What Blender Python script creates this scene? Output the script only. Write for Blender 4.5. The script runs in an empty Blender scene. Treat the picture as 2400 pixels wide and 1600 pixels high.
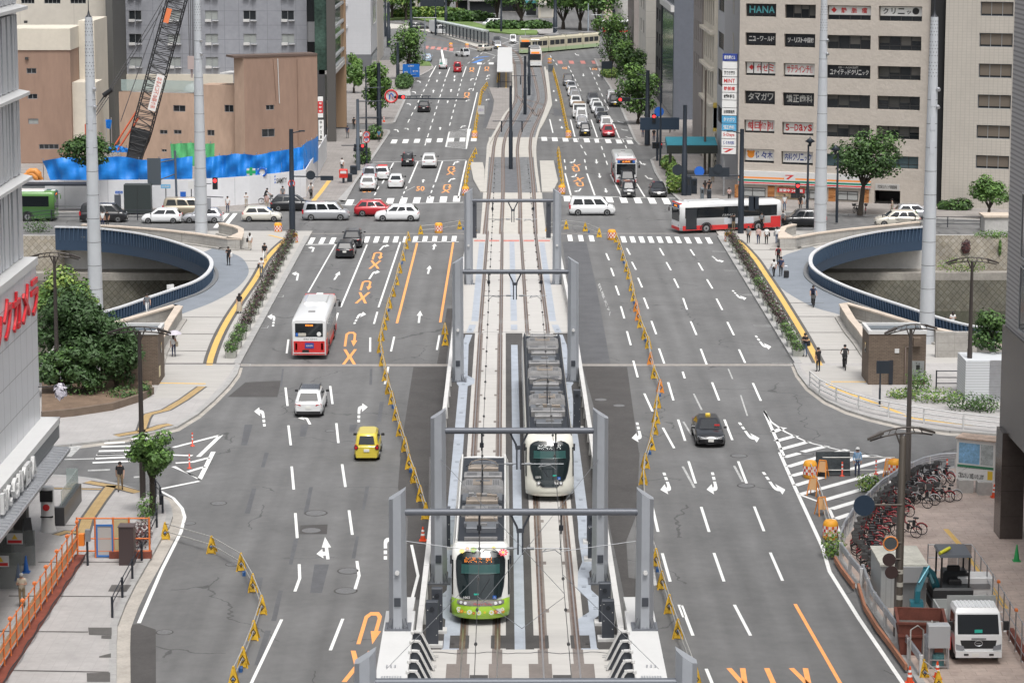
# Order: camera, world, sun, exposure -> helpers and materials -> ground, road, river -> tram viaduct, trams -> buildings -> vehicles -> street furniture -> construction site -> plants, people, bicycles
import bpy,math,random
from mathutils import Vector as V3,Matrix
R=math.radians
C=bpy.context.scene.collection
F,PX,PY=5800.0,1200.0,578.0
TH=math.asin(.28784)/2;PSI=math.atan(15/F);H=34.0
ct,st,cp,sp=math.cos(TH),math.sin(TH),math.cos(PSI),math.sin(PSI)
fw,rt,up=V3((sp*ct,cp*ct,-st)),V3((cp,-sp,0)),V3((sp*st,cp*st,ct))
cam=bpy.data.cameras.new('camera');camo=bpy.data.objects.new('camera',cam);C.objects.link(camo)
cam.sensor_width=36;cam.sensor_fit='HORIZONTAL';cam.lens=F/2400*36
cam.shift_x=0;cam.shift_y=(PY-800)/2400
cam.clip_start=1;cam.clip_end=5000
m=Matrix((rt,up,-fw)).transposed().to_4x4();m.translation=(0,0,H);camo.matrix_world=m
bpy.context.scene.camera=camo
SUN_EL,SUN_AZ=R(66),R(165)
sun=bpy.data.lights.new('sun','SUN');suno=bpy.data.objects.new('sun',sun);C.objects.link(suno)
sun.energy=1.5;sun.angle=R(15);sun.color=(1,.985,.965)
sd=V3((math.sin(SUN_AZ)*math.cos(SUN_EL),math.cos(SUN_AZ)*math.cos(SUN_EL),math.sin(SUN_EL)))
suno.rotation_euler=sd.to_track_quat('Z','Y').to_euler()
w=bpy.data.worlds.new('World');bpy.context.scene.world=w;w.use_nodes=True
nt=w.node_tree;bg=nt.nodes['Background']
sky=nt.nodes.new('ShaderNodeTexSky');sky.sky_type='NISHITA';sky.sun_disc=False
sky.sun_elevation=SUN_EL;sky.sun_rotation=SUN_AZ;sky.air_density=1.0;sky.dust_density=6.0;sky.ozone_density=1.0
hs=nt.nodes.new('ShaderNodeHueSaturation');hs.inputs['Saturation'].default_value=.30
nt.links.new(sky.outputs[0],hs.inputs['Color']);nt.links.new(hs.outputs[0],bg.inputs['Color'])
bg.inputs['Strength'].default_value=.15
sc=bpy.context.scene
sc.view_settings.view_transform='Standard';sc.view_settings.look='None'
sc.view_settings.exposure=0.27;sc.view_settings.gamma=1
try:
 sc.cycles.max_bounces=6;sc.cycles.use_denoising=True
except Exception:pass
random.seed(7)
OFF=dict(A=(0,0),B=(800,0),C=(1600,0),D=(0,530),E=(800,530),F=(1600,530),G=(0,1060),H=(800,1060),I=(1600,1060))
def q(k,x,y):o=OFF[k];return o[0]+x*.34438,o[1]+y*.34438
def ray(u,v):return fw+rt*((u-PX)/F)+up*((PY-v)/F)
def gr(u,v,z=0.0):
 d=ray(u,v);t=(z-H)/d.z;return V3((d.x*t,d.y*t,z))
def ay(u,v,y):
 d=ray(u,v);t=y/d.y;return V3((d.x*t,y,H+d.z*t))
def g(k,x,y,z=0.0):return gr(*q(k,x,y),z)
def a(k,x,y,Y):return ay(*q(k,x,y),Y)
def pts(k,s,z=0.0):return[g(k,*map(float,t.split(',')),z)for t in s.split()]
def tag(o,label=None,cat=None,group=None,kind=None):
 for k,v in(('label',label),('category',cat),('group',group),('kind',kind)):
  if v:o[k]=v
 return o
def empty(name,loc=(0,0,0),rz=0,label=None,cat=None,group=None):
 o=bpy.data.objects.new(name,None);C.objects.link(o);o.location=loc;o.rotation_euler=(0,0,rz)
 return tag(o,label,cat,group)
KIDS={}
def link(o,parent=None):
 C.objects.link(o)
 if parent is not None:o.parent=parent;KIDS.setdefault(parent.name,[]).append(o)
 return o
def dup(o,parent=None):
 c=o.copy();link(c,parent)
 for k in KIDS.get(o.name,[]):dup(k,c)
 return c
def place(proto,used,loc,rz,label,group=None,cat=None):
 o=proto if not used.get(proto.name)else dup(proto)
 used[proto.name]=True
 o.location=loc;o.rotation_euler=(0,0,rz);tag(o,label,cat,group);return o
USED={}
class MB:
 def __init__(s):s.v=[];s.f=[];s.mi=[];s.sm=[];s.m=0;s.smooth=False
 def add(s,vs,fs,smooth=None):
  n=len(s.v);s.v+=[tuple(v)for v in vs]
  for f in fs:s.f.append([i+n for i in f]);s.mi.append(s.m);s.sm.append(s.smooth if smooth is None else smooth)
  return s
 def mat(s,i):s.m=i;return s
 def poly(s,vs):return s.add(vs,[list(range(len(vs)))])
 def sheet(s,vs,z):return s.poly([(v[0],v[1],z)for v in vs])
 def box(s,x0,x1,y0,y1,z0,z1,M=None):
  vs=[V3((x,y,z))for z in(z0,z1)for x,y in((x0,y0),(x1,y0),(x1,y1),(x0,y1))]
  if M is not None:vs=[M@v for v in vs]
  return s.add(vs,[[0,3,2,1],[4,5,6,7],[0,1,5,4],[1,2,6,5],[2,3,7,6],[3,0,4,7]])
 def cbox(s,c,sx,sy,sz,rz=0,b=0):
  """box centred at c (base at c.z), turned by rz; b = bevelled top edge"""
  M=Matrix.Translation(c)@Matrix.Rotation(rz,4,'Z')
  if not b:return s.box(-sx/2,sx/2,-sy/2,sy/2,0,sz,M)
  r=lambda e,z:[M@V3((x,y,z))for x,y in((-sx/2+e,-sy/2+e),(sx/2-e,-sy/2+e),(sx/2-e,sy/2-e),(-sx/2+e,sy/2-e))]
  return s.loft([r(0,0),r(0,sz-b),r(b,sz)])
 def prism(s,vs,z0,z1):
  n=len(vs);A=sum(vs[i][0]*vs[(i+1)%n][1]-vs[(i+1)%n][0]*vs[i][1]for i in range(n))
  if A<0:vs=list(reversed(vs))
  P=[(v[0],v[1],z0)for v in vs]+[(v[0],v[1],z1)for v in vs]
  return s.add(P,[list(range(n))[::-1],list(range(n,2*n))]+[[i,(i+1)%n,n+(i+1)%n,n+i]for i in range(n)])
 def loft(s,rings,cap=True,closed=True,smooth=None):
  n=len(rings[0]);vs=[v for r in rings for v in r];fs=[]
  for k in range(len(rings)-1):
   for i in range(n if closed else n-1):
    j=(i+1)%n;fs.append([k*n+i,k*n+j,(k+1)*n+j,(k+1)*n+i])
  s.add(vs,fs,smooth)
  if cap and closed:s.add(rings[0],[list(range(n))[::-1]],False);s.add(rings[-1],[list(range(n))],False)
  return s
 def tube(s,P,r,n=6,cap=True):
  P=[V3(p)for p in P];rings=[]
  rs=r if isinstance(r,(list,tuple))else[r]*len(P)
  for i,p in enumerate(P):
   d=(P[min(i+1,len(P)-1)]-P[max(i-1,0)]).normalized()
   x=d.orthogonal().normalized()if abs(d.z)>.9 else d.cross(V3((0,0,1))).normalized()
   if abs(d.z)>.9:x=(V3((1,0,0))-d*d.x).normalized()
   y=d.cross(x)
   rings.append([p+(x*math.cos(t)+y*math.sin(t))*rs[i]for t in(2*math.pi*k/n for k in range(n))])
  return s.loft(rings,cap,True,n>5)
 def bar(s,p,q_,w_,h_=None):
  """square bar"""
  p,q_=V3(p),V3(q_);h_=h_ or w_;d=(q_-p).normalized()
  x=d.cross(V3((0,0,1)));x=x.normalized()if x.length>1e-3 else V3((1,0,0));y=x.cross(d)
  r=lambda c:[c+x*(i*w_/2)+y*(j*h_/2)for i,j in((-1,-1),(1,-1),(1,1),(-1,1))]
  return s.loft([r(p),r(q_)])
 def lathe(s,c,prof,n=16):
  c=V3(c);rings=[[c+V3((r*math.cos(2*math.pi*k/n),r*math.sin(2*math.pi*k/n),z))for k in range(n)]for r,z in prof]
  return s.loft(rings,True,True,True)
 def disc(s,c,nrm,r,th=.02,n=20):
  c=V3(c);nrm=V3(nrm).normalized();return s.tube([c,c+nrm*th],r,n)
 def ribbon(s,P,w_,z,closed=False):
  P=[V3((p[0],p[1],0))for p in P];L=[];Rr=[];n=len(P)
  for i,p in enumerate(P):
   if closed:a_,b_=P[(i-1)%n],P[(i+1)%n]
   else:a_,b_=P[max(i-1,0)],P[min(i+1,n-1)]
   d=(b_-a_).normalized();k=V3((-d.y,d.x,0))
   if 0<i<n-1 or closed:
    d1=(p-a_).normalized();k1=V3((-d1.y,d1.x,0));k=k/max(.35,k.dot(k1))
   L.append((p.x+k.x*w_/2,p.y+k.y*w_/2,z));Rr.append((p.x-k.x*w_/2,p.y-k.y*w_/2,z))
  vs=L+Rr;return s.add(vs,[[i+1,i,n+i,n+i+1]for i in range(n-1)]+([[0,n-1,2*n-1,n]]if closed else[]))
 def wall(s,P,th,z0,z1,closed=False):
  """thin wall standing on a path"""
  t=MB();t.ribbon(P,th,0,closed);n=len(P)
  L=[t.v[i]for i in range(n)];Q=[t.v[n+i]for i in range(n)]
  rings=[[(l[0],l[1],z0),(r[0],r[1],z0),(r[0],r[1],z1),(l[0],l[1],z1)]for l,r in zip(L,Q)]
  if closed:rings.append(rings[0])
  return s.loft(rings,not closed)
 def build(s,name,mats,parent=None,**kw):
  me=bpy.data.meshes.new(name);me.from_pydata(s.v,[],s.f)
  if not isinstance(mats,(list,tuple)):mats=[mats]
  for m_ in mats:me.materials.append(m_)
  me.polygons.foreach_set('material_index',s.mi);me.polygons.foreach_set('use_smooth',s.sm);me.update()
  o=bpy.data.objects.new(name,me);link(o,parent)
  return tag(o,kw.get('label'),kw.get('cat'),kw.get('group'),kw.get('kind'))
MATS={}
def srgb(h):
 if isinstance(h,str):h=[int(h[i:i+2],16)/255 for i in(0,2,4)]
 return tuple(c/12.92 if c<=.04045 else((c+.055)/1.055)**2.4 for c in h)
def mat(name,col,rough=.6,metal=0.,var=.0,scale=1.,bump=0.,bscale=40.,emit=0,coat=0.,alpha=1,trans=0.,extra=None,stretch=None):
 """principled material with clouded colour variation (object space) and optional bump"""
 if name in MATS:return MATS[name]
 col=srgb(col)if isinstance(col,str)else col
 M=bpy.data.materials.new(name);M.use_nodes=True;t=M.node_tree;b=t.nodes['Principled BSDF'];MATS[name]=M
 N,L=t.nodes.new,t.links.new
 b.inputs['Base Color'].default_value=(*col,1);b.inputs['Roughness'].default_value=rough;b.inputs['Metallic'].default_value=metal
 if coat:b.inputs['Coat Weight'].default_value=coat;b.inputs['Coat Roughness'].default_value=.08
 if emit:b.inputs['Emission Color'].default_value=(*col,1);b.inputs['Emission Strength'].default_value=emit
 if trans:b.inputs['Transmission Weight'].default_value=trans
 if alpha<1:b.inputs['Alpha'].default_value=alpha
 tc=None
 if var or bump or extra:
  tc=N('ShaderNodeNewGeometry').outputs['Position']
  if stretch:
   mp=N('ShaderNodeMapping');mp.inputs['Scale'].default_value=stretch;L(tc,mp.inputs['Vector']);tc=mp.outputs[0]
 cur=None
 if var:
  cs=None
  for sc_,am in((scale,1),(scale*7.3,.6)):
   n=N('ShaderNodeTexNoise');n.inputs['Scale'].default_value=sc_;n.inputs['Detail'].default_value=4;n.inputs['Roughness'].default_value=.6;L(tc,n.inputs['Vector'])
   r=N('ShaderNodeMapRange');r.inputs[1].default_value=.3;r.inputs[2].default_value=.7;r.inputs[3].default_value=1-var*am;r.inputs[4].default_value=1+var*am;L(n.outputs['Fac'],r.inputs[0])
   if cs is None:cs=r.outputs[0]
   else:
    mm=N('ShaderNodeMath');mm.operation='MULTIPLY';L(cs,mm.inputs[0]);L(r.outputs[0],mm.inputs[1]);cs=mm.outputs[0]
  vm=N('ShaderNodeVectorMath');vm.operation='SCALE';vm.inputs[0].default_value=col;L(cs,vm.inputs['Scale']);cur=vm.outputs[0]
 if extra:cur=extra(t,tc,cur,col)
 if cur is not None:L(cur,b.inputs['Base Color'])
 if bump:
  n=N('ShaderNodeTexNoise');n.inputs['Scale'].default_value=bscale;n.inputs['Detail'].default_value=5;L(tc,n.inputs['Vector'])
  bp=N('ShaderNodeBump');bp.inputs['Strength'].default_value=bump;bp.inputs['Distance'].default_value=.05;L(n.outputs['Fac'],bp.inputs['Height']);L(bp.outputs[0],b.inputs['Normal'])
 return M
def mix(t,fac,c1,c2,mode='MIX'):
 n=t.nodes.new('ShaderNodeMix');n.data_type='RGBA';n.blend_type=mode
 for s_,v in((n.inputs['Factor'],fac),(n.inputs['A'],c1),(n.inputs['B'],c2)):
  if hasattr(v,'is_output'):t.links.new(v,s_)
  elif isinstance(v,tuple):s_.default_value=(*v[:3],1)
  else:s_.default_value=v
 return n.outputs['Result']
def mth(t,op,x,y=0.,z=0.):
 n=t.nodes.new('ShaderNodeMath');n.operation=op
 for i,v in enumerate((x,y,z)):
  if hasattr(v,'is_output'):t.links.new(v,n.inputs[i])
  else:n.inputs[i].default_value=v
 return n.outputs[0]
def sep(t,vec):
 n=t.nodes.new('ShaderNodeSeparateXYZ');t.links.new(vec,n.inputs[0]);return n.outputs
def joints(dx,dy,wd=.015,ax=(0,1),dark=.55,off=(0,0)):
 """grid of joints in world space, spacing dx/dy metres along the axes ax (u: x+y for any upright face)"""
 def ex(t,tc,cur,col):
  s=sep(t,tc);res=None
  for axi,d,o_ in((ax[0],dx,off[0]),(ax[1],dy,off[1])):
   if not d:continue
   src=mth(t,'ADD',s[0],s[1])if axi==3 else s[axi]
   f=mth(t,'FRACT',mth(t,'ADD',mth(t,'DIVIDE',src,d),o_+1000))
   l=mth(t,'LESS_THAN',f,wd/d)
   res=l if res is None else mth(t,'MAXIMUM',res,l)
  c=cur if cur is not None else col
  return mix(t,res,c,tuple(x*dark for x in col))
 return ex
def brick(c2,mort,sx,sy,ax=(3,2),msize=.02,off=.5):
 def ex(t,tc,cur,col):
  s=sep(t,tc);cb=t.nodes.new('ShaderNodeCombineXYZ')
  for k,axi in enumerate(ax):
   t.links.new(mth(t,'ADD',s[0],s[1])if axi==3 else mth(t,'ADD',s[0],s[2])if axi==4 else mth(t,'SUBTRACT',s[2],s[0])if axi==5 else s[axi],cb.inputs[k])
  b=t.nodes.new('ShaderNodeTexBrick');b.offset=off
  b.inputs['Color1'].default_value=(*col,1);b.inputs['Color2'].default_value=(*srgb(c2),1);b.inputs['Mortar'].default_value=(*srgb(mort),1)
  b.inputs['Scale'].default_value=1;b.inputs['Brick Width'].default_value=sx;b.inputs['Row Height'].default_value=sy;b.inputs['Mortar Size'].default_value=msize;b.inputs['Bias'].default_value=0
  t.links.new(cb.outputs[0],b.inputs['Vector'])
  if cur is None:return b.outputs[0]
  k=mix(t,1.0,b.outputs[0],cur,'MULTIPLY')
  v=t.nodes.new('ShaderNodeVectorMath');v.operation='DIVIDE';v.inputs[1].default_value=col;t.links.new(k,v.inputs[0]);return v.outputs[0]
 return ex
TXT={}
def text_verts(s,bold=0.):
 k=(s,bold)
 if k not in TXT:
  cu=bpy.data.curves.new('text','FONT');cu.body=s;cu.size=1;cu.offset=bold;cu.resolution_u=2
  o=bpy.data.objects.new('text',cu);C.objects.link(o);dg=bpy.context.evaluated_depsgraph_get();me=o.evaluated_get(dg).to_mesh()
  vs=[v.co.copy()for v in me.vertices];fs=[list(p.vertices)for p in me.polygons]
  o.evaluated_get(dg).to_mesh_clear();bpy.data.objects.remove(o);bpy.data.curves.remove(cu)
  if not vs:vs=[V3((0,0,0)),V3((1,0,0)),V3((0,1,0))]
  xs=[v.x for v in vs];ys=[v.y for v in vs]
  x0,y0,w_,h_=min(xs),min(ys),max(xs)-min(xs)or 1,max(ys)-min(ys)or 1
  TXT[k]=([((v.x-x0)/w_,(v.y-y0)/h_)for v in vs],fs,w_/h_)
 return TXT[k]
def lettering(mb,s,o,x,y,bold=0.,depth=0.):
 """fit the string into the parallelogram o, o+x, o+x+y"""
 vs,fs,_=text_verts(s,bold);o,x,y=V3(o),V3(x),V3(y)
 P=[o+x*v[0]+y*v[1]for v in vs]
 if depth:
  n=x.cross(y).normalized()*depth;k=len(P)
  ed={}
  for f in fs:
   for i in range(len(f)):ed[(f[i],f[(i+1)%len(f)])]=1
  side=[[a_,b_,b_+k,a_+k]for a_,b_ in ed if(b_,a_)not in ed]
  mb.add(P+[p+n for p in P],[[i+k for i in f]for f in fs]+side,False)
 else:mb.add(P,fs,False)
 return mb
def cracks(t,tc,cur,col):
 n=t.nodes.new('ShaderNodeTexNoise');n.inputs['Scale'].default_value=.35;n.inputs['Detail'].default_value=6;t.links.new(tc,n.inputs['Vector'])
 v=t.nodes.new('ShaderNodeVectorMath');v.operation='MULTIPLY_ADD';t.links.new(n.outputs['Color'],v.inputs[0]);v.inputs[1].default_value=(3.5,3.5,0);t.links.new(tc,v.inputs[2])
 vo=t.nodes.new('ShaderNodeTexVoronoi');vo.feature='DISTANCE_TO_EDGE';vo.inputs['Scale'].default_value=.085;t.links.new(v.outputs[0],vo.inputs['Vector'])
 l=mth(t,'LESS_THAN',vo.outputs['Distance'],.0042)
 n2=t.nodes.new('ShaderNodeTexNoise');n2.inputs['Scale'].default_value=.12;t.links.new(tc,n2.inputs['Vector'])
 l=mth(t,'MULTIPLY',l,mth(t,'GREATER_THAN',n2.outputs['Fac'],.5))
 c=mix(t,mth(t,'MULTIPLY',l,.55),cur,(.035,.035,.035))
 mp=t.nodes.new('ShaderNodeMapping');mp.inputs['Scale'].default_value=(.9,.035,1);t.links.new(tc,mp.inputs['Vector']);n4=t.nodes.new('ShaderNodeTexNoise');n4.inputs['Scale'].default_value=1;n4.inputs['Detail'].default_value=5;t.links.new(mp.outputs[0],n4.inputs['Vector']);s4=mth(t,'MULTIPLY_ADD',n4.outputs['Fac'],.55,.72)
 s=sep(t,tc);wv=mth(t,'SINE',mth(t,'MULTIPLY',s[0],2*math.pi/1.55));n3=t.nodes.new('ShaderNodeTexNoise');n3.inputs['Scale'].default_value=.06;t.links.new(tc,n3.inputs['Vector'])
 k=mth(t,'MULTIPLY',s4,mth(t,'MULTIPLY_ADD',mth(t,'MULTIPLY',wv,n3.outputs['Fac']),.09,1.0))
 vm=t.nodes.new('ShaderNodeVectorMath');vm.operation='SCALE';t.links.new(c,vm.inputs[0]);t.links.new(k,vm.inputs['Scale']);return vm.outputs[0]
ASPH=mat('asphalt',(.140,.140,.139),.85,var=.13,scale=.22,bump=.25,bscale=60,extra=cracks)
ASPHD=mat('asphalt_new',(.070,.066,.064),.85,var=.16,scale=.5,bump=.25,bscale=60)
ASPHP=mat('asphalt_patch',(.100,.102,.108),.8,var=.14,scale=.6,bump=.2,bscale=60)
WHITE=mat('road_paint_white',(.78,.78,.76),.7,var=.07,scale=3)
WORN=mat('road_paint_worn',(.42,.42,.41),.75,var=.35,scale=4)
ORANGE=mat('road_paint_orange',(.88,.37,.12),.7,var=.08,scale=3)
REDP=mat('road_paint_red',(.52,.20,.17),.75,var=.2,scale=3)
BLUEP=mat('road_paint_blue',(.08,.22,.55),.75,var=.2,scale=3)
PLANK=mat('concrete_planks',(.42,.405,.38),.8,var=.10,scale=.8,stretch=(.25,3,1),extra=joints(0,.33,.02,dark=.72))
PAVE=mat('pavers_grey',(.385,.37,.36),.85,var=.10,scale=.5,bump=.1,extra=joints(.6,.6,.02,dark=.88))
PAVEB=mat('pavers_beige',(.27,.25,.235),.85,var=.16,scale=.4,extra=joints(.5,.5,.02,dark=.75))
PINK=mat('pavers_pink',(.46,.375,.325),.8,var=.16,scale=.6,extra=brick('b09f95','988a80',1.1,.5,(0,1),.012))
BLUEG=mat('rubber_paving',(.200,.222,.250),.85,var=.08,scale=.7,bump=.1)
KERB=mat('kerb_stone',(.35,.345,.335),.8,var=.12,scale=1.2,extra=joints(0,1.2,.03,dark=.6))
YEL=mat('tactile_yellow',(.66,.43,.13),.75,var=.08,scale=2,extra=joints(.3,.3,.03,dark=.85))
YELD=mat('tactile_ochre',(.40,.28,.13),.8,var=.12,scale=2,extra=joints(.3,.3,.03,dark=.85))
DARKS=mat('dark_stone',(.10,.095,.09),.8,var=.12,scale=2)
CONC=mat('concrete',(.46,.45,.43),.8,var=.14,scale=.6,bump=.15)
CONCW=mat('concrete_white',(.58,.575,.56),.75,var=.06,scale=.9)
DECK=mat('deck_concrete',(.48,.465,.44),.8,var=.05,scale=.8,stretch=(.4,3,1))
DECKG=mat('deck_panel',(.37,.405,.455),.6,var=.10,scale=1.2)
DECKD=mat('deck_filler',(.19,.165,.15),.85,var=.12,scale=1)
RAIL=mat('rail_steel',(.22,.15,.115),.45,.6,var=.3,scale=2)
RAILT=mat('rail_top',(.62,.58,.55),.3,.9)
SOIL=mat('soil',(.16,.11,.075),.95,var=.3,scale=1)
def S(name,mb,m_,parent=None):return mb.build(name,m_,parent,kind=None if parent else 'structure')
def P(k,s,z=0):return pts(k,s,z)
YN,YF=174.2,239.5
gm=MB();gm.sheet([(-900,YF),(900,YF),(900,2500),(-900,2500)],-.012);gm.sheet([(-900,40),(900,40),(900,YN),(-900,YN)],-.012)
S('ground',gm,PAVEB)
farL=P('B','640,425 500,530 430,680 360,830 340,840')
rd=MB()
rd.poly([(-60,40,0),(60,40,0),(60,YN,0),(-60,YN,0)])
rd.poly([(-19.4,YN,0),(20.8,YN,0),(20.8,YF,0),(-19.4,YF,0)])
rd.poly([(-400,YF,0),(400,YF,0),(400,760,0),(-400,760,0)])
S('road',rd,ASPH)
wt=MB();wt.sheet([(-300,YN-4),(300,YN-4),(300,YF+3),(-300,YF+3)],-6.6)
wn=mat('river_water',(.035,.038,.026),.12,var=.2,scale=.3,bump=.25,bscale=2.2)
S('river_water',wt,wn)
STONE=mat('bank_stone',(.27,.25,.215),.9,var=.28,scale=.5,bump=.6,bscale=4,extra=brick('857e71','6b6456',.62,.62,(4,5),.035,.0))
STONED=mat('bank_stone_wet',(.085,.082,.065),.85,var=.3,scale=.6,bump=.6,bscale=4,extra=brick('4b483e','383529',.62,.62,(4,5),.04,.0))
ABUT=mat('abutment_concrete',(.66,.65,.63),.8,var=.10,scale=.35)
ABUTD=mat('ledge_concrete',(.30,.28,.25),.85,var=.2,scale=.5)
bk=MB()
bk.box(-160,160,YF,YF+3,-3.4,-.02)
S('river_wall_upper',bk,ABUT)
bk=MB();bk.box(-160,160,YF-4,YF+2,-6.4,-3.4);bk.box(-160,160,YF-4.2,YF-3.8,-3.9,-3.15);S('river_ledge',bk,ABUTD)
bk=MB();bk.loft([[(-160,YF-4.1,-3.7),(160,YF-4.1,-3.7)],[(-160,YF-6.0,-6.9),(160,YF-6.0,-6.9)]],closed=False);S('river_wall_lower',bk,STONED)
bk=MB()
for x0,x1 in((-160,-43),(41.5,160)):bk.loft([[(x0,YF-.1,-.1),(x1,YF-.1,-.1)],[(x0,YF-1.2,-3.4),(x1,YF-1.2,-3.4)]],closed=False)
S('river_wall_stone',bk,STONE)
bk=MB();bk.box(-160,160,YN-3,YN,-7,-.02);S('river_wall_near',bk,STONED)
RL='375,2 640,10 900,40 1100,80 1250,125 1350,165 1420,210 1440,250 1430,290 1390,335 1310,380 1150,435 1000,485 840,540 670,590 560,625 420,668'
RR='1660,0 1400,25 1200,60 1050,100 950,140 890,180 870,225 880,270 930,315 1010,360 1150,420 1350,490 1550,555 1700,605 1900,660 2130,705 2330,760'
def spline(Pn,k=5):
 out=[];n=len(Pn)
 for i in range(n-1):
  p0,p1,p2,p3=Pn[max(i-1,0)],Pn[i],Pn[i+1],Pn[min(i+2,n-1)]
  for j in range(k):
   t=j/k;out.append(.5*((2*p1)+(p2-p0)*t+(2*p0-5*p1+4*p2-p3)*t*t+(3*p1-p0-3*p2+p3)*t**3))
 return out+[Pn[-1]]
railL=spline(P('D',RL,1.15));railR=spline(P('F',RR,1.15))
for p in railL+railR:p.z=0
def deck(rail,xin,name):
 mb=MB();k=len(rail);outl=[(p.x,p.y)for p in rail]
 e0,e1=outl[0],outl[-1]
 mb.prism([(xin,YF+1.5)]+[(e0[0],max(e0[1],YF+1.5))]+outl+[(e1[0],min(e1[1],YN-1)),(xin,YN-1)],-1.1,.14)
 return S(name,mb,PLANK)
deck(railL,-19.0,'bridge_footway');deck(railR,20.7,'bridge_footway')
bd=MB();bd.box(-19.4,20.8,YN-.5,YF+.5,-1.6,-.05);S('bridge_deck',bd,CONC)
bl=MB()
inL=spline(P('D','1470,140 1570,180 1650,220 1690,285 1680,345 1600,430 1440,520 1230,600 1000,700 830,770',.145))
bl.sheet([(p.x,p.y)for p in inL]+[(p.x,p.y)for p in reversed(railL[22:])],.146)
inR=spline(P('F','870,130 790,165 690,200 600,270 590,330 680,430 880,545 1080,605 1300,690 1500,760',.145))
bl.sheet([(p.x,p.y)for p in inR]+[(p.x,p.y)for p in reversed(railR[18:])],.1465)
S('footway_paving',bl,BLUEG)
def pavement(name,outl,m_,kerb=None,z=.15):
 mb=MB();mb.prism([(p[0],p[1])for p in outl],-.05,z);o=S(name,mb,m_)
 if kerb:
  kb=MB()
  for kk in kerb:kb.wall([(p[0],p[1])for p in kk],.34,-.02,z+.004)
  S('kerb',kb,KERB)
 return o
kl=P('D','1620,940 1600,1000 1540,1080 1440,1180 1330,1275 1190,1360 1000,1405 800,1440 600,1465 345,1492',.15)
pavement('pavement',[(-19.0,YN-1)]+kl+[(-60,kl[-1].y),(-60,YN-1)],PAVE,[kl])
kbL=MB();kbL.wall([(-19.15,YN-1),(-19.25,YF-2)],.5,-.02,.17);kbL.wall([(20.85,YN-1),(20.75,YF-2)],.5,-.02,.17);S('kerb',kbL,KERB)
pl=MB();pl.sheet([(p.x,p.y)for p in P('D','1075,945 1600,945 1560,1010 1420,1175 1040,1170 1075,1095',.15)],.154);S('plank_paving',pl,PLANK)
kp=P('G','345,152 480,160 640,180 800,215 950,262 1060,290 1130,330 1150,380 1155,430 1130,500 1080,575 1000,720 900,890 830,1030 775,1170 768,1300 765,1640',.15)
pavement('pavement',kp+[(kp[-1].x,60),(-60,60),(-60,kp[0].y)],PAVE,[kp])
kq=P('I','2330,-15 2150,20 1860,95 1640,140 1520,190 1400,255 1280,345 1180,450 1090,580 1050,690 1110,780 1190,900 1330,1110 1450,1290 1560,1460 1640,1590',.15)
pavement('pavement',kq+[(kq[-1].x,60),(60,60),(60,kq[0].y)],PINK,[kq])
kr=P('F','770,930 800,1000 870,1090 990,1180 1130,1245 1290,1295 1500,1345 1800,1385 2180,1410',.15)
pavement('pavement',[(20.7,YN-1)]+kr+[(60,kr[-1].y),(60,YN-1)],PAVE,[kr])
pl=MB();pl.sheet([(p.x,p.y)for p in P('F','800,945 1220,950 1285,1060 1290,1150 1050,1080 870,1040',.15)],.154);S('plank_paving',pl,PLANK)
f1=P('B','-60,1390 0,1365 80,1255 200,1085 325,900 322,885 290,880',.15)
fa=P('A','1480,1442 1700,1435 1880,1400 2000,1400 2150,1385 2323,1362',.15)
fl0=P('A','-200,1445 600,1443 1480,1442',.15)
pavement('pavement',fl0+fa[1:]+f1[1:]+[(-80,f1[-1].y),(-80,fl0[0].y)],PAVEB,[fl0+fa[1:]+f1[1:]])
f2=P('B','290,838 340,836 360,830 430,680 500,530 600,478 625,460 600,430 560,410',.15)
pavement('pavement',f2+[(-80,f2[-1].y),(-80,f2[0].y)],PAVEB,[f2])
r1=P('B','2030,985 2000,950 1900,720 1830,590 1760,480 1725,400',.15)
pavement('pavement',r1+[(80,r1[-1].y),(80,r1[0].y)],PAVEB,[r1])
r2=P('B','2180,1050 2110,1085 2140,1170 2190,1250 2323,1375',.15)+P('C','60,1440 160,1452 620,1450',.15)+P('C','700,1440 1400,1465 2100,1500 2600,1520',.15)
pavement('pavement',r2+[(100,r2[-1].y),(100,r2[0].y)],PAVEB,[r2])
tp=MB()
yl=spline(P('D','1945,92 1870,160 1810,230 1770,300 1730,370 1640,500 1560,620 1490,750 1440,880 1420,960 1385,1070',.15),4)
yr=spline(P('F','370,92 430,150 500,230 560,320 640,440 740,600 830,750 900,880 960,1000 1000,1080',.15),4)
tp.ribbon(yl,.45,.152);tp.ribbon(yr,.45,.152)
tp.ribbon(P('D','1075,1066 1400,1072',.15),.32,.156);tp.ribbon(P('F','1010,1058 1285,1058',.15),.3,.156)
tp.ribbon(P('F','1000,1090 1140,1140 1290,1195 1440,1255 1560,1305 1800,1335 2160,1370',.15),.35,.1535)
tp.ribbon(P('D','1960,92 1830,60',.15),.35,.1535);tp.ribbon(P('A','2130,1370 2180,1310 2240,1230',.15),.5,.154)
tp.ribbon(P('I','1790,520 1880,620 1970,740 2040,830 2130,960 2200,1060',.15),.28,.154)
S('tactile_paving',tp,YEL)
td=MB();td.ribbon(yl,.95,.148);td.ribbon(yr,.95,.148)
for s_ in('1080,1180 1260,1180',):pass
td.ribbon(P('D','1600,935 1075,935',.15),.35,.1575)
for yy in(620,733,848):td.ribbon(P('D',f'{1540-(yy-620)*.5:.0f},{yy} {1240-(yy-620)*.62:.0f},{yy-2}',.15),.14,.156)
for yy in(522,614,722,840):td.ribbon(P('F',f'{725+(yy-522)*.55:.0f},{yy} {960+(yy-522)*.75:.0f},{yy}',.15),.14,.156)
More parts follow.
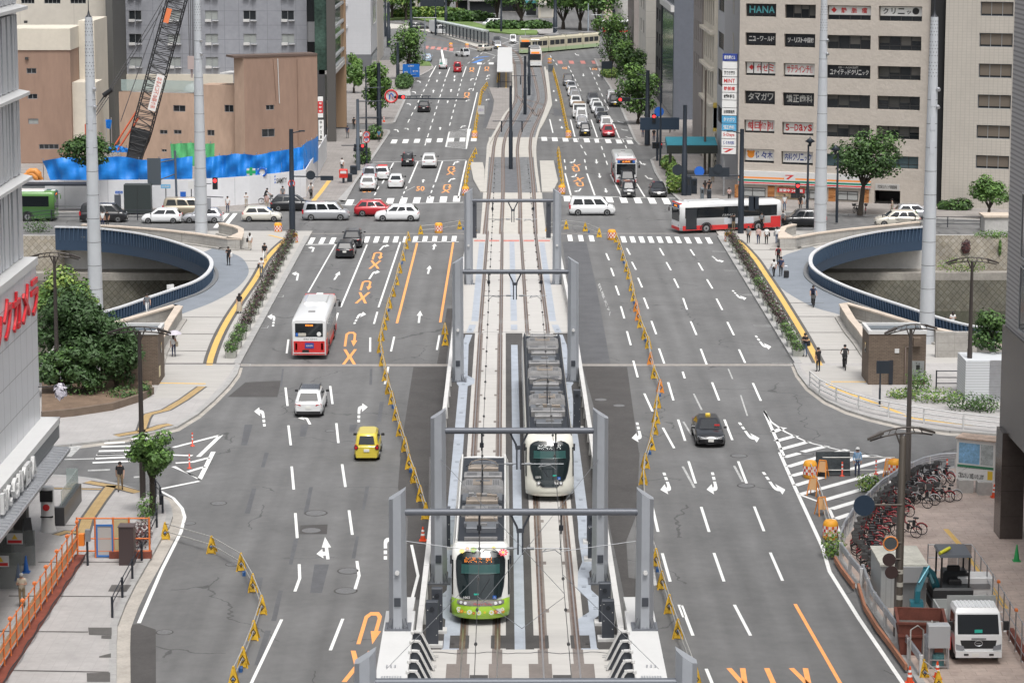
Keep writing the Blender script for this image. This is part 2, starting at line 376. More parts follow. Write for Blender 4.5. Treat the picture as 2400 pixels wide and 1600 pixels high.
for yy in(160,225,295):td.ribbon(P('F',f'{440+(yy-160)*.75:.0f},{yy} {760-(yy-160)*1.1:.0f},{yy+2}',.15),.12,.156)
for yy in(165,235,290):td.ribbon(P('D',f'{1590+(yy-160)*.6:.0f},{yy} {1830-(yy-165)*.55:.0f},{yy}',.15),.12,.156)
for s_ in('420,495 1010,495','260,745 975,745','60,975 860,980','-60,1215 600,1220','0,1480 740,1493'):td.ribbon(P('G',s_,.15),.16,.156)
for s_ in('735,945 760,900 895,900 860,948','600,1190 760,1190 760,1245 605,1240','590,1500 750,1495 750,1560 592,1560','690,1245 758,1245 758,1268 690,1265','675,1385 755,1365 755,1395 675,1395'):
 td.sheet([(p.x,p.y)for p in P('G',s_,.15)],.158)
S('stone_bands',td,DARKS)
to=MB()
def band(k,s_,w_):
 Pn=P(k,s_,.15);to.mat(1).ribbon(Pn,w_+.28,.1585);to.mat(0).ribbon(Pn,w_,.162)
band('D','1375,1090 1250,1180 1130,1250 1010,1280 990,1310 960,1400',.5);band('D','790,1425 950,1398 1020,1385 1100,1358 1160,1348',.6)
band('G','300,243 690,250',.22);band('G','590,200 680,215 800,235 940,272',.55);band('G','760,225 680,330 590,460 560,560',.6);band('G','380,562 450,540 530,545',.4)
S('tactile_paving_ochre',to,[YELD,DARKS])
pb=MB();pbo=P('D','285,1310 500,1290 760,1250 950,1190 1035,1140 1035,1060 700,1050 285,1080',.15)
pb.prism([(p.x,p.y)for p in pbo],.1,.42);S('planting_bed',pb,SOIL)
pb=MB();pb.wall([(p.x,p.y)for p in pbo[:5]],.3,.1,.62);S('planting_bed_edge',pb,mat('edge_brick',(.16,.12,.09),.8,var=.15,scale=2))
pt=MB()
def patch(k,s_,z=.004):pt.sheet([(p.x,p.y)for p in P(k,s_)],z)
patch('E','490,957 714,957 700,1250 670,1568 396,1568');
pt.sheet([(p.x,p.y)for p in P('H','405,0 600,0 590,500 540,1000 440,1000 452,450 385,240')],.006)
pt.sheet([(p.x,p.y)for p in P('E','1640,952 1945,957 2030,1568 1815,1568')],.004);pt.sheet([(p.x,p.y)for p in P('H','1720,0 2030,0 2010,420 1940,600 1955,850 2015,860 2010,1000 1930,1000')],.006)
patch('D','1670,1062 1915,1050 1888,1162 1548,1162');patch('G','830,1172 950,1166 1060,1203 1062,1600 790,1600 798,1190',.0042);patch('G','2045,495 2230,488 2225,555 2035,555');patch('E','720,560 762,560 712,940 650,940')
S('road_patch',pt,ASPHD)
pt=MB()
for s_ in('G|1665,415 1700,415 1745,245 1715,245','G|2065,415 2095,415 2130,235 2105,235','G|1965,760 1990,760 2030,590 2000,590','G|2110,955 2190,955 2240,760 2140,760','G|1845,1145 1880,1145 1925,940 1895,940','G|1730,1445 1770,1445 1845,1210 1805,1210','G|1775,100 1800,100 1830,0 1800,0','D|1640,1490 1680,1490 1720,1350 1665,1350','E|190,1080 208,1080 212,970 195,970','E|242,1330 270,1330 290,1195 262,1195','H|140,390 160,390 190,230 165,230','G|1660,960 1770,960 1790,850 1690,850','D|1905,1090 1920,1090 1932,970 1920,970','D|2040,1430 2080,1430 2100,1350 2050,1350','H|70,720 95,720 120,570 100,570','E|50,1400 90,1400 110,1350 60,1350'):
 k,s1=s_.split('|');pt.sheet([(p.x,p.y)for p in P(k,s1)],.0045)
pt.sheet([(p.x,p.y)for p in P('E','1505,108 1668,108 1740,430 1830,930 1615,930')],.004);S('road_seal',pt,ASPHP)
jt=MB();jc=mat('joint_steel',(.36,.33,.30),.6,.3,var=.2,scale=3)
for x0,x1 in((-19,-4),(5,20.6)):jt.sheet([(x0,172.9),(x1,172.9),(x1,173.65),(x0,173.65)],.005)
jt.sheet([(-19,239.9),(20,239.9),(20,240.2),(-19,240.2)],.005)
S('expansion_joint',jt,jc)
gut=MB()
for Pn in(kl,kr):gut.ribbon([(p.x+(.0),p.y-.55)for p in Pn],.8,.0048)
gut.ribbon([(p.x+.45,p.y-.2)for p in kp[4:]],.7,.0048)
S('gutter',gut,mat('gutter_concrete',(.40,.37,.33),.85,var=.18,scale=1))
mh=MB();mc=mat('manhole_iron',(.20,.20,.20),.6,.4,var=.2,scale=8)
for k,x,y,r in(('G',2150,412,.55),('G',2118,530,.5),('G',1488,345,.4),('G',1290,482,.3),('H',50,805,.5),('H',30,940,.5),('D',2250,1392,.3),('I',383,22,.45),('I',432,225,.45),('E',1765,1180,.4),('E',1890,1220,.38),('G',1120,1222,.35),('G',1580,760,.3),('F',1730,1285,0),('I',848,10,.35)):
 if r:
  c=g(k,x,y);mh.mat(1).lathe((c.x,c.y,0),[(r*1.18,.0),(r*1.18,.0052)],20);mh.mat(0).lathe((c.x,c.y,0),[(r,.002),(r,.0085)],20)
S('manhole_covers',mh,[mc,ASPHD])
mw,mo,mn,mr,mbp=MB(),MB(),MB(),MB(),MB()
def line(k,s_,w_=.15,mb=mw,z=.0085):
 for seg in s_.split('|'):mb.ribbon(P(k,seg),w_,z)
line('D','1943,1097 1957,1223|1963,1355 1979,1490|2247,1087 2263,1210|2289,1340 2303,1475|1963,770 1951,865|2244,765 2229,860|2300,590 2277,670')
line('G','1985,95 1999,252|2010,412 2023,582|2036,760 2040,855 2007,945|1917,1135 1700,1590');line('H','5,80 28,235|52,393 75,560|106,738 121,838 93,930|10,1130 -75,1345')
line('H','478,628 522,838 480,1000');line('D','2284,125 2098,450',.13);line('E','175,125 -3,550|402,108 253,552|197,757 196,855|245,583 222,665|360,752 338,852|320,957 296,1075|668,742 650,842')
line('E','516,115 378,660|762,110 673,655',.2,mo)
line('E','1802,185 1822,232|1835,285 1855,340|1867,405 1890,470|1902,545 1926,628|1944,715 1970,810|1987,915 2017,1028|2062,1138 2118,1260|1942,150 1965,195|1977,243 2005,297|2019,352 2047,417|2059,487 2088,562|2110,645 2143,735|2162,832 2198,935|2224,1062 2260,1185|2292,1315 2340,1460|2188,1370 2265,1510|2166,150 2195,200|2212,245 2243,300|2264,357 2295,420')
line('F','52,158 80,200|107,250 138,303|165,362 203,425|230,493 270,570|304,652 349,742|383,838 425,930|3,490 30,568|55,648 94,740|123,835 163,940|200,1062 248,1185|478,1067 532,1188|284,1315 338,1455|0,990 14,1035')
line('I','40,60 88,210|378,60 435,210|126,370 180,540|487,367 553,535|213,683 281,877|596,680 680,872|-8,1040 70,1245|352,1035 462,1245|160,1470 205,1580')
line('H','2116,368 2156,540|2184,685 2238,878|2298,1035 2330,1120')
line('F','75,1140 130,1250|5,1330 60,1420',.12,mn);line('I','350,90 410,200|0,95 80,240',.14,mn);line('H','2118,790 2138,905',.16,mn)
line('F','310,970 340,1040|395,1150 440,1290',.1,mn)
line('I','765,1030 1085,1590',.17,mo)
line('F','555,1258 690,1568',.2);line('I','660,0 765,240 950,640 1000,810 1200,1130 1520,1600',.2)
line('F','553,1258 600,1330 700,1400 850,1470 1100,1530 1330,1562',.15);line('I','1210,5 1500,55 1620,75',.15)
line('F','615,1400 690,1370|635,1462 775,1425|665,1518 860,1465|815,1535 985,1495|960,1560 1120,1520',.45)
line('I','690,33 795,5|715,98 960,22|740,160 958,100|1100,62 1260,18|765,225 950,168|1095,128 1400,42|800,285 1560,75|960,325 1430,190|1010,385 1190,330|1040,452 1150,415',.45)
line('I','800,288 940,340 1000,390 1075,560',.18);line('I','955,650 1010,615',.15)
line('D','1505,1420 1350,1568|1505,1420 1180,1505',.28);line('G','1452,-5 1358,183 1180,95',.28);line('G','1195,72 1310,65 1425,35|1272,133 1392,97|1110,15 1310,22',.3)
line('G','1085,250 1355,195',.25);line('G','1085,258 1180,310 1240,380 1257,440 1232,540 1100,800 945,1160',.18)
line('D','890,1446 1060,1440|710,1475 850,1470|690,1500 1000,1492|672,1530 900,1525|655,1555 860,1552',.38);line('G','650,42 860,32|630,70 940,57',.38);line('G','598,123 750,117|660,14 850,10|910,168 965,166',.35,mn)
line('D','440,1568 520,1490',.8,mn);line('G','420,48 640,42|660,10 780,8',.14);line('D','345,1500 520,1488',.12,mn)
line('D','1925,305 2020,308 2012,316 1915,313|1830,470 1930,470 1925,482 1822,480|1715,676 1828,678 1820,692 1708,690|1600,935 1705,938 1700,950|2010,172 2100,178',.07,mn);line('F','200,168 300,172 308,178 200,175|280,298 385,300 392,308 285,306|375,462 488,462 495,470 380,470|480,672 605,672 612,682 485,682|605,930 735,930 745,945 608,942',.07,mn)
def zebra(A_,B_,n,L_,w_,mb=mw):
 A_,B_=V3(A_),V3(B_)
 for i in range(n):
  c=A_.lerp(B_,(i+.5)/n);mb.sheet([(c.x-w_/2,c.y-L_/2),(c.x+w_/2,c.y-L_/2),(c.x+w_/2,c.y+L_/2),(c.x-w_/2,c.y+L_/2)],.0085)
def zb(k,x0,y0,x1,y1,per,L_,w_=.46,mb=mw):
 A_,B_=g(k,x0,y0),g(k,x1,y1);zebra(A_,B_,max(2,round((B_-A_).length/per)),L_,w_,mb)
zb('D',2085,100,2300,98,.92,4.2);zb('E',140,92,800,88,.92,4.2);zb('E',1520,80,1740,84,.92,4.2);zb('E',1890,90,2323,94,.92,4.2);zb('F',0,96,215,98,.92,4.2)
line('D','2060,127 2323,122',.3);line('E','0,122 135,120|480,108 800,107',.3)
zb('B',10,1380,830,1352,1.55,5,.75);zb('B',1490,1350,2260,1370,1.55,5,.75);line('B','0,1395 830,1378|1480,1332 2280,1350',.25)
zb('B',320,965,940,948,1.5,5,.75);zb('B',1345,945,2000,968,1.5,5,.75);line('B','215,1105 850,1090|1340,940 2010,945',.28)
zb('B',560,322,770,340,2.2,9,.8,mr);zb('B',1450,425,1760,425,2.0,8,.9,mr);zb('B',900,433,1060,433,2.0,5,.9);zb('A',1480,1500,1590,1500,.92,11,.46)
line('B','645,448 600,528|738,460 712,528|850,455 825,525|945,450 925,520|1560,815 1590,932|1700,815 1742,935|1840,815 1892,940|1418,812 1440,905|1523,1180 1562,1328|1672,1182 1725,1330|1832,1188 1905,1335|2010,1250 2065,1340|355,1108 325,1165|522,1100 460,1245|688,1098 640,1240|850,1095 795,1350|295,1220 278,1250|925,630 865,880',.17)
line('B','500,1270 440,1300',.12,mn)
def dash(k,x0,y0,x1,y1,n,w_=.14):
 A_,B_=g(k,x0,y0),g(k,x1,y1)
 for i in range(n):mw.ribbon([A_.lerp(B_,(i+.0)/n),A_.lerp(B_,(i+.5)/n)],w_,.0085)
dash('B',600,540,440,860,8);dash('B',708,540,560,1020,11);dash('B',820,540,730,880,9);dash('B',920,530,890,640,3)
dash('B',1545,450,1640,640,6);dash('B',1690,460,1830,770,8);dash('B',1600,640,1660,760,3);dash('B',1605,945,1680,1080,3);dash('B',1755,950,1820,1150,4);dash('B',1915,950,1990,1120,4);dash('B',1518,1085,1530,1180,2);dash('B',1655,1085,1672,1180,2);dash('B',255,1270,215,1350,2);dash('B',445,1270,400,1370,3);dash('B',630,1260,590,1370,3);dash('B',960,360,845,445,4);dash('B',1075,370,945,450,4);dash('B',1420,380,1480,460,3)
line('B','905,395 1000,385|900,430 960,405',1.0,mbp)
line('B','735,898 870,878 850,1015 712,1000 735,898',.18)
for i in range(6):line('B',f'{733-i*1.5:.0f},{906+i*7} {868-i*1.5:.0f},{889+i*9}|{718-i*1:.0f},{962+i*7} {862-i*1.5:.0f},{972+i*8}',.16)
def arrow(kind,k,base,tip,mb=mw,dotted=False,flip=None):
 b,t_=g(k,*base),g(k,*tip);d=t_-b;L_=d.length;yv=d/L_;xv=V3((yv.y,-yv.x,0))
 def em(shape):
  mb.sheet([(b+xv*x+yv*(y*L_))[:2]for x,y in shape],.009)
 w_=.085;y0=.0
 mir=lambda sh:[(-x,y)for x,y in reversed(sh)]
 if dotted:em([(-w_,0),(w_,0),(w_,.13),(-w_,.13)]);em([(-w_,.21),(w_,.21),(w_,.35),(-w_,.35)]);y0=.43
 if kind=='S':em([(-w_,y0),(w_,y0),(w_,.58),(.24,.58),(0,1),(-.24,.58),(-w_,.58)])
 elif kind in 'RL':
  sh=[(-w_,y0),(w_,y0),(w_,.60),(.12,.68),(.2,.70),(.2,.54),(.56,.79),(.2,1.0),(.2,.86),(.05,.84),(-.04,.79),(-w_,.70)]
  em(sh if kind=='R' else mir(sh))
 elif kind=='SL':
  em([(-w_,.12),(w_,.12),(w_,.58),(.24,.58),(0,1),(-.24,.58),(-w_,.58),(-w_,.42),(-.22,.42),(-.22,.53),(-.55,.34),(-.22,.16),(-.22,.27),(-w_,.27)])
 elif kind=='U':
  em([(-.42,0),(-.24,0),(-.24,.80),(-.12,.89),(.12,.89),(.22,.80),(.22,.40),(.06,.40),(.30,0),(.54,.40),(.40,.40),(.40,.86),(.2,1.0),(-.2,1.0),(-.42,.86)])
 elif kind=='X':
  em([(-.5,0),(-.28,0),(0,.38),(.28,0),(.5,0),(.14,.5),(.5,1),(.28,1),(0,.62),(-.28,1),(-.5,1),(-.14,.5)])
for k,s_ in(('E','S 527,658 537,575|S 590,325 602,268|S 627,160 637,120|R 190,360 228,300|R 262,165 295,125'),('D','L 2020,370 2032,310|L 2125,175 2140,138|S 2275,365 2312,308|L 2110,1348 2080,1292'),('B','R 762,1125 778,1097|R 730,1240 752,1212|S 555,1243 560,1220|S 525,893 530,868|S 672,885 673,865|L 388,900 380,880|R 812,872 828,855|S 722,703 726,685|S 625,632 628,612|S 745,627 748,607|S 650,560 652,543|S 768,554 771,538|L 470,718 464,703|L 505,638 500,622|R 880,550 886,534|R 868,615 874,602|R 848,692 856,680|R 985,545 990,532|R 992,525 996,510|L 538,565 532,550|S 770,530 772,515|S 668,505 671,490|S 1735,1085 1738,1116|S 1755,1180 1760,1213|S 1797,1282 1804,1313|S 1536,500 1538,518|S 1646,503 1648,522|S 1748,507 1756,525|S 1498,860 1503,876|S 1488,812 1490,824|S 1460,675 1463,690|S 1445,615 1446,627|L 2030,1097 2050,1125|L 2068,1195 2095,1223|R 1590,1085 1580,1112|R 1600,1185 1590,1208|R 1630,1283 1612,1308|L 1880,825 1905,837|L 1905,880 1935,890|L 1935,930 1965,943|R 985,685 990,675|L 1590,365 1605,380|L 455,885 450,872')):
 for e in s_.split('|'):
  kd,b_,t_=e.split();arrow(kd,k,tuple(map(float,b_.split(','))),tuple(map(float,t_.split(','))))
for k,s_ in(('D','L 1800,1362 1785,1232|L 1858,682 1870,597'),('E','R 118,1333 122,1205|R 88,665 130,583|R 2012,1335 2045,1470'),('H','R 300,728 300,556|R 2195,137 2250,285'),('I','R 202,135 238,285|L 548,133 655,287'),('F','L 385,1335 482,1472|L 497,745 566,840|L 340,437 402,504|L 203,205 250,248')):
 for e in s_.split('|'):
  kd,b_,t_=e.split();arrow(kd,k,tuple(map(float,b_.split(','))),tuple(map(float,t_.split(','))),dotted=True)
arrow('SL','G',(2235,748),(2212,575))
for k,kd,b_,t_ in(('E','U',(238,228),(252,178)),('E','X',(222,290),(236,235)),('E','U',(158,436),(176,372)),('E','X',(132,525),(158,450)),('E','U',(55,818),(68,720)),('E','X',(52,940),(60,838)),('H','U',(165,1304),(228,1085)),('H','X',(80,1560),(140,1348)),('B','U',(745,1160),(753,1134)),('B','X',(740,1190),(752,1163)),('B','U',(716,1282),(724,1256)),('B','X',(708,1312),(718,1285)),('B','U',(853,648),(857,630)),('B','X',(850,668),(854,650)),('B','U',(888,475),(890,460)),('B','X',(886,490),(888,476)),('B','U',(990,470),(992,455)),('B','X',(988,485),(990,471)),('B','X',(1605,1118),(1590,1140)),('B','U',(1595,1142),(1600,1168)),('B','X',(1628,1208),(1605,1236)),('B','U',(1620,1240),(1628,1268))):
 arrow(kd,k,b_,t_,mo)
line('I','315,1466 420,1585|408,1466 425,1585|572,1466 625,1585|740,1466 860,1585|835,1466 860,1585',.24,mo)
def roadtext(s_,k,x0,y0,x1,y1,x2,y2,mb):
 o,e,n=g(k,x0,y0),g(k,x1,y1),g(k,x2,y2);t=MB();lettering(t,s_,o,e-o,n-o,.015)
 for v in t.v:pass
 mb.add([(v[0],v[1],.009)for v in t.v],t.f)
roadtext('50','B',508,1300,565,1300,512,1268,mo);roadtext('50','B',145,1310,205,1310,150,1285,mo);roadtext('50','B',1538,457,1503,457,1538,472,mo);roadtext('50','B',1745,463,1708,463,1742,478,mo)
roadtext('バス専用','E',1825,615,1745,400,1840,600,mn)
rm=S('road_markings',mw,WHITE);S('orange_markings',mo,ORANGE);S('worn_markings',mn,WORN);S('crossing_red_bands',mr,REDP);S('blue_lane_marks',mbp,BLUEP)
ZD=3.2
def zt(y):
 s=(240-y)/70
 return ZD*min(1,max(0,s))if not .93<s<1.07 else ZD*(1-(1.07-s)**2/.28)
def strip(mb,x0,x1,y0,y1,dz,n=None):
 ys=[y0+(y1-y0)*i/(n or max(1,int((y1-y0)/5)))for i in range((n or max(1,int((y1-y0)/5)))+1)]
 vs=[(x,y,zt(y)+dz)for y in ys for x in(x0,x1)]
 return mb.add(vs,[[2*i,2*i+1,2*i+3,2*i+2]for i in range(len(ys)-1)])
def gd(k,x,y):
 u,v=q(k,x,y);z=ZD
 for _ in range(8):p=gr(u,v,z);z=zt(p.y)
 return V3((p.x,p.y,z))
CX,TL,TR=.58,-1.06,2.21
STEELG=mat('painted_steel_grey',(.34,.36,.39),.45,.1,var=.05,scale=.5)
STEELD=mat('painted_steel_dark',(.055,.062,.075),.45,.2)
BLACKM=mat('black_metal',(.022,.025,.032),.5,.1)
GALV=mat('galvanised_steel',(.50,.51,.53),.38,.75,var=.12,scale=3)
WHITEP=mat('white_paint',(.62,.62,.61),.4,var=.03,scale=1)
via=empty('tram_viaduct',(CX,170,0),0,'long pale concrete tram viaduct carrying two tracks over the middle of the road','viaduct')
via.location=(0,0,0)
d=MB();Y0=60
ys=[Y0]+[165+i*3 for i in range(26)]
def ring(y):z=zt(y);return[(-3.55,y,z-.02),(4.7,y,z-.02),(4.7,y,max(-.5,z-1.1)),(3.6,y,-.5 if y>176 else max(-.5,z-1.5)),(-2.5,y,-.5 if y>176 else max(-.5,z-1.5)),(-3.55,y,max(-.5,z-1.1))]
d.loft([ring(y)for y in ys]);d.build('deck_slab',CONCW,via)
for y in(75,105,135,165):pr=MB();pr.cbox((CX,y,-.2),4.6,1.4,2.6);pr.build('pier',CONCW,via)
YA=168.6
lt,dk,fl,gy,tp2=MB(),MB(),MB(),MB(),MB()
strip(dk,-3.5,4.66,Y0,YA,0);strip(lt,-3.5,4.66,YA,240,.001)
for T in(TL,TR):
 for sx in(-1,1):
  strip(lt,*sorted((T+sx*.82,T+sx*1.06)),Y0,YA,.004);strip(fl,*sorted((T+sx*.50,T+sx*.82)),Y0,YA,.004);strip(fl,*sorted((T+sx*.58,T+sx*.86)),YA,262,.008)
  for k,y in enumerate([80+7.5*i for i in range(20)]):
   if y<YA:fl.box(*sorted((T+sx*.36,T+sx*.50)),y-.25,y+.25,zt(y)+.002,zt(y)+.0085)
   else:fl.box(*sorted((T+sx*.44,T+sx*.60)),y-.16,y+.16,zt(y),zt(y)+.0105)
 strip(lt,T-.5,T+.5,Y0,YA,.0045)
yj=gd('H',1000,1365).y;y1=gd('H',1000,1340).y;lt.box(-3.5,4.66,yj-8,y1,ZD,ZD+.009)
for T in(TL,TR):
 for sx in(-1,1):fl.box(*sorted((T+sx*.5,T+sx*.92)),yj-8,y1,ZD,ZD+.013);dk.box(*sorted((T+sx*.45,T+sx*1.24)),y1+.15,y1+1.9,ZD,ZD+.011);fl.box(*sorted((T+sx*.38,T+sx*1.3)),yj-3.4,yj-1.4,ZD,ZD+.015)
 dk.box(T-.36,T+.36,yj-6,yj-2.8,ZD,ZD+.0155)
jw=MB();jx=[-3.5+i*.3 for i in range(28)]
jw.ribbon([(x,yj+(.13 if i%7 in(2,3)else-.1 if i%7 in(5,)else 0))for i,x in enumerate(jx)],.06,ZD+.017)
jw.build('expansion_joint',BLACKM,via);jw=MB()
jw.ribbon([(x,YA+.3+(.1 if i%5 in(2,3)else 0))for i,x in enumerate(jx)],.05,zt(YA)+.012)
jw.build('expansion_joint',BLACKM,via)
strip(gy,CX-.22,CX+.22,y1,164,.006);strip(gy,CX-.22,CX+.24,170,232,.006)
zz=[(Y0,-2.95,-2.25),(92.2,-2.95,-2.25),(94.3,-3.2,-2.5),(95.6,-3.17,-2.45),(97.3,-2.55,-1.85),(101.2,-2.55,-1.85),(102.3,-3.0,-2.4),(104.2,-3.0,-2.4),(105.6,-2.6,-2.0),(108.5,-2.6,-2.1),(110.2,-3.15,-2.35),(114.5,-3.05,-2.3),(117,-2.9,-2.35),(150.2,-2.9,-2.35),(151,-3.05,-1.95),(152.5,-3.05,-1.95),(153.5,-2.95,-2.4),(164,-2.95,-2.5),(175,-2.45,-1.95),(231,-2.5,-2.0)]
for i in range(len(zz)-1):
 (ya,a0,a1),(yb,b0,b1)=zz[i],zz[i+1];n=max(1,int((yb-ya)/4))
 for j in range(n):
  t0,t1=j/n,(j+1)/n;L0=lambda p,r,t:p+(r-p)*t
  for mir in(0,1):
   X=lambda x:2*CX-x if mir else x
   vs=[(X(L0(a0,b0,t0)),L0(ya,yb,t0)),(X(L0(a1,b1,t0)),L0(ya,yb,t0)),(X(L0(a1,b1,t1)),L0(ya,yb,t1)),(X(L0(a0,b0,t1)),L0(ya,yb,t1))]
   gy.poly([(x,y,zt(y)+.0075)for x,y in(vs if not mir else vs[::-1])])
   if i<18 and j%1==0:
    cx=X(L0((a0+a1)/2,(b0+b1)/2,t0));yy=L0(ya,yb,t0)+.4
    for e in(0,.22):tp2.box(cx-.1,cx+.1,yy+e,yy+e+.05,zt(yy)+.005,zt(yy)+.011)
strip(lt,-3.5,-2.95,Y0,y1,.0055);strip(lt,4.1,4.66,Y0,y1,.0055)
rb=MB()
for x0,x1 in((-3.0,-1.95),(-1.55,-.6),(-.2,1.3),(1.7,2.7),(3.1,4.2)):rb.box(x0,x1,232.2,233.1,zt(233)-.1,zt(232)+.011)
rb.build('painted_band',REDP,via)
dk.build('deck_asphalt',ASPHD,via);lt.build('deck_concrete',DECK,via);fl.build('rail_filler',DECKD,via);gy.build('walkway_panels',DECKG,via);tp2.build('walkway_grip_pattern',STEELD,via)
for T in(TL,TR):
 for sx in(-1,1):
  r_=MB();x=T+sx*.72;strip(r_.mat(0),x-.12,x+.12,Y0,262,.0125);strip(r_.mat(1),x-.032,x+.032,Y0,262,.022);r_.build('rail',[RAIL,RAILT],via)
for sx in(-1,1):
 X=lambda o:CX+sx*o
 p_=MB()
 for i in range(48):
  ya,yb=88+i*3.1,88+(i+1)*3.1
  def rg(y):z=zt(y);return[(X(4.05),y,z-.1),(X(4.05),y,z+.78),(X(3.98),y,z+.78),(X(3.98),y,z+.86),(X(4.22),y,z+.86),(X(4.22),y,z-.6)]
  p_.loft([rg(ya),rg(yb-.03)]);p_.bar((X(3.99),ya+.2,zt(ya)),(X(4.03),ya+.2,zt(ya)+.8),.1,.12)
 p_.build('parapet',CONCW,via)
 w_=MB();w_.loft([[(X(e),y,z)for e,z in((4.22,1.0),(5.5,1.6),(5.5,4.4),(4.3,4.4))]for y in(Y0,98.5)]);w_.loft([[(X(e),y,z)for e,z in((4.4,3.4),(4.95,3.6),(4.95,zz_),(4.4,zz_))]for y,zz_ in((98.5,4.39),(101.5,4.1))])
 w_.build('edge_girder',WHITEP,via)
 st_=MB()
 for j in range(8):st_.box(X(4.55)+j*.1*sx-.025,X(4.55)+j*.1*sx+.025,89.2,90.0,4.4,4.425)
 for j in range(3):st_.box(X(4.8)+j*.16*sx-.03,X(4.8)+j*.16*sx+.03,91.0,91.1,4.4,4.5)
 st_.build('stud_plate',GALV,via)
 for j in range(9):
  f_=MB();y=85.6+j*1.25
  prof=[(4.36,3.25),(4.36,4.3),(4.24,4.42),(4.02,4.40),(3.92,4.28),(3.42,3.25)]
  f_.mat(1).loft([[(X(e),y,z)for e,z in prof],[(X(e),y+.05,z)for e,z in prof]])
  ed=[(4.36,4.28),(4.25,4.42),(4.02,4.41),(3.91,4.28),(3.41,3.25)]
  for(e0,z0),(e1,z1)in zip(ed,ed[1:]):f_.mat(0).bar((X(e0),y,z0),(X(e1),y,z1),.16,.07)
  f_.mat(0).disc((X(4.3),y-.3,4.42),(0,0,1),.07,.1,8)
  f_.build('bracket_fin',[CONCW,STEELD],via)
for i,(xx,y,h_,w_)in enumerate(((-3.0,97.6,1.9,.5),(-2.85,99.5,1.9,.45),(-2.8,112.5,2.0,.42),(4.2,98.4,1.7,.5),(4.15,100.6,1.8,.5),(4.0,110.5,1.6,.45),(4.05,113.5,1.5,.45),(4.05,138,2.3,.42),(-3.0,234.5,3.6,.45),(4.1,234.5,3.6,.45))):
 z=zt(y);c_=empty('signal_cabinet',(xx,y,z));b=MB()
 b.mat(0).cbox((0,0,.12),w_,.32,h_-.12,0,.02);b.mat(1).cbox((0,0,0),w_+.35,.6,.12)
 for k in range(4):b.mat(1).disc((w_*.35*(-1)**k,-.165,.5+.35*k),(0,-1,0),.02,.01,6)
 b.build('cabinet_body',[STEELD,CONCW],c_)
 lens=MB();lens.disc((0,-.17,h_-.3),(0,-1,0),.1,.03,10);lens.build('lens',BLACKM,c_)
 labs=('dark grey relay cabinet left of the flowered tram, in front of its neighbour','dark grey relay cabinet close behind the front one left of the flowered tram','tall dark cabinet on the left walkway beside the rear half of the flowered tram','dark box cabinet right of the tracks nearest the first gantry foot','dark box cabinet right of the tracks by the second gantry foot','low dark cabinet by the right parapet in front of the cream tram nose','low dark cabinet by the right parapet beside the cream tram nose','tall slim dark cabinet on the right walkway beside the cream tram','tall black signal pillar left of the tracks at the junction','tall black signal pillar right of the tracks at the junction')
 tag(c_,labs[i],'cabinet','cabinets along the tram viaduct')
def portal(y,xl,xr,zb,ztop,zbeam,label):
 o=empty('tram_gantry',((xl+xr)/2,y,zb),0,label,'gantry','steel gantries over the tram tracks');cx=(xl+xr)/2
 for sx,x in((-1,xl),(1,xr)):
  c_=MB();h_=ztop-zb;xx=x-cx
  def rg(z,s,cut=0):return[(xx+px*s,py*s,z+(cut*(-px*sx)/.35 if cut else 0))for px,py in((-.16,-.40),(.16,-.40),(.34,-.08),(.34,.34),(-.34,.34),(-.34,-.08))]
  c_.loft([rg(0,1.06),rg(h_*.5,1.0),rg(h_-.2,.98,.22)],smooth=False);c_.build('gantry_column',STEELG,o)
  b=MB();b.cbox((xx,0,-.0),1.05,1.0,.07)
  for k in range(6):b.bar((xx-.42+k*.168,-.42,.05),(xx-.30+k*.12,-.36,.5),.03)
  b.build('base_plate',mat('base_steel',(.16,.17,.19),.5,.3),o)
  t_=MB();t_.disc((xx,-.42,h_*.42),(0,-1,0),.09,.12,10);t_.build('bracket_light',WHITEP,o)
  k_=MB();k_.box(xx-.13,xx+.13,-.46,-.41,1.0,1.35);k_.build('access_door',STEELD,o)
 b=MB();zb_=zbeam-zb;b.tube([(xl-cx+.3,0,zb_),(xr-cx-.3,0,zb_)],.14,14);b.build('gantry_beam',mat('beam_steel',(.115,.125,.145),.45,.2),o)
 for T in(TL,TR):
  h=MB();x=T-cx;h.tube([(x,0,zb_-.1),(x,0,zb_-.9)],.035,6);h.tube([(x,0,zb_-.55),(x,0,zb_-.75)],.09,8);h.build('wire_hanger',BLACKM,o)
 yb=MB();x=CX-cx
 for s in(-1,1):
  yb.tube([(x+s*.38,0,zb_-.1),(x+s*.3,0,zb_-.28),(x+s*.13,0,zb_-.62),(x+s*.1,0,zb_-.85)],.045,6);yb.tube([(x+s*.09,0,zb_-.8),(x+s*.09,0,zb_-1.75)],.035,6)
 yb.box(x-.15,x+.15,-.05,.05,zb_-.85,zb_-.68);yb.build('drop_bracket',STEELD,o)
 ar=MB()
 for s,T in((-1,TL),(1,TR)):
  ar.tube([(x+s*.1,0,zb_-1.5),(T-cx+s*.35,0,zb_-1.5)],.022,5);ar.tube([(x+s*.25,0,zb_-1.5),(x+s*.55,0,zb_-1.5)],.06,8)
  ar.tube([(T-cx-s*.55,0,zb_-1.5),(T-cx-s*.75,-.05,zb_-1.62),(T-cx-s*.25,-.1,zb_-1.52),(T-cx,-.1,zb_-1.72)],.02,5)
 ar.build('registration_arm',mat('arm_steel',(.20,.21,.22),.45,.4),o)
 return o
p0=gr(845,1530,10.2)
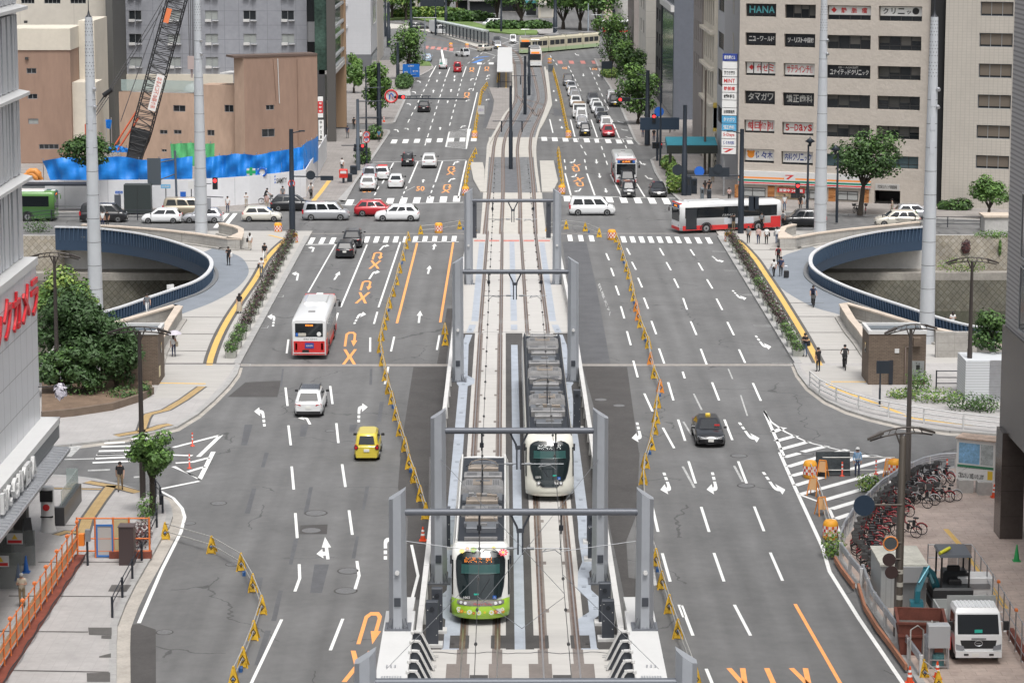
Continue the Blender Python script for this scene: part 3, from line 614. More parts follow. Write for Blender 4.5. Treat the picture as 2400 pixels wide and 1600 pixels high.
PORT=[(p0.y,-4.4,5.65,4.4,10.3,9.25,'nearest grey steel gantry, only its column tops and beam in view at the bottom'),(96.2,-4.33,5.57,4.4,10.1,9.16,'wide grey steel gantry standing on the edge girders over the front of the flowered tram'),(106.9,-2.98,4.19,ZD,11.05,10.08,'grey steel gantry standing over the nose of the cream tram'),(151.95,-2.98,4.21,ZD,11.0,10.08,'grey steel gantry just behind the cream tram'),(197.1,-2.99,4.13,1.9,9.72,8.75,'grey steel gantry farthest off, at the foot of the tram ramp')]
for a_ in PORT:portal(*a_)
wire=mat('copper_wire',(.10,.10,.10),.5,.5)
for T,lb in((TL,'thin overhead contact wire with clips above the left tram track'),(TR,'thin overhead contact wire with clips above the right tram track')):
 o=MB();prev=None
 cpts=[(60,7.7)]+[(p_[0],p_[5]-1.72)for p_ in PORT]+[(250,6.2)]
 for(ya,za),(yb,zb)in zip(cpts,cpts[1:]):o.tube([(T,ya,za),(T,yb,zb)],.014,4)
 for p_ in PORT[1:]:
  o.tube([(T,p_[0],p_[5]-.8),(T,p_[0],p_[5]-1.72)],.012,4)
 for i in range(40):
  y=80+i*4.2;z=next((za+(zb-za)*(y-ya)/(yb-ya)for(ya,za),(yb,zb)in zip(cpts,cpts[1:])if ya<=y<=yb),7)
  o.tube([(T,y-.06,z),(T,y+.06,z)],.06,6)
 tag(o.build('contact_wire',wire),lb,'overhead wire','overhead wires above the tram tracks')
sw=MB()
def sway(P1,P2):sw.tube([P1,P2],.014,4)
sway((-4.2,96.2,8.0),(TL,96,7.6));sway((5.5,96.2,8.0),(TR,96,7.6));sway((-2.98,106.9,8.9),(TR,90,7.6));sway((4.19,106.9,8.9),(TL,88,7.6));sway((TL,90,7.5),(CX,86,7.5));sway((TR,90,7.5),(CX,86,7.5));sway((-4.3,86,6),(TL,93,7.5));sway((5.5,86,6),(TR,93,7.5))
tag(sw.build('span_wire',MATS['arm_steel']),'thin steel span wires strung between the two nearest gantries','span wire')
TGLASS=mat('tram_glass',(.012,.020,.022),.06,0,coat=.5)
TGLASS2=mat('tram_glass_blind',(.030,.085,.08),.12)
TWHITE=mat('tram_white',(.74,.74,.71),.3,coat=.4)
TCREAM=mat('tram_cream',(.66,.65,.58),.3,coat=.4)
TGREEN=mat('tram_lime',(.36,.60,.05),.3,coat=.4)
ROOFD=mat('tram_roof_dark',(.020,.024,.032),.6)
EQUIP=mat('roof_equipment',(.24,.237,.235),.5,.2,var=.16,scale=2.2)
EQUIPB=mat('roof_equipment_brown',(.27,.23,.19),.55,.2,var=.2,scale=2)
EQUIPG=mat('roof_equipment_dark',(.14,.15,.165),.5,.2)
LAMPW=mat('headlamp',(.85,.87,.88),.15,.2)
LAMPG=mat('headlamp_grey',(.30,.29,.28),.25,.4)
LEDO=mat('led_orange',(1,.28,.03),.5,emit=1.2)
LEDW=mat('led_white',(.9,.92,.9),.5,emit=.9)
FLOW=[mat('flower_'+n,c,.5)for n,c in(('red',(.62,.03,.05)),('white',(.82,.82,.80)),('yellow',(.85,.62,.06)),('green',(.35,.62,.12)),('orange',(.80,.20,.03)),('pink',(.75,.20,.18)))]
BLUEM=mat('sign_blue',(.02,.13,.52),.5)
REDM=mat('sign_red',(.58,.03,.03),.5)
def tram_front_xy(u,w_,bulge):
 x=w_*(1-(1-abs(u))**2.2)**(1/2.2)*(1 if u>=0 else-1)if abs(u)>.6 else None
 e=abs(u);xx=w_*min(1,e*1.02-.02*e**6);return(math.copysign(xx,u),bulge*e**2.6)
def tram(name,y,x,z,L_,low,high,label,flowers=False):
 o=empty(name,(x,y,z),0,label,'tram')
 W=1.225
 lv=[(.28,-.06,.92,.55),(.34,-.14,.98,.62),(.62,-.20,1.0,.62),(.95,-.12,1.0,.60),(1.08,-.05,1.0,.58),(1.9,.18,1.0,.52),(2.75,.50,.985,.46),(3.02,.72,.95,.42),(3.18,1.10,.86,.36)]
 NU=18;us=[-1+2*i/NU for i in range(NU+1)]
 def nose(zz):
  for(z0,a0,w0,b0),(z1,a1,w1,b1)in zip(lv,lv[1:]):
   if z0<=zz<=z1+1e-6:t=(zz-z0)/(z1-z0);return a0+(a1-a0)*t,W*(w0+(w1-w0)*t),b0+(b1-b0)*t
 def ringp(zz,off=0):
  a_,w_,b_=nose(zz);P_=[]
  for u in us:fx,fy=tram_front_xy(u,w_+off,b_);P_.append(V3((fx,a_+fy-off,zz)))
  for u in us:fx,fy=tram_front_xy(-u,w_+off,b_);P_.append(V3((fx,L_-a_-fy+off,zz)))
  return P_
 b=MB();b.smooth=True
 b.mat(0).loft([ringp(zz)for zz in(.28,.34,.62,.95,1.08)],cap=False);b.mat(1).loft([ringp(zz)for zz in(1.08,1.5,1.9,2.4,2.75,3.02,3.18)],cap=False)
 b.mat(1).add(ringp(3.18),[list(range(2*NU+2))],False)
 b.build('tram_body',[low,high],o)
 gp=lambda u,zz,off=.012:V3((tram_front_xy(u,nose(zz)[1]+off,nose(zz)[2])[0],nose(zz)[0]+tram_front_xy(u,nose(zz)[1],nose(zz)[2])[1]-off,zz))
 prof=([(1.12,.52),(1.2,.68),(1.6,.76),(2.2,.81),(2.6,.82),(2.78,.78),(2.9,.66),(2.98,.45)]if flowers else[(.78,.28),(.85,.36),(1.15,.62),(1.5,.72),(2.1,.80),(2.6,.80),(2.76,.76),(2.88,.64),(2.95,.45)])
 zk=sorted({z_ for z_,_ in prof}|{z_[0]for z_ in lv if prof[0][0]<z_[0]<prof[-1][0]}|{1.5,2.4});prof=[(z_,next(h0+(h1-h0)*(z_-z0)/(z1-z0)for(z0,h0),(z1,h1)in zip(prof,prof[1:])if z0<=z_<=z1))for z_ in zk]
 w_=MB();w_.smooth=True
 w_.loft([[gp(-hw+2*hw*i/12,zz)for i in range(13)]for zz,hw in prof],closed=False)
 ws=w_.build('windscreen',TGLASS,o)
 f_=MB()
 for s in(-1,1):
  Pn=[gp(s*hw,zz,.02)for zz,hw in prof];f_.tube(Pn,.022,5)
 f_.tube([gp(-prof[0][1]+2*prof[0][1]*i/8,prof[0][0],.02)for i in range(9)],.02,5)
 f_.build('windscreen_frame',BLACKM,o)
 bl=MB();bl.loft([[gp(-.64+1.28*i/10,zz,.022)for i in range(11)]for zz in(2.16,2.5)],closed=False);bl.build('sun_blind',TGLASS2,o)
 bb=MB();bb.tube([gp(-.64+1.28*i/10,2.15,.045)for i in range(11)],.018,5);bb.build('blind_bar',TGLASS2,o)
 di=MB();random.seed(3)
 for i in range(22):
  for j in range(5):
   if random.random()<.58 and i not in(14,15,16):u=-.52+i*.042;zz=2.60+j*.042;c=gp(u+(.06 if not flowers else 0),zz,.03);di.box(c.x-.014,c.x+.014,c.y-.004,c.y+.004,c.z-.011,c.z+.011)
 di.build('destination_display',LEDO if flowers else LEDW,o)
 for s in(-1,1):
  sw_=MB();sw_.smooth=True;sw_.loft([[gp(s*.93,zz),gp(s*.985,zz),V3((s*(nose(zz)[1]+.012),nose(zz)[0]+nose(zz)[2]+.9,zz))]for zz in(1.2,1.4,1.9,2.4,2.6)],closed=False);sw_.build('quarter_window',TGLASS,o)
  hl=MB();c=gp(s*.55,1.0 if flowers else 1.02,.03)
  if flowers:hl.mat(1).loft([[gp(s*e,zz,.02)for e in(.32,.5,.66,.78)]for zz in(.90,.97,1.04)],closed=False);hl.mat(0).disc(gp(s*.5,.97,.025),(0,-1,.1),.07,.03,10);hl.mat(0).disc(gp(s*.64,.98,.025),(s*.3,-1,.1),.06,.03,10)
  else:hl.mat(1).disc(gp(s*.44,.95,.01),(0,-1,.2),.12,.02,14);hl.mat(0).disc(gp(s*.44,.96,.02),(0,-1,.2),.055,.04,12)
  hl.build('headlight',[LAMPW,LAMPG],o)
  sd=MB();n=int(L_/1.5)
  for i in range(n):
   ya=1.9+i*(L_-3.8)/n;sd.add([(s*1.234,ya+.08,1.25),(s*1.234,ya+(L_-3.8)/n-.08,1.25),(s*1.214,ya+(L_-3.8)/n-.08,2.5),(s*1.214,ya+.08,2.5)],[[0,1,2,3]])
  sd.build('side_window_band',TGLASS,o)
  mi=MB();mi.box(s*1.25-.04,s*1.25+.04,.9,1.0,2.4,2.75);mi.build('mirror',BLACKM,o)
 if flowers:
  gb=MB();gb.smooth=True;gb.loft([[gp(-.72+1.44*i/14,zz,.014)for i in range(15)]for zz in(.865,.95,1.075)],closed=False);gb.build('grille_band',mat('tram_band_grey',(.20,.17,.16),.4),o)
  t_=MB();c0,c1=gp(-.22,.915,.03),gp(.36,.915,.03);c0.y=c1.y=min(c0.y,c1.y)-.01;lettering(t_,'Flower Train',c0,c1-c0,V3((0,.01,.085)));t_.build('name_lettering',REDM,o)
  fl=MB()
  def flower(u,zz,r,ci,n=9):
   c=gp(u,zz,.03)
   for k in range(n):
    t=2*math.pi*k/n;d=V3((math.cos(t),0,math.sin(t)));e=V3((-math.sin(t),0,math.cos(t)))*r*.22
    fl.mat(ci).poly([c+d*r*.2,c+d*r*.7-e,c+d*r,c+d*r*.7+e])
   fl.mat(2 if ci!=2 else 4).disc(c,(0,-1,0),r*.25,.01,8)
  for u,zz,r,ci in((-.72,.70,.10,1),(-.72,.60,.07,1),(-.62,.62,.09,4),(-.36,.62,.12,1),(-.22,.58,.07,0),(-.06,.60,.12,1),(.14,.62,.06,2),(.36,.60,.12,1),(.50,.62,.10,0),(.72,.68,.09,1),(.74,.58,.08,4),(-.5,.6,.05,2),(.26,.62,.05,3)):flower(u,zz,r,ci)
  for x_,y_,zz,r,ci in((.95,.62,2.93,.21,0),(-.30,.72,3.03,.15,3),(-.55,.75,3.06,.10,5),(-.78,.66,2.98,.12,2),(.55,.80,3.08,.10,2)):
   for k in range(9):
    t=2*math.pi*k/9;n_=V3((0,-.62,.78));ex=V3((1,0,0));ey=V3((0,.78,.62));d=ex*math.cos(t)+ey*math.sin(t);e=(ey*math.cos(t)-ex*math.sin(t))*r*.22;c=V3((x_,y_-.06,zz+.05))
    fl.mat(ci).poly([c+d*r*.2,c+d*r*.7-e,c+d*r,c+d*r*.7+e])
   fl.mat(2).disc(V3((x_,y_-.06,zz+.055)),(0,-.62,.78),r*.25,.012,8)
  fl.build('flower_decoration',FLOW,o)
  pa=MB();c=gp(.60,.62,.035);pa.box(c.x-.1,c.x+.1,c.y-.01,c.y,.53,.74);pa.build('notice_plate',WHITEP,o)
 else:
  pa=MB();c=gp(.26,.98,.03);pa.box(c.x-.09,c.x+.09,c.y-.01,c.y,.90,1.12);pa.build('notice_plate',WHITEP,o)
  bp_=MB();bp_.smooth=True;bp_.loft([[gp(-.45+.9*i/8,zz,.04)for i in range(9)]for zz in(.33,.40,.45)],closed=False);bp_.build('coupler_cover',TCREAM,o)
 nm=MB();s_='1002' if flowers else '5207B';c0=gp(-.56,1.155 if flowers else 1.20,.03);c1=gp(-.34,1.155 if flowers else 1.20,.03);y_=min(c0.y,c1.y)-.01;c0.y=c1.y=y_;lettering(nm,s_,c0,c1-c0,V3((0,.015,.10)),.02);nm.build('fleet_number',WHITEP,o)
 wc=MB();c=gp(.46 if flowers else .36,1.2,.03);wc.box(c.x-.075,c.x+.075,c.y-.01,c.y,1.12,1.27);w1=wc.build('access_badge',BLUEM,o)
 ww=MB();ww.tube([(c.x,c.y-.02,1.25),(c.x,c.y-.02,1.19),(c.x+.04,c.y-.02,1.19),(c.x+.05,c.y-.02,1.15)],.009,4);ww.tube([(c.x+.035*math.cos(t),c.y-.02,1.17+.035*math.sin(t))for t in(2.2,3,3.9,4.8,5.6)],.007,4);ww.build('badge_symbol',WHITEP,o)
 gcard=MB();c=gp(-.14 if flowers else .2,1.33,.02);gcard.box(c.x-.1,c.x+.1,c.y-.01,c.y,1.3,1.37);gcard.build('route_card',mat('card_green',(.03,.5,.38),.5),o)
 wp=MB();wp.tube([gp(-.05,1.25,.04),gp(-.42 if not flowers else .3,1.95,.05)],.014,5);wp.build('wiper',BLACKM,o)
 rf=MB();rf.box(-.98,.98,1.62,L_-1.62,3.17,3.20)
 for e in(1.62,L_-1.62):rf.tube([(-.98*math.cos(math.pi*i/8),e,3.16)for i in range(9)],.05,5)
 rf.build('roof_deck',ROOFD,o)
 for s in(-1,1):
  cm=MB();cm.loft([[(s*1.16,1.4,3.0),(s*1.06,1.4,3.34),(s*1.0,1.4,3.34),(s*.98,1.4,3.1)],[(s*1.16,L_-1.4,3.0),(s*1.06,L_-1.4,3.34),(s*1.0,L_-1.4,3.34),(s*.98,L_-1.4,3.1)]]);cm.build('roof_coaming',ROOFD if not flowers else high,o)
 seq=([(.0,'lip'),(.9,'duct'),(1.9,'box'),(3.2,'grill'),(4.6,'box'),(5.5,'motor'),(7.0,'ac'),(8.9,'grill'),(10.2,'box'),(11.8,'arch')]if flowers else[(.0,'lip'),(.8,'duct'),(1.8,'box'),(3.1,'grill'),(4.3,'motor'),(5.8,'ac'),(7.6,'duct'),(8.5,'bar'),(9.6,'box'),(10.7,'arch'),(11.2,'grill'),(12.9,'ac'),(14.6,'arch'),(15.5,'grill'),(16.9,'duct'),(18.2,'box'),(19.8,'grill'),(21.6,'ac'),(23.4,'box')])
 tot=13.4 if flowers else 25.2;k_=(L_-3.6)/tot
 for d,kd in seq:
  e=MB();y_=1.85+d*k_
  if kd=='lip':e.mat(0).box(-.7,.7,y_-.15,y_,3.2,3.32)
  elif kd=='duct':e.mat(2).cbox((0,y_+.45*k_,3.2),1.3,.75*k_,.22,0,.03);e.mat(0).cbox((.05,y_+.42*k_,3.42),.4,.2,.1)
  elif kd=='box':
   e.mat(1 if flowers else 0).cbox((0,y_+.55*k_,3.2),1.42,.62*k_,.34,0,.04);e.mat(2).cbox((0,y_+.0,3.2),1.5,.35*k_,.18)
   for sx in(-1,1):
    for sy in(-.2,.2):e.mat(3).disc((sx*.6,y_+.55*k_+sy,3.54),(0,0,1),.035,.012,6)
  elif kd=='grill':
   e.mat(0).cbox((0,y_+.55*k_,3.2),1.78,.8*k_,.30,0,.03)
   for sx in(-1,1):
    for j in range(9):e.mat(3).box(sx*.52+(j-4)*.055-.012,sx*.52+(j-4)*.055+.012,y_+.3*k_,y_+.8*k_,3.5,3.506)
  elif kd=='motor':
   e.mat(2).cbox((0,y_+.7*k_,3.2),1.8,1.2*k_,.12)
   for j,(mx,my)in enumerate(((-.35,.4),(-.15,.7),(.1,.5),(.32,.75),(-.5,.8),(.55,.3))):e.mat(j%2*3 if j%2==0 else 1).cbox((mx,y_+my*k_,3.32),.24,.2,.12+.05*(j%3),0,.02);e.mat(0).disc((mx,y_+my*k_+.1,3.36),(0,0,1),.06,.12,8)
   e.mat(0).cbox((.6,y_+.3*k_,3.32),.3,.14,.12)
  elif kd=='ac':
   e.mat(0).loft([[(-.98,y_,3.2),(.98,y_,3.2),(.98,y_+1.5*k_,3.2),(-.98,y_+1.5*k_,3.2)],[(-.94,y_+.08,3.46),(.94,y_+.08,3.46),(.94,y_+1.4*k_,3.46),(-.94,y_+1.4*k_,3.46)],[(-.78,y_+.12,3.56),(.78,y_+.12,3.56),(.78,y_+1.35*k_,3.56),(-.78,y_+1.35*k_,3.56)]])
   e.mat(1).box(-.44,.44,y_+.3*k_,y_+1.25*k_,3.56,3.585);e.mat(2).box(-.33,.33,y_+.85*k_,y_+1.1*k_,3.585,3.59)
   for sx in(-1,1):
    for i in range(4):
     for j in range(6):e.mat(3).box(sx*.61+(i-1.5)*.075-.02,sx*.61+(i-1.5)*.075+.02,y_+(.32+j*.15)*k_,y_+(.39+j*.15)*k_,3.56,3.566)
  elif kd=='bar':e.mat(0).box(-.9,.9,y_,y_+.12,3.3,3.4);e.mat(2).box(-.8,.8,y_+.2,y_+.9,3.2,3.28)
  elif kd=='arch':e.mat(1).tube([(-.7+1.4*i/10,y_,3.3+.28*math.sin(math.pi*i/10)**.5)for i in range(11)],.025,6);e.mat(2).cbox((0,y_+.4,3.2),1.2,.5,.15)
  e.build({'lip':'light_bar','duct':'cable_duct','box':'equipment_box','grill':'vent_box','motor':'pantograph_base','ac':'air_conditioner','bar':'gangway_cover','arch':'cable_arch'}[kd],[EQUIP,EQUIPB,EQUIPG,BLACKM],o)
 pg=MB();y_=1.85+(6.0 if flowers else 4.9)*k_
 top=4.75
 pg.tube([(0,y_,3.4),(0,y_+1.6,4.0),(0,y_+.6,top)],.035,6);pg.tube([(-.75,y_+.6,top-.12),(-.5,y_+.6,top),(.5,y_+.6,top),(.75,y_+.6,top-.12)],.022,5);pg.tube([(-.4,y_+.85,top),(.4,y_+.85,top)],.02,5)
 pg.build('pantograph',BLACKM,o)
 bg_=MB()
 for yy in(1.9,4.2,L_/2-1,L_/2+1.2,L_-4.2,L_-1.9):
  for sx in(-1,1):bg_.disc((sx*.76,yy,.33),(sx,0,0),.32,.1,12)
  bg_.box(-.9,.9,yy-.6,yy+.6,.12,.3)
 bg_.build('running_gear',BLACKM,o)
 return o
tram('city_tram',100.36,TL,ZD+.02,18.5,TGREEN,TWHITE,'white and lime green tram with flower stickers, nearest on the left track',True)
tram('city_tram',121.3,TR,ZD+.02,30.2,TCREAM,TCREAM,'plain cream tram with a dark oval windscreen on the right track')
WGLASS=mat('window_glass',(.020,.024,.028),.12,coat=.3)
WGLASSB=mat('window_glass_blue',(.10,.16,.18),.12,coat=.3)
WBLIND=mat('window_blind',(.30,.32,.31),.7)
WFRAME=mat('window_frame_grey',(.30,.31,.32),.45,.4)
WFRAMED=mat('window_frame_dark',(.06,.06,.06),.45,.3)
class Face:
 """upright plane over p0 -> p1 (left to right seen from outside)"""
 def __init__(s,p0,p1):
  s.p=V3((p0[0],p0[1],0));d=V3((p1[0]-p0[0],p1[1]-p0[1],0));s.L=d.length;s.d=d/s.L;s.n=V3((s.d.y,-s.d.x,0))
 def __call__(s,u,z,o=0):v=s.p+s.d*u+s.n*o;return V3((v.x,v.y,z))
 def loc(s,k,x,y):
  uv=q(k,x,y)if k else(x,y);r=ray(*uv);c=V3((0,0,H));t=(s.p-c).dot(s.n)/r.dot(s.n);P_=c+r*t
  return(P_-s.p).dot(s.d),P_.z
 def rect(s,k,x0,y0,x1,y1):
  a0,b1=s.loc(k,x0,(y0));a1,b0=s.loc(k,x1,y1);a2,b2=s.loc(k,x1,y0)
  return(min(a0,a1),max(a0,a1),b0,b1)
def wall_holes(mb,F_,u0,u1,z0,z1,holes,dep=.25):
 us=sorted({u0,u1,*[min(max(h[i],u0),u1)for h in holes for i in(0,1)]});zs=sorted({z0,z1,*[min(max(h[i],z0),z1)for h in holes for i in(2,3)]})
 for a_,b_ in zip(us,us[1:]):
  for c_,d_ in zip(zs,zs[1:]):
   mu,mz=(a_+b_)/2,(c_+d_)/2
   if any(h[0]<mu<h[1]and h[2]<mz<h[3]for h in holes):continue
   mb.poly([F_(a_,c_),F_(b_,c_),F_(b_,d_),F_(a_,d_)])
 for h in holes:
  a_,b_,c_,d_=h
  for P_ in([(a_,c_),(b_,c_)],[(b_,c_),(b_,d_)],[(b_,d_),(a_,d_)],[(a_,d_),(a_,c_)]):
   (x0,y0),(x1,y1)=P_;mb.poly([F_(x0,y0),F_(x0,y0,-dep),F_(x1,y1,-dep),F_(x1,y1)])
def window(parent,F_,h,glass,frame=None,mull=2,dep=.22,bar=None,sill=None,name='window',open_=None):
 a_,b_,c_,d_=h;mb=MB();f=.06
 mb.mat(0).poly([F_(a_,c_,-dep+.02),F_(b_,c_,-dep+.02),F_(b_,d_,-dep+.02),F_(a_,d_,-dep+.02)])
 frame=frame or WFRAMED
 def fb(u0,u1,z0,z1):mb.mat(1).loft([[F_(u0,z0,-dep+.022),F_(u1,z0,-dep+.022),F_(u1,z1,-dep+.022),F_(u0,z1,-dep+.022)],[F_(u0,z0,-dep+.07),F_(u1,z0,-dep+.07),F_(u1,z1,-dep+.07),F_(u0,z1,-dep+.07)]])
 fb(a_,b_,c_,c_+f);fb(a_,b_,d_-f,d_);fb(a_,a_+f,c_+f,d_-f);fb(b_-f,b_,c_+f,d_-f)
 for i in range(1,mull):u=a_+(b_-a_)*i/mull;fb(u-f/2,u+f/2,c_+f,d_-f)
 if bar:z=c_+(d_-c_)*bar;fb(a_+f,b_-f,z-f/2,z+f/2)
 if sill:
  mb.mat(2).loft([[F_(a_-.1,c_-.12,-.05),F_(b_+.1,c_-.12,-.05),F_(b_+.1,c_-.01,-.05),F_(a_-.1,c_-.01,-.05)],[F_(a_-.1,c_-.12,.1),F_(b_+.1,c_-.12,.1),F_(b_+.1,c_-.02,.1),F_(a_-.1,c_-.02,.1)]])
 return mb.build(name,[glass,frame,sill or frame],parent)
def slab(F_,u0,u1,z0,z1,o0,o1,mb=None):
 mb=mb or MB();return mb.loft([[F_(u0,z0,o0),F_(u1,z0,o0),F_(u1,z1,o0),F_(u0,z1,o0)],[F_(u0,z0,o1),F_(u1,z0,o1),F_(u1,z1,o1),F_(u0,z1,o1)]])
def sign(parent,F_,rect,text,bg=None,fg=None,o=.03,pad=.12,name='sign',bold=.02,th=.06,tname='sign_lettering'):
 a_,b_,c_,d_=rect
 if bg:s_=slab(F_,a_,b_,c_,d_,o-th,o).build(name,bg,parent)
 else:s_=parent
 if text:
  t=MB();w_,h_=b_-a_,d_-c_;lettering(t,text,F_(a_+w_*pad*.5,c_+h_*pad,o+.012),F_.d*(w_*(1-pad)),V3((0,0,h_*(1-2*pad))),bold);return t.build(tname,fg,s_)
 return s_
def block(o,F_,z0,z1,depth,m_,holes=(),u0=0,u1=None,name='wall',dep=.25,roof=True,back=True):
 """a building volume: the street front carries the openings"""
 u1=F_.L if u1 is None else u1;mb=MB();wall_holes(mb,F_,u0,u1,z0,z1,list(holes),dep)
 A_,B_,C_,D_=F_(u0,z0),F_(u1,z0),F_(u1,z0,-depth),F_(u0,z0,-depth)
 up_=lambda p:V3((p.x,p.y,z1))
 mb.poly([B_,C_,up_(C_),up_(B_)]);mb.poly([D_,A_,up_(A_),up_(D_)])
 if back:mb.poly([C_,D_,up_(D_),up_(C_)])
 w_=mb.build(name,m_,o)
 if roof:r=MB();r.poly([up_(A_)-V3((0,0,.3)),up_(B_)-V3((0,0,.3)),up_(C_)-V3((0,0,.3)),up_(D_)-V3((0,0,.3))]);r.build('roof',mat('roof_grey',(.22,.22,.215),.9,var=.2,scale=.3),o)
 return w_
def B(name,label,cat='building',at=(0,0)):return empty(name,(0,0,0),0,label,cat)
def rows(F_,k,xs,ys):return[F_.rect(k,x0,y0,x1,y1)for(y0,y1)in ys for(x0,x1)in xs]
BEIGE=mat('facade_beige',(.46,.415,.365),.85,var=.06,scale=.7,bump=.9,bscale=2.6)
TILEB=mat('facade_tile_beige',(.47,.435,.385),.75,var=.05,scale=.4,extra=joints(.3,.3,.03,(3,2),.80))
TILEW=mat('facade_tile_white',(.66,.66,.67),.5,var=.03,scale=.4,extra=joints(0,1.45,.05,(3,2),.45))
GREYT=mat('facade_grey_tile',(.285,.295,.325),.6,var=.10,scale=.25,extra=joints(1.9,1.9,.05,(3,2),.62))
PEACH=mat('facade_peach',(.42,.30,.225),.9,var=.14,scale=.25,bump=.2,stretch=(1,1,.35))
PEACHD=mat('facade_brown',(.30,.20,.15),.9,var=.12,scale=.25,bump=.2,stretch=(1,1,.25),extra=joints(0,6.1,.06,(3,2),.7))
CREAM=mat('facade_cream',(.60,.555,.47),.85,var=.06,scale=.3)
CREAM2=mat('facade_pale',(.55,.53,.48),.85,var=.06,scale=.2,extra=joints(6.5,4.3,.06,(3,2),.75))
GREYS=mat('facade_light_grey',(.50,.51,.53),.55,var=.04,scale=.3,extra=joints(1.1,.75,.02,(3,2),.86))
GREYD=mat('facade_dark_grey',(.135,.14,.15),.6,var=.06,scale=.3,extra=joints(1.3,.6,.02,(3,2),.8))
TAUPE=mat('facade_taupe',(.27,.245,.23),.8,var=.06,scale=.3)
NAVYG=mat('facade_blue_grey',(.135,.15,.18),.5,var=.08,scale=.3)
FIN=mat('fin_metal',(.58,.595,.62),.4,.25,var=.04,scale=.6)
o=B('department_store','white department store with vertical metal fins and big red lettering, cut by the left edge')
XW=-24.5;Fs=Face((XW,60),(XW,127.6))
b=MB()
def fbox(u0,u1,z0,z1,o0,o1,mb):return slab(Fs,u0,u1,z0,z1,o0,o1,mb)
fbox(0,Fs.L,6.0,14.3,-14,0,b);b.build('tiled_wall',mat('store_tile',(.62,.63,.65),.35,var=.03,scale=.4,extra=joints(1.5,1.9,.05,(1,2),.5)),o)
b=MB();fbox(0,Fs.L-.3,14.3,40,-14,-.95,b);b.build('fin_wall_backing',mat('store_dark',(.045,.05,.06),.3),o)
random.seed(11)
for fi,(z0,z1)in enumerate(((14.75,18.5),(19.1,22.9),(23.5,27.3),(27.9,31.8),(32.4,36))):
 b=MB();u=Fs.L-.1
 while u>Fs.L-34:
  w_=random.choice((.42,.5,.75,.95));fbox(u-w_,u,z0,z1,-.94,-.66+random.random()*.06,b);u-=w_+random.choice((.28,.34,.42))
 fbox(Fs.L-.25,Fs.L,z0,z1,-8,-.62,b)
 b.build('vertical_fins',FIN,o)
 lg=MB();lg.loft([[Fs(0,z1+.02,-.9),Fs(0,z1+.25,-.1),Fs(0,z1+.42,-.1),Fs(0,z1+.58,-.9)],[Fs(Fs.L+.3,z1+.02,-.9),Fs(Fs.L+.3,z1+.25,-.1),Fs(Fs.L+.3,z1+.42,-.1),Fs(Fs.L+.3,z1+.58,-.9)]]);lg.build('floor_ledge',WHITEP,o)
lg=MB();fbox(0,Fs.L+.1,14.3,14.7,-1.2,.1,lg);lg.build('wall_coping',WHITEP,o)
lg=MB();fbox(0,Fs.L+.5,5.75,6.1,-.5,.95,lg);lg.build('canopy_upstand',WHITEP,o)
b=MB()
for i in range(7):fbox(0,Fs.L+.4,5.02+i*.1,5.07+i*.1,.55,.93,b)
fbox(0,Fs.L+.4,5.0,5.74,-.4,.5,b);b.build('louvre_band',mat('louvre_grey',(.30,.31,.32),.45,.4),o)
b=MB();b.loft([[Fs(0,4.75,.3),Fs(0,4.62,1.75),Fs(0,4.82,1.78),Fs(0,4.98,.3)],[Fs(Fs.L-1.2,4.75,.3),Fs(Fs.L-1.2,4.62,1.75),Fs(Fs.L-1.2,4.82,1.78),Fs(Fs.L-1.2,4.98,.3)]])
for i in range(80):fbox(Fs.L-1.5-i*.55,Fs.L-1.42-i*.55,4.84,4.93,.5,1.72,b)
b.build('canopy',mat('canopy_metal',(.42,.43,.45),.4,.5,var=.06),o)
t=MB();lettering(t,'ビックカメラ',Fs(54.3,11.75,.02),Fs.d*13.2,V3((0,0,2.15)),.02,depth=.12);t.build('red_lettering',mat('letter_red',(.62,.02,.03),.4),o)
t=MB();lettering(t,'BIC CAMERA',Fs(51.6,5.05,1.1),Fs.d*8.2,V3((0,0,1.0)),.03,depth=.18);t.build('white_lettering',WHITEP,o)
b=MB();fbox(0,Fs.L-.6,0.15,4.7,-6,-1.4,b);b.build('ground_floor_wall',mat('store_ground',(.075,.07,.068),.4,var=.2,scale=.4),o)
for i in range(9):b=MB();fbox(Fs.L-1.4-i*4.1,Fs.L-.7-i*4.1,.15,4.7,-1.3,-.6,b);b.build('pillar',mat('pillar_dark',(.11,.105,.10),.5,var=.1),o)
for i in range(8):b=MB();fbox(Fs.L-4.6-i*4.1,Fs.L-1.7-i*4.1,.3,3.4,-1.38,-1.32,b);b.build('shop_window',WGLASS,o)
o=B('office_block','grey corrugated office block on a brown stone arcade, cut by the right edge')
XR=26.05;Fr=Face((XR,127),(XR,60))
b=MB();slab(Fr,0,Fr.L,11.2,46,-15,0,b)
b.build('corrugated_wall',mat('corrugated_grey',(.43,.42,.42),.5,.2,extra=joints(0,.24,.1,(3,2),.55)),o)
for i in range(9):window(o,Fr,(3.6 if i<2 else 5.4,12,11.6+i*3.7,14.9+i*3.7),mat('curtain_glass',(.035,.045,.05),.08),GALV,3,-.03)
b=MB();slab(Fr,-.15,Fr.L,5.8,11.2,-15,.12,b);b.build('stone_band',mat('brown_granite',(.075,.062,.056),.25,var=.12,scale=1.2,extra=joints(1.5,1.35,.02,(1,2),.5)),o)
for y_ in(127.0,114.5,102):b=MB();b.box(XR-.3,XR+.9,y_-1.6,y_,.15,5.8);b.build('stone_pillar',MATS['brown_granite'],o)
b=MB();slab(Fr,0,Fr.L,.15,5.8,-12,-5.5,b);b.build('shopfront',WGLASS,o)
o=B('corner_office_building','beige corner office building with tenant signs in deep windows above a convenience store')
c0,c1=(25.2,266.8),(44.9,260.2);Fb=Face(c0,c1)
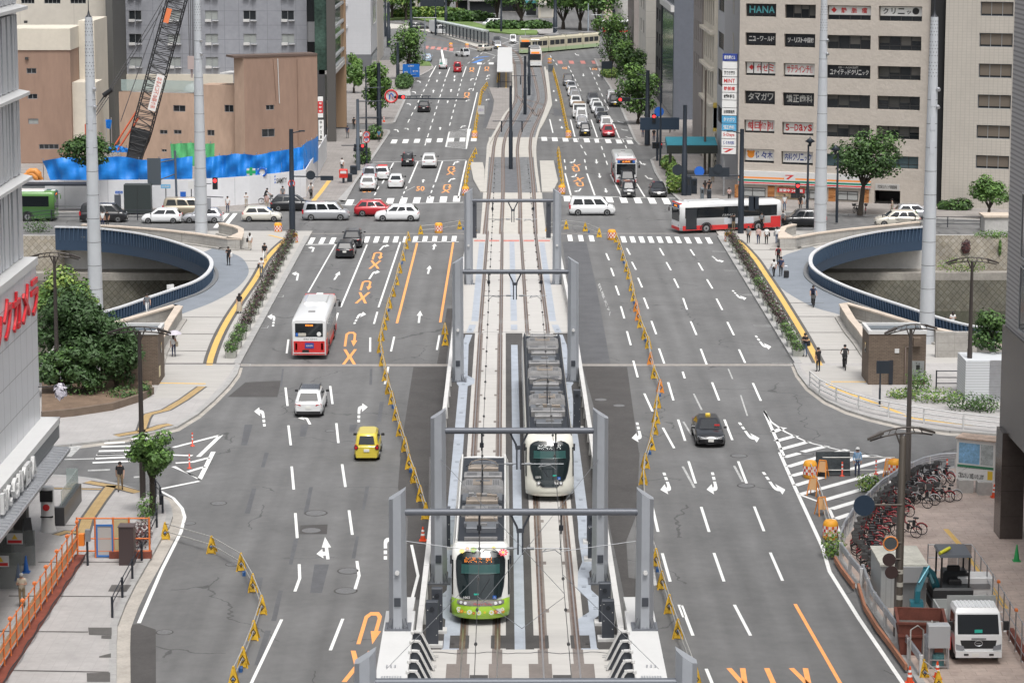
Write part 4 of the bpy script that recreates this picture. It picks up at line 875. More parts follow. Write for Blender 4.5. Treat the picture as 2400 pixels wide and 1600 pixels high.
RY=[((25,118),(42,150)),((222,315),(245,350)),((420,520),(450,550)),((617,715),(652,755)),((815,912),(855,955)),((1012,1115),(1058,1155))]
holes=[];spec=[]
for r_,((l0,l1),(r0,r1))in enumerate(RY):
 for ci,(x0,x1)in enumerate(((430-r_*3,636-r_*3),(696-r_*5,905-r_*4),(985-r_*3,1280-r_*2),(1335-r_*4,1628-r_*5))):
  t=ci/3;y0=l0+(r0-l0)*min(1,(ci*.36));y1=l1+(r1-l1)*min(1,ci*.36)
  h=Fb.rect('C',x0,y0,x1,y1);holes.append(h);spec.append((r_,ci,h))
garage=Fb.rect('C',1305,1295,1478,1425);garage=(garage[0],garage[1],.15,garage[3]);holes.append(garage)
block(o,Fb,.1,46,16,BEIGE,holes,dep=.75)
side=Face((25.2,283),(25.2,266.8))
for i in range(7):
 b=MB();slab(side,8.2,9.6,10.5+i*4.55,13+i*4.55,-.02,.012,b);b.build('side_window',mat('side_glass',(.24,.225,.20),.4),o)
dkb=mat('tenant_panel_dark',(.015,.018,.024),.3);wht=mat('sign_white',(.78,.78,.76),.5);red=REDM;navy=mat('sign_navy',(.03,.06,.28),.5);tealm=mat('sign_teal',(.10,.42,.45),.5);blk=mat('sign_black',(.02,.02,.02),.5);silver=mat('sign_silver',(.55,.55,.52),.4)
TXTS={(0,0):('HANA',dkb,tealm),(0,2):('静脈瘤',wht,red),(0,3):('クリニック',wht,blk),(1,0):('ニューワールド',dkb,wht),(1,1):('ツーリスト中国観',dkb,wht),(2,0):('代ゼミ',wht,red),(2,1):('サテライン予備',wht,red),(2,2):('ユナイテッドクリニック',dkb,wht),(3,0):('タマガワ',dkb,silver),(3,1):('矯正歯科',dkb,silver),(4,0):('毎日個別',wht,red),(4,1):('5-Days',wht,red),(5,0):('佐々木',wht,navy),(5,1):('内科クリニック',wht,navy)}
for r_,ci,h in spec:
 w_=window(o,Fb,h,WGLASSB if r_==5 and ci>1 else WGLASS,WFRAMED,4,.7,bar=.32 if ci==3 or(r_,ci)in((0,2),(0,3))else None)
 if(r_,ci)not in TXTS and r_<5:
  for j in range(4):
   k_=(r_*7+ci*5+j*3)%5;w1=(h[1]-h[0])/4
   if k_:slab(Fb,h[0]+j*w1+.07,h[0]+(j+1)*w1-.05,h[3]-(h[3]-h[2])*(.2+.15*k_),h[3]-.07,-.672,-.662).build('blind_and_lit_room',mat('office_lit_room_%d'%(k_%2),((.085,.085,.08),(.13,.125,.115))[k_%2],.8),w_)  # grey panels put the greyish lit rooms into the window colour
 if(r_,ci)in TXTS:
  s_,bg,fg=TXTS[(r_,ci)];a_,b_,c_,d_=h;hh=d_-c_
  z0=c_+hh*(.34 if r_==0 and ci>1 else .12 if bg is dkb else .16);sg=slab(Fb,a_+.08,b_-.08,z0,d_-.1,-.62,-.58).build('tenant_sign',bg,w_)
  t=MB();n=len(s_);u0=a_+.25+(0.9 if(r_,ci)in((2,0),(5,0),(0,2))else 0);uw=b_-.25-u0;zz0=z0+(d_-z0)*(.25 if r_==1 else .18);zh=(d_-.1-zz0)*(.62 if r_==1 else .82)if(r_,ci)!=(2,2)else(d_-z0)*.42
  for i,ch in enumerate(s_):
   asp=text_verts(ch)[2];cw=uw/n;wv=min(cw*.9,zh*min(asp,1.15))if ch not in 'ーッ' else cw*.6
   hz=zh*(.12 if ch=='ー' else .6 if ch in 'ッ' else .75 if ch in 'y-' and n==6 else 1);hz=zh*.1 if ch=='-' else hz
   lettering(t,ch,Fb(u0+cw*i+(cw-wv)/2,zz0+(zh*.42 if ch in 'ー-' else 0),-.565),Fb.d*wv,V3((0,0,hz)),.02)
  if(r_,ci)==(2,2):lettering(t,'ED・AGA治療',Fb(a_+1.2,z0+(d_-z0)*.68,-.565),Fb.d*(b_-a_-2.6),V3((0,0,(d_-z0)*.2)),.01)
  if(r_,ci)==(0,3):t.disc(Fb(b_-.75,(z0+d_)/2,-.57),Fb.n,.36,.01,18)
  t.build('tenant_lettering',fg,sg)
  if(r_,ci)in((2,0),(0,2)):e_=MB();e_.disc(Fb(a_+.62,(z0+d_)/2,-.57),Fb.n,.3,.012,4);e_.build('tenant_emblem',red,sg)
  if(r_,ci)==(5,0):
   e_=MB();cc=Fb(a_+.68,(z0+d_)/2,-.57);e_.disc(cc,Fb.n,.40,.012,14)
   for sx in(-1,1):e_.disc(cc+Fb.d*.3*sx+V3((0,0,.3)),Fb.n,.14,.012,10)
   e_.build('tenant_emblem',mat('emblem_orange',(.85,.30,.03),.5),sg)
  if r_ in(2,4)and bg is wht and n<5:
   for i in range(1,4):slab(Fb,a_+(b_-a_)*i/4-.05,a_+(b_-a_)*i/4+.05,z0,d_-.1,-.6,-.555).build('sign_divider',red if r_==4 else WFRAMED,sg)
b=MB();slab(Fb,garage[0],garage[1],.2,garage[3]-.1,-3,-2.9,b);b.build('garage_back',blk,o)
sign(o,Fb,(garage[0]+.1,garage[1]-.1,garage[3]+.05,garage[3]+.75),'新広島ビルディング 専用駐車場',mat('sign_grey',(.45,.44,.42),.5),blk,.04,.2)
cs0,cs1=.15,Fb.loc('C',1280,1240)[0];zt_=Fb.loc('C',600,1190)[1]
for i,(m_,z0,z1)in enumerate(((WHITEP,0,.62),(mat('stripe_orange',(.85,.28,.05),.5),.62,.80),(WHITEP,.80,.92),(mat('stripe_green',(.01,.22,.14),.5),.92,1.12),(WHITEP,1.12,1.20),(mat('stripe_red',(.6,.03,.03),.5),1.20,1.34),(WHITEP,1.34,1.42))):
 slab(Fb,cs0,cs1,zt_-.62-1.42+1.3+(1.42-z1)-.3,zt_-.62-1.42+1.3+(1.42-z0)-.3,-.05,.32).build('shop_fascia',m_,o)
zf=zt_-1.1
sign(o,Fb,(5.2,6.4,zf+.55,zf+1.35),'7',WHITEP,REDM,.37,.2)
gl=mat('shop_glass_pale',(.36,.37,.36),.25)
for u0,u1 in((.25,3.1),(5.9,7.2),(7.3,8.6),(10.9,13.2)):window(o,Fb,(u0,u1,.35,zf-.35),gl if u0!=5.9 else WGLASS,WFRAMED,2,-.02,bar=.7,name='shop_window')
ob=mat('orange_brick',(.50,.23,.085),.8,var=.1,extra=brick('7a4a22','a06a3a',.5,.16,(3,2),.02))
for u in(-.3,3.35,10.0,13.6):slab(Fb,u,u+.75,.12,zf-.1,-.02,.12).build('brick_pier',ob,o)
sign(o,Fb,(4.4,7.4,zf-.75,zf-.25),'営業中 24時間',REDM,wht,.1,.15)
b=MB();slab(Fb,4.2,7.6,.2,2.6,-.02,.03,b);b.build('shop_door',mat('shop_interior_warm',(.34,.25,.15),.4,var=.5,scale=2.5),o)
b=B('vertical_sign_tower','tall white blade sign stacked with tenant panels on the beige building corner','sign');Fv=Face((23.5,267.6),(25.0,267.1))
zA,zB=Fv.loc('C',335,365)[1],Fv.loc('C',330,1050)[1];n_=13;hh=(zA-zB)/n_
MID=mat('sign_mid_blue',(.10,.38,.62),.5)
SPEC=[('都市圏ビル',navy,wht),('',wht,blk),('青木皮膚科\nクリニック',wht,blk),('MINT',wht,red),('静脈瘤',wht,red),('歯科',wht,blk),('',wht,blk),('法律事務所',wht,blk),('タマガワ',MID,wht),('矯正歯科',MID,wht),('5-Days',wht,red),('佐々木内科',wht,navy),('7',wht,red)]
for i,(s_,bg,fg)in enumerate(SPEC):sign(b,Fv,(0,Fv.L,zA-(i+1)*hh+.04,zA-i*hh-.04),s_,bg,fg,.15,.22,name='sign_panel',th=.5)
f_=MB();f_.bar(Fv(.1,zB+.5,-.2),Fv(1.8,zB+.5,-.3),.12);f_.bar(Fv(.1,zA-.5,-.2),Fv(1.8,zA-.5,-.3),.12);f_.bar(Fv(.2,.1,-.3),Fv(.2,zA-.1,-.3),.14);f_.build('sign_frame',WFRAME,b)
o=B('tiled_office_building','pale tiled office building with brown blinds in its windows, right of the dark gap');Ft=Face((46.0,259.2),(66,252.5))
hs=[Ft.rect('C',x0,y0,x1,y1)for x0,x1,y0,y1 in((2028,2250,12,115),(2020,2245,225,325),(2015,2238,433,535),(2008,2232,643,745),(2000,2226,850,950),(1995,2220,1055,1155))]
block(o,Ft,.1,46,14,TILEB,hs,dep=.3)
for h in hs:
 w_=window(o,Ft,h,WGLASS,WFRAME,3,.25);c=MB();slab(Ft,h[0]+.12,h[1]-.1,h[2]+.25,h[3]-.1,-.215,-.2,c);c.build('blind_and_lit_room',mat('blind_brown',(.15,.125,.10),.8),w_)
pl_=MB();slab(Ft,0,4.6,0,46,0,.0,pl_)if 0 else None
gm_=MB();gm_.box(44.6,46.3,259.8,275,0,46);tag(gm_.build('gap_shade_block',mat('gap_shade_black',(.012,.012,.013),.8)),'narrow black block standing in for the shade of the gap between the beige and tiled buildings','wall')  # black block puts the gap's shade into its own colour
def sidebox(name,label,y0,y1,x0,x1,h_,m_,wins=None,gl=WGLASS,front=None,mull=1,fwins=None):
 o=B(name,label);Fx=Face((x0,y1),(x0,y0));Ff=Face((x0,y0),(x1,y0));hs=wins or[]
 mb=MB();wall_holes(mb,Fx,0,Fx.L,.1,h_,hs,.2);wall_holes(mb,Ff,0,Ff.L,.1,h_,fwins or[],.2)
 mb.poly([(x1,y0,.1),(x1,y1,.1),(x1,y1,h_),(x1,y0,h_)]);mb.poly([(x1,y1,.1),(x0,y1,.1),(x0,y1,h_),(x1,y1,h_)]);mb.build('wall',m_,o)
 r=MB();r.sheet([(x0,y0),(x1,y0),(x1,y1),(x0,y1)],h_-.1);r.build('roof',MATS['roof_grey'],o)
 for h in hs:window(o,Fx,h,gl,WFRAMED,mull,.18)
 for h in fwins or[]:window(o,Ff,h,gl,WFRAMED,2,.18)
 return o,Fx,Ff
grid=lambda u0,u1,n,z0,z1,m_,fu=.7,fz=.55:[(u0+(u1-u0)*(i+.5-fu/2)/n,u0+(u1-u0)*(i+.5+fu/2)/n,z0+(z1-z0)*(j+.5-fz/2)/m_,z0+(z1-z0)*(j+.5+fz/2)/m_)for i in range(n)for j in range(m_)]
o,Fx,Ff=sidebox('band_window_building','narrow grey building with black ribbon windows behind the blade sign',283.2,292,25.0,40,44,mat('facade_ribbed',(.40,.41,.43),.6,extra=joints(.35,0,.05,(1,2),.8)),grid(.4,8.4,1,5,44,9,.96,.45),mull=5)
o,Fx,Ff=sidebox('ornate_cream_building','cream ornate building with balconies and dark banners over the pavement',292,308,24.6,40,42,CREAM,grid(.5,15.5,5,8,42,8,.5,.7))
for z in(8,12.2,16.5,20.7,25,29.2,33.5):c=MB();slab(Fx,0,Fx.L,z-.25,z+.1,0,.55,c);c.build('cornice',CREAM,o)
o,Fx,Ff=sidebox('taupe_building','slim taupe building with paired narrow windows',308,322,24.4,38,43,TAUPE,grid(1,13,4,9,43,8,.4,.6))
o,Fx,Ff=sidebox('orange_low_house','low orange building below the blue grey glass tower',324,338,27.2,40,16.5,mat('facade_orange',(.58,.33,.17),.85,var=.08),None,fwins=[(1.2,3.0,13,14.6),(5.2,6.8,12.6,14.4),(2.4,4.2,2.2,4.2)])
o,Fx,Ff=sidebox('glass_tower','dark blue grey tower with thin vertical glass strips',356,382,24.2,44,44,NAVYG,grid(.5,25.5,8,16.5,44,1,.62,.98),mat('strip_glass',(.16,.20,.23),.15),fwins=grid(2.5,11,1,17,44,6,.8,.62))
c=MB();slab(Fx,0,Fx.L,15.6,16.5,0,.5,c);c.build('soffit_ledge',WHITEP,o);c=MB();slab(Fx,.5,25,.3,15,.02,.06,c);c.build('street_glazing',WGLASSB,o)
sidebox('black_slab_building','black narrow building beside the glass tower',382.5,396,24.0,40,42,mat('facade_black',(.028,.03,.036),.5),grid(1,13,2,4,42,10,.5,.5))
sidebox('pale_panel_building','pale concrete panel building with square windows beyond the trees',410,432,23.2,27.2,44,CREAM2,grid(3,19,2,8,44,9,.35,.55))
sidebox('brown_window_building','grey brown building with stacked dark windows behind the far trees',452,475,23.4,27.5,44,TAUPE,grid(1,22,6,10,44,8,.5,.7))
o=B('beige_slab_building','tall beige slab building at the back left beside a dark gap');F1=Face(ay(48,400,322)[:2],ay(262,400,322)[:2])
hs=[F1.rect('A',x0,y0,x1,y1)for y0,y1 in((-160,-120),(-5,27),(227,270))for x0,x1 in((142,235),(300,412),(478,585))]
block(o,F1,.1,60,14,mat('facade_stucco',(.56,.525,.46),.85,var=.06,scale=.2,extra=joints(7,5.2,.07,(3,2),.8)),hs)
for h in hs:window(o,F1,h,WGLASS,WFRAME,4)
o=B('shaded_gap_strip','dark strip standing in for the shaded gap between the beige slab and the grey hotel','building');block(o,Face(ay(254,300,319)[:2],ay(270,300,319)[:2]),.1,60,12,mat('gap_shade_grey',(.10,.10,.095),.7),[])  # dark filler paints the shade of the gap between the two buildings
o=B('brown_block','brown rendered block with small windows and a beige parapet, left');F2=Face(ay(44,400,300)[:2],ay(171,400,300)[:2]);zt2=F2.loc('A',300,342)[1]
hs=[F2.rect('A',*r_)for r_ in((180,465,248,502),(188,640,255,675),(192,808,262,845),(265,982,400,1016))]
block(o,F2,.1,zt2,16,PEACHD,hs)
for i,h in enumerate(hs):window(o,F2,h,WGLASS if i!=2 else WBLIND,WFRAME,2 if i<3 else 4,.15)
slab(F2,-1,F2.L+.1,zt2,zt2+2.6,-8,.15).build('parapet',CREAM,o);slab(F2,F2.L,F2.L+2.9,.1,zt2-4,-6,-1).build('side_wing',CREAM,o);slab(F2,F2.L+.05,F2.L+2.0,.1,zt2+3.2,-16,-6).build('stair_tower',CREAM,o)
for i in range(3):hh_=MB();slab(F2,F2.L*(.18),F2.L*.24,(20,15.6,11.2)[i]+1.6,(20,15.6,11.2)[i]+1.9,0,.25,hh_);hh_.build('vent_hood',WFRAMED,o)
o=B('grey_hotel','large grey panelled hotel with small windows and air conditioner shelves');F3=Face(ay(268,300,330)[:2],ay(722,300,330)[:2])
hs=[];acs=[]
for r_,y0 in enumerate((-85,73,232,390)):
 for ci,x0 in enumerate((873,1138,1393,1653,1912)):
  x=x0+(r_)*2
  hs.append(F3.rect('A',x,y0,x+88,y0+64));acs.append(F3.rect('A',x+2,y0+66,x+92,y0+84))
block(o,F3,.1,52,22,GREYT,hs)
random.seed(5)
for i,(h,c_)in enumerate(zip(hs,acs)):
 w_=window(o,F3,h,WBLIND if random.random()<.62 else WGLASS,WFRAME,2,.15);s_=MB();slab(F3,c_[0],c_[0]+.8,c_[2]+.5,c_[3]-.2,0,.35,s_);slab(F3,c_[0]+.95,c_[1],c_[2]+.3,c_[3]-.1,0,.5,s_);s_.build('ac_shelf',WHITEP,w_)
slab(F3,F3.L*.01,F3.L*.62,.1,F3.loc('A',900,505)[1],0,.6).build('podium_wall',CREAM,o)
s3=Face((F3(F3.L,0).x,F3(F3.L,0).y),(F3(F3.L,0).x+.01,F3(F3.L,0).y-.01))
slab(F3,F3.L-3.2,F3.L+2.4,.1,52,-18,-.4).build('stair_core',mat('facade_mid_grey',(.34,.345,.36),.6,extra=joints(1.6,1.6,.04,(3,2),.75)),o)
for i in range(7):slab(F3,F3.L-.35,F3.L+1.3,4.5+i*5.6,7.4+i*5.6,-.42,-.36).build('stair_window',WGLASS,o)
o=B('peach_low_building','weathered peach building with small windows and a glass roof railing, behind the crane');F4=Face(ay(282,380,302)[:2],ay(556,380,298)[:2]);z4=F4.loc('A',1100,632)[1]
hs=[F4.rect('A',*r_)for r_ in((1178,716,1262,762),(1527,714,1590,765),(1087,884,1140,914),(1182,884,1236,914),(1410,884,1460,925),(1100,1015,1135,1035))]
block(o,F4,.1,z4,5,PEACH,hs)
for h in hs:window(o,F4,h,WGLASS,WFRAME,2,.15)
slab(F4,F4.L*.71,F4.L,z4,F4.loc('A',1500,580)[1],-3,-.01).build('upper_storey',PEACH,o)
r_=MB();slab(F4,.2,F4.L*.7,z4+.1,z4+1.5,-.35,-.3,r_);r_.build('glass_railing',mat('rail_glass',(.42,.52,.50),.15,alpha=.5),o)
d_=MB();d_.lathe(F4(F4.L*.55,z4,-3),[(1.1,0),(1.0,.4),(.6,.8),(.05,.95)],14);d_.build('roof_dome',WHITEP,o)
t_=MB();slab(F4,F4.L*.87,F4.L,z4+2.4,z4+2.6,-3,.2,t_);t_.build('roof_canopy',WHITEP,o)
o=B('peach_tall_building','taller weathered peach brown block with stained walls right of the crane');F5=Face(ay(552,380,297)[:2],ay(575,380,296)[:2]);F6=Face(ay(575,380,296)[:2],ay(746,380,300)[:2]);z5=F5.loc('A',1640,392)[1]
hs=[F6.rect('A',*r_)for r_ in((1810,716,1866,748),(1782,880,1870,930))]
block(o,F5,.1,z5,2.4,PEACH,[]);block(o,F6,.1,z5,2.4,PEACHD,hs)
for h in hs:window(o,F6,h,WGLASS,WFRAME,2,.15)
slab(F6,-1.4,F6.L,z5,z5+.25,-2.4,.1).build('roof_edge',mat('roof_rust',(.12,.085,.07),.8),o)
for x0,y0,x1,y1,m_ in((1888,400,1900,705,WHITEP),(1858,400,1880,690,PEACHD),(2022,400,2030,980,PEACHD)):
 A_,B_=F6.loc('A',x0,y0),F6.loc('A',x1,y1);d_=MB();d_.tube([F6(*A_,.1),F6(*B_,.1)],.05,6);d_.build('drain_pipe',m_,o)
GST=mat('green_glass',(.05,.085,.07),.07,var=.5,scale=.35)
o=B('green_glass_building','dark green glass building with pale floor bands on the left pavement');Fg=Face((-22.6,326),(-22.6,346));Fgf=Face((-27.5,326),(-22.6,326))
b=MB();slab(Fg,0,Fg.L,9.5,60,-2.5,-.05,b);b.build('glass_wall',GST,o)
for i in range(12):
 for dz in(0,1.4):c=MB();slab(Fg,0,Fg.L,9.6+i*3.9+dz,9.95+i*3.9+dz,-.05,.12,c);c.build('floor_band',mat('band_metal',(.48,.49,.50),.4,.3),o)
slab(Fg,-.5,.35,.1,60,-.9,.2).build('corner_post',mat('post_dark',(.09,.085,.08),.6),o);slab(Fg,Fg.L-.5,Fg.L+.6,.1,38,-1.5,.3).build('brown_post',mat('post_brown',(.36,.24,.15),.7),o)
slab(Fg,0,Fg.L,.1,9.5,-4,-1.2).build('ground_floor',mat('ground_dark',(.07,.07,.072),.4),o);slab(Fg,0,Fg.L,9.0,9.6,-2,.2).build('soffit',CONC,o)
for i in range(4):slab(Fg,1+i*4.8,4.4+i*4.8,.4,5.5,-1.19,-1.1).build('shop_window',WGLASS,o)
o=B('white_grey_building','pale grey tiled building over a dark base beside the far left trees');Fwf=Face((-31,447),(-24.3,447));Fws=Face((-24.3,447),(-24.3,492));zq=ay(860,128,447).z
hs=[(7+0*i,16,zq+5+i*8.4,zq+11+i*8.4)for i in range(5)]
block(o,Fwf,zq,66,40,GREYS,[]);block(o,Fwf,.1,zq,40,GREYD,[],name='base_wall',roof=False)
for h in hs:c=window(o,Fws,(h[0],h[1],h[2],h[3]),WGLASS,WHITEP,2,-.06)
slab(Fws,22,45,.1,66,.0,.06).build('tile_bay',TILEB,o);slab(Fws,1,20,.4,zq-.5,.0,.05).build('base_glazing',WGLASSB,o)
for i in range(14):slab(Fwf,0,2.6,8+i*4,8.5+i*4,0,.4).build('balcony_band',FIN,o)
b=B('red_blade_sign','red vertical restaurant sign with white letters on the peach building corner','sign');Fz=Face(ay(745,250,294)[:2],ay(757,250,294)[:2])
sign(b,Fz,(0,Fz.L,Fz.loc('A',2180,800)[1],Fz.loc('A',2180,660)[1]),None,wht,None,.0,name='sign_board',th=.3)
zz0,zz1=Fz.loc('A',2180,770)[1],Fz.loc('A',2180,690)[1];slab(Fz,0,Fz.L,zz0,zz1,.0,.02).build('red_panel',REDM,b)
for i,ch in enumerate('なかゆ'):t=MB();hh=(zz1-zz0)/3;lettering(t,ch,Fz(.12,zz1-(i+1)*hh+.12,.03),Fz.d*(Fz.L-.24),V3((0,0,hh-.24)),.03);t.build('sign_lettering',wht,b)
b=B('white_blade_sign','white vertical sign with black letters below the red blade sign','sign')
zz0,zz1=Fz.loc('A',2180,955)[1],Fz.loc('A',2180,818)[1];slab(Fz,.05,Fz.L+.05,zz0,zz1,-.3,.0).build('sign_board',wht,b)
for i,ch in enumerate('中村教室'):t=MB();hh=(zz1-zz0)/4.2;lettering(t,ch,Fz(.2,zz1-(i+1)*hh+.1,.02),Fz.d*(Fz.L-.34),V3((0,0,hh-.2)),.02);t.build('sign_lettering',blk,b)
b=B('hanging_shop_sign','grey and gold hanging sign reading WAKO over the right pavement','sign');Fk=Face(ay(1671,280,292)[:2],ay(1686,280,292)[:2])
zz0,zz1=Fk.loc('C',225,895)[1],Fk.loc('C',225,700)[1];slab(Fk,0,Fk.L,zz0,zz1,-.3,0).build('sign_board',mat('sign_pale',(.52,.52,.48),.5),b)
gold=mat('sign_gold',(.62,.45,.10),.4);slab(Fk,0,Fk.L,zz1-.6,zz1,0,.02).build('sign_trim',gold,b);slab(Fk,0,Fk.L,zz0,zz0+.4,0,.02).build('sign_trim',gold,b)
for i,ch in enumerate('WAKO'):t=MB();lettering(t,ch,Fk(Fk.L*.3,zz1-4.3-i*1.1,.03),Fk.d*(Fk.L*.4),V3((0,0,.8)),.01);t.build('sign_lettering',blk,b)
far=[(940,978,640,12,CREAM,'small beige house behind the far left trees'),(1068,1108,655,24,mat('brick_brown',(.16,.10,.085),.8,var=.1),'dark brown shop building beyond the far tram stop'),(1096,1172,650,26,mat('far_grey',(.36,.36,.37),.8,var=.08),'grey two storey shop with dark shutters beyond the far tram stop'),(1170,1235,660,22,CREAM2,'pale shop row behind the two far round trees'),(1228,1262,640,30,GREYS,'grey block with a teal shop awning'),(1262,1300,630,28,CREAM,'cream corner house with one square window beyond the green tram'),(1318,1424,690,34,mat('brick_red',(.26,.10,.08),.8,var=.15,extra=brick('4a241d','6b5048',3,1.2,(3,2),.2)),'red brick building behind the far trees'),(1416,1492,600,36,mat('far_tan',(.50,.43,.35),.85,var=.05,scale=.15),'plain tan building at the far right end of the road'),(1440,1484,575,7,CONC,'low concrete ramp wall behind the far right tree')]
for u0,u1,Y,h_,m_,lb in far:
 o=B('far_building',lb);Fq=Face(ay(u0,60,Y)[:2],ay(u1,60,Y)[:2]);ws=[]if h_ in(36,7)else grid(.5,Fq.L-.5,max(1,int(Fq.L/3.2)),4.5,h_,max(1,int((h_-4)/4)),.6,.5)
 block(o,Fq,0,h_,12,m_,ws)
 for h in ws:window(o,Fq,h,WGLASS,WFRAME,2,.15)
 if h_!=36 and h_!=7:slab(Fq,.6,Fq.L-.6,.2,3.2,0,.05).build('shopfront',WGLASS if h_!=28 else CREAM2,o);slab(Fq,.3,Fq.L-.3,3.3,3.9,0,.9).build('awning',tealm if h_==30 else CONC,o)
CGLASS=mat('car_glass',(.012,.015,.018),.05,coat=.6)
TYRE=mat('tyre_rubber',(.018,.018,.019),.8)
RIM=mat('wheel_rim',(.42,.43,.44),.3,.8)
TRIM=mat('black_trim',(.02,.02,.022),.55)
TAIL=mat('tail_lamp',(.48,.012,.018),.25,coat=.5)
HEAD=mat('head_lamp',(.62,.64,.66),.12,coat=.6)
PLATE=mat('number_plate',(.74,.74,.70),.5)
PLATEY=mat('number_plate_yellow',(.75,.52,.05),.5)
PAINT={n:mat('paint_'+n,c,.28,m_,coat=.6)for n,c,m_ in(('white',(.74,.75,.75),0),('black',(.014,.015,.018),0),('silver',(.46,.47,.49),.5),('grey',(.13,.135,.145),.4),('yellow',(.66,.53,.06),0),('red',(.44,.015,.025),.1),('beige',(.56,.53,.46),.1),('gold',(.36,.31,.23),.4),('navy',(.03,.04,.09),.2),('cream',(.62,.60,.53),0),('green',(.10,.24,.06),0),('lightblue',(.42,.55,.68),.1))}
CARS={'sedan':(4.65,1.76,1.46,.86,.92,.74,.58,.27,.10,.72,.95),'hatch':(4.0,1.70,1.50,.90,.94,.80,.62,.12,.02,.74,.93),'suv':(4.5,1.83,1.64,1.0,1.04,.78,.62,.14,.02,.76,1.0),'kei':(3.4,1.475,1.64,.98,.98,.86,.70,.07,.01,.80,.98),'van':(4.75,1.72,1.88,1.08,1.08,.88,.73,.05,.01,.80,1.06),'taxi':(4.4,1.70,1.75,1.0,1.02,.82,.66,.10,.01,.76,1.0),'microvan':(3.4,1.475,1.88,.95,1.02,.95,.84,.03,.0,.84,1.0)}
PROTO={}
def car_proto(kind,paint,yellow=False,two=None):
 key=(kind,paint,yellow,two)
 if key in PROTO:return PROTO[key],True
 L_,W,Hh,hood,belt,wb,wt,rt,rb,rw,deck=CARS[kind];o=empty('car',(0,0,0));PROTO[key]=o;hw=W/2;pm=PAINT[paint]
 Y=lambda t:(t-.5)*L_
 st_=[(0,.86,.44,deck-.10,deck-.12),(.015,.93,.30,deck-.02,deck-.03),(.06,.98,.22,deck,deck),(.2,1,.2,belt,belt),(.5,1,.2,belt,belt),(wb,1,.2,belt-.01,hood+.04),(wb+(1-wb)*.55,.985,.2,hood-.06,hood),(.955,.94,.22,hood-.16,hood-.09),(.985,.87,.28,hood-.26,hood-.20),(1,.78,.38,hood-.36,hood-.33)]
 def ring(t,kw,z0,zs,zc):w_=hw*kw;y=Y(t);return[(-w_*.93,y,z0),(-w_,y,z0+.18),(-w_*.995,y,zs*.72),(-w_*.955,y,zs-.03),(-w_*.86,y,zs),(0,y,zc+.02),(w_*.86,y,zs),(w_*.955,y,zs-.03),(w_*.995,y,zs*.72),(w_,y,z0+.18),(w_*.93,y,z0)]
 b=MB();b.smooth=True;b.loft([ring(*s_)for s_ in st_])
 def cab(f):
  yr,yf=Y(rb+(rt-rb)*f),Y(wb+(wt-wb)*f);w_=hw*(.93+(rw-.93)*f);z=belt-.02+(Hh-.05-belt+.02)*f
  return yr,yf,w_,z
 rings=[]
 for f in(0,.5,.9,1.0):
  yr,yf,w_,z=cab(min(f,.97));
  if f==1.0:yr+=.12;yf-=.12;w_-=.10;z=Hh
  e=.10;rings.append([(-w_+e,yr,z),(-w_,yr+e*1.5,z),(-w_,yf-e*2,z),(-w_+e*1.6,yf,z),(w_-e*1.6,yf,z),(w_,yf-e*2,z),(w_,yr+e*1.5,z),(w_-e,yr,z)])
 b.loft(rings);b.build('car_body',pm,o)
 def pt(f,side,along,off=.012):
  yr,yf,w_,z=cab(f);return V3((side*(w_+off),yr+.12+(yf-.2-yr-.12)*along,z))
 for s in(-1,1):
  sw_=MB()
  for a0,a1 in((.05,.34),(.37,.66),(.69,.97))if kind in('van','suv','taxi')else((.08,.5),(.53,.97)):
   P_=[pt(.12,s,a0),pt(.12,s,a1),pt(.86,s,a1-.02),pt(.86,s,a0+.02)];sw_.poly(P_ if s>0 else P_[::-1])
  sw_.build('side_window',CGLASS,o)
  m_=MB();m_.cbox((s*(hw+.1),Y(wb)-.22,belt+.02),.2,.1,.15,0,.03);m_.build('mirror',TRIM if paint in('white','yellow')else pm,o)
  for nm,t in(('wheel',.19),('wheel',.82)):
   r=.31 if kind in('kei','microvan','hatch')else .345;wm=MB();c=V3((s*(hw-.19),Y(t),r));wm.mat(0).tube([c,c+V3((s*.2,0,0))],r,16);wm.mat(1).tube([c+V3((s*.19,0,0)),c+V3((s*.212,0,0))],r*.62,10)
   for k in range(5):an=k*1.257;wm.mat(0).tube([c+V3((s*.213,0,0)),c+V3((s*.215,math.cos(an)*r*.5,math.sin(an)*r*.5))],.03,4)
   wm.build('wheel',[TYRE,RIM],o)
  tl=MB()
  if kind in('van','kei','microvan','taxi'):tl.box(*sorted((s*hw*.80,s*hw*.96)),Y(0)-.012,Y(.03),.72,belt+.05)
  else:tl.loft([[(s*hw*.52,Y(0)-.02,.78),(s*hw*.93,Y(0)+.02,.74),(s*hw*.965,Y(.05),.76),(s*hw*.9,Y(.05),.95),(s*hw*.9,Y(0)+.0,.92),(s*hw*.55,Y(0)-.015,.88)],[(s*hw*.52,Y(.05),.78),(s*hw*.9,Y(.06),.74),(s*hw*.9,Y(.06),.76),(s*hw*.85,Y(.06),.92),(s*hw*.85,Y(.06),.9),(s*hw*.55,Y(.05),.86)]])
  tl.build('tail_light',TAIL,o)
  hl=MB();z=hood-.30;hl.loft([[(s*hw*.40,Y(1)-.02,z),(s*hw*.78,Y(.985),z),(s*hw*.93,Y(.945),z+.05),(s*hw*.90,Y(.945),z+.16),(s*hw*.72,Y(.97),z+.13),(s*hw*.42,Y(.985),z+.08)],[(s*hw*.40,Y(.9),z),(s*hw*.7,Y(.9),z),(s*hw*.8,Y(.9),z+.04),(s*hw*.8,Y(.9),z+.12),(s*hw*.7,Y(.9),z+.1),(s*hw*.42,Y(.9),z+.08)]]);hl.build('headlight',HEAD,o)
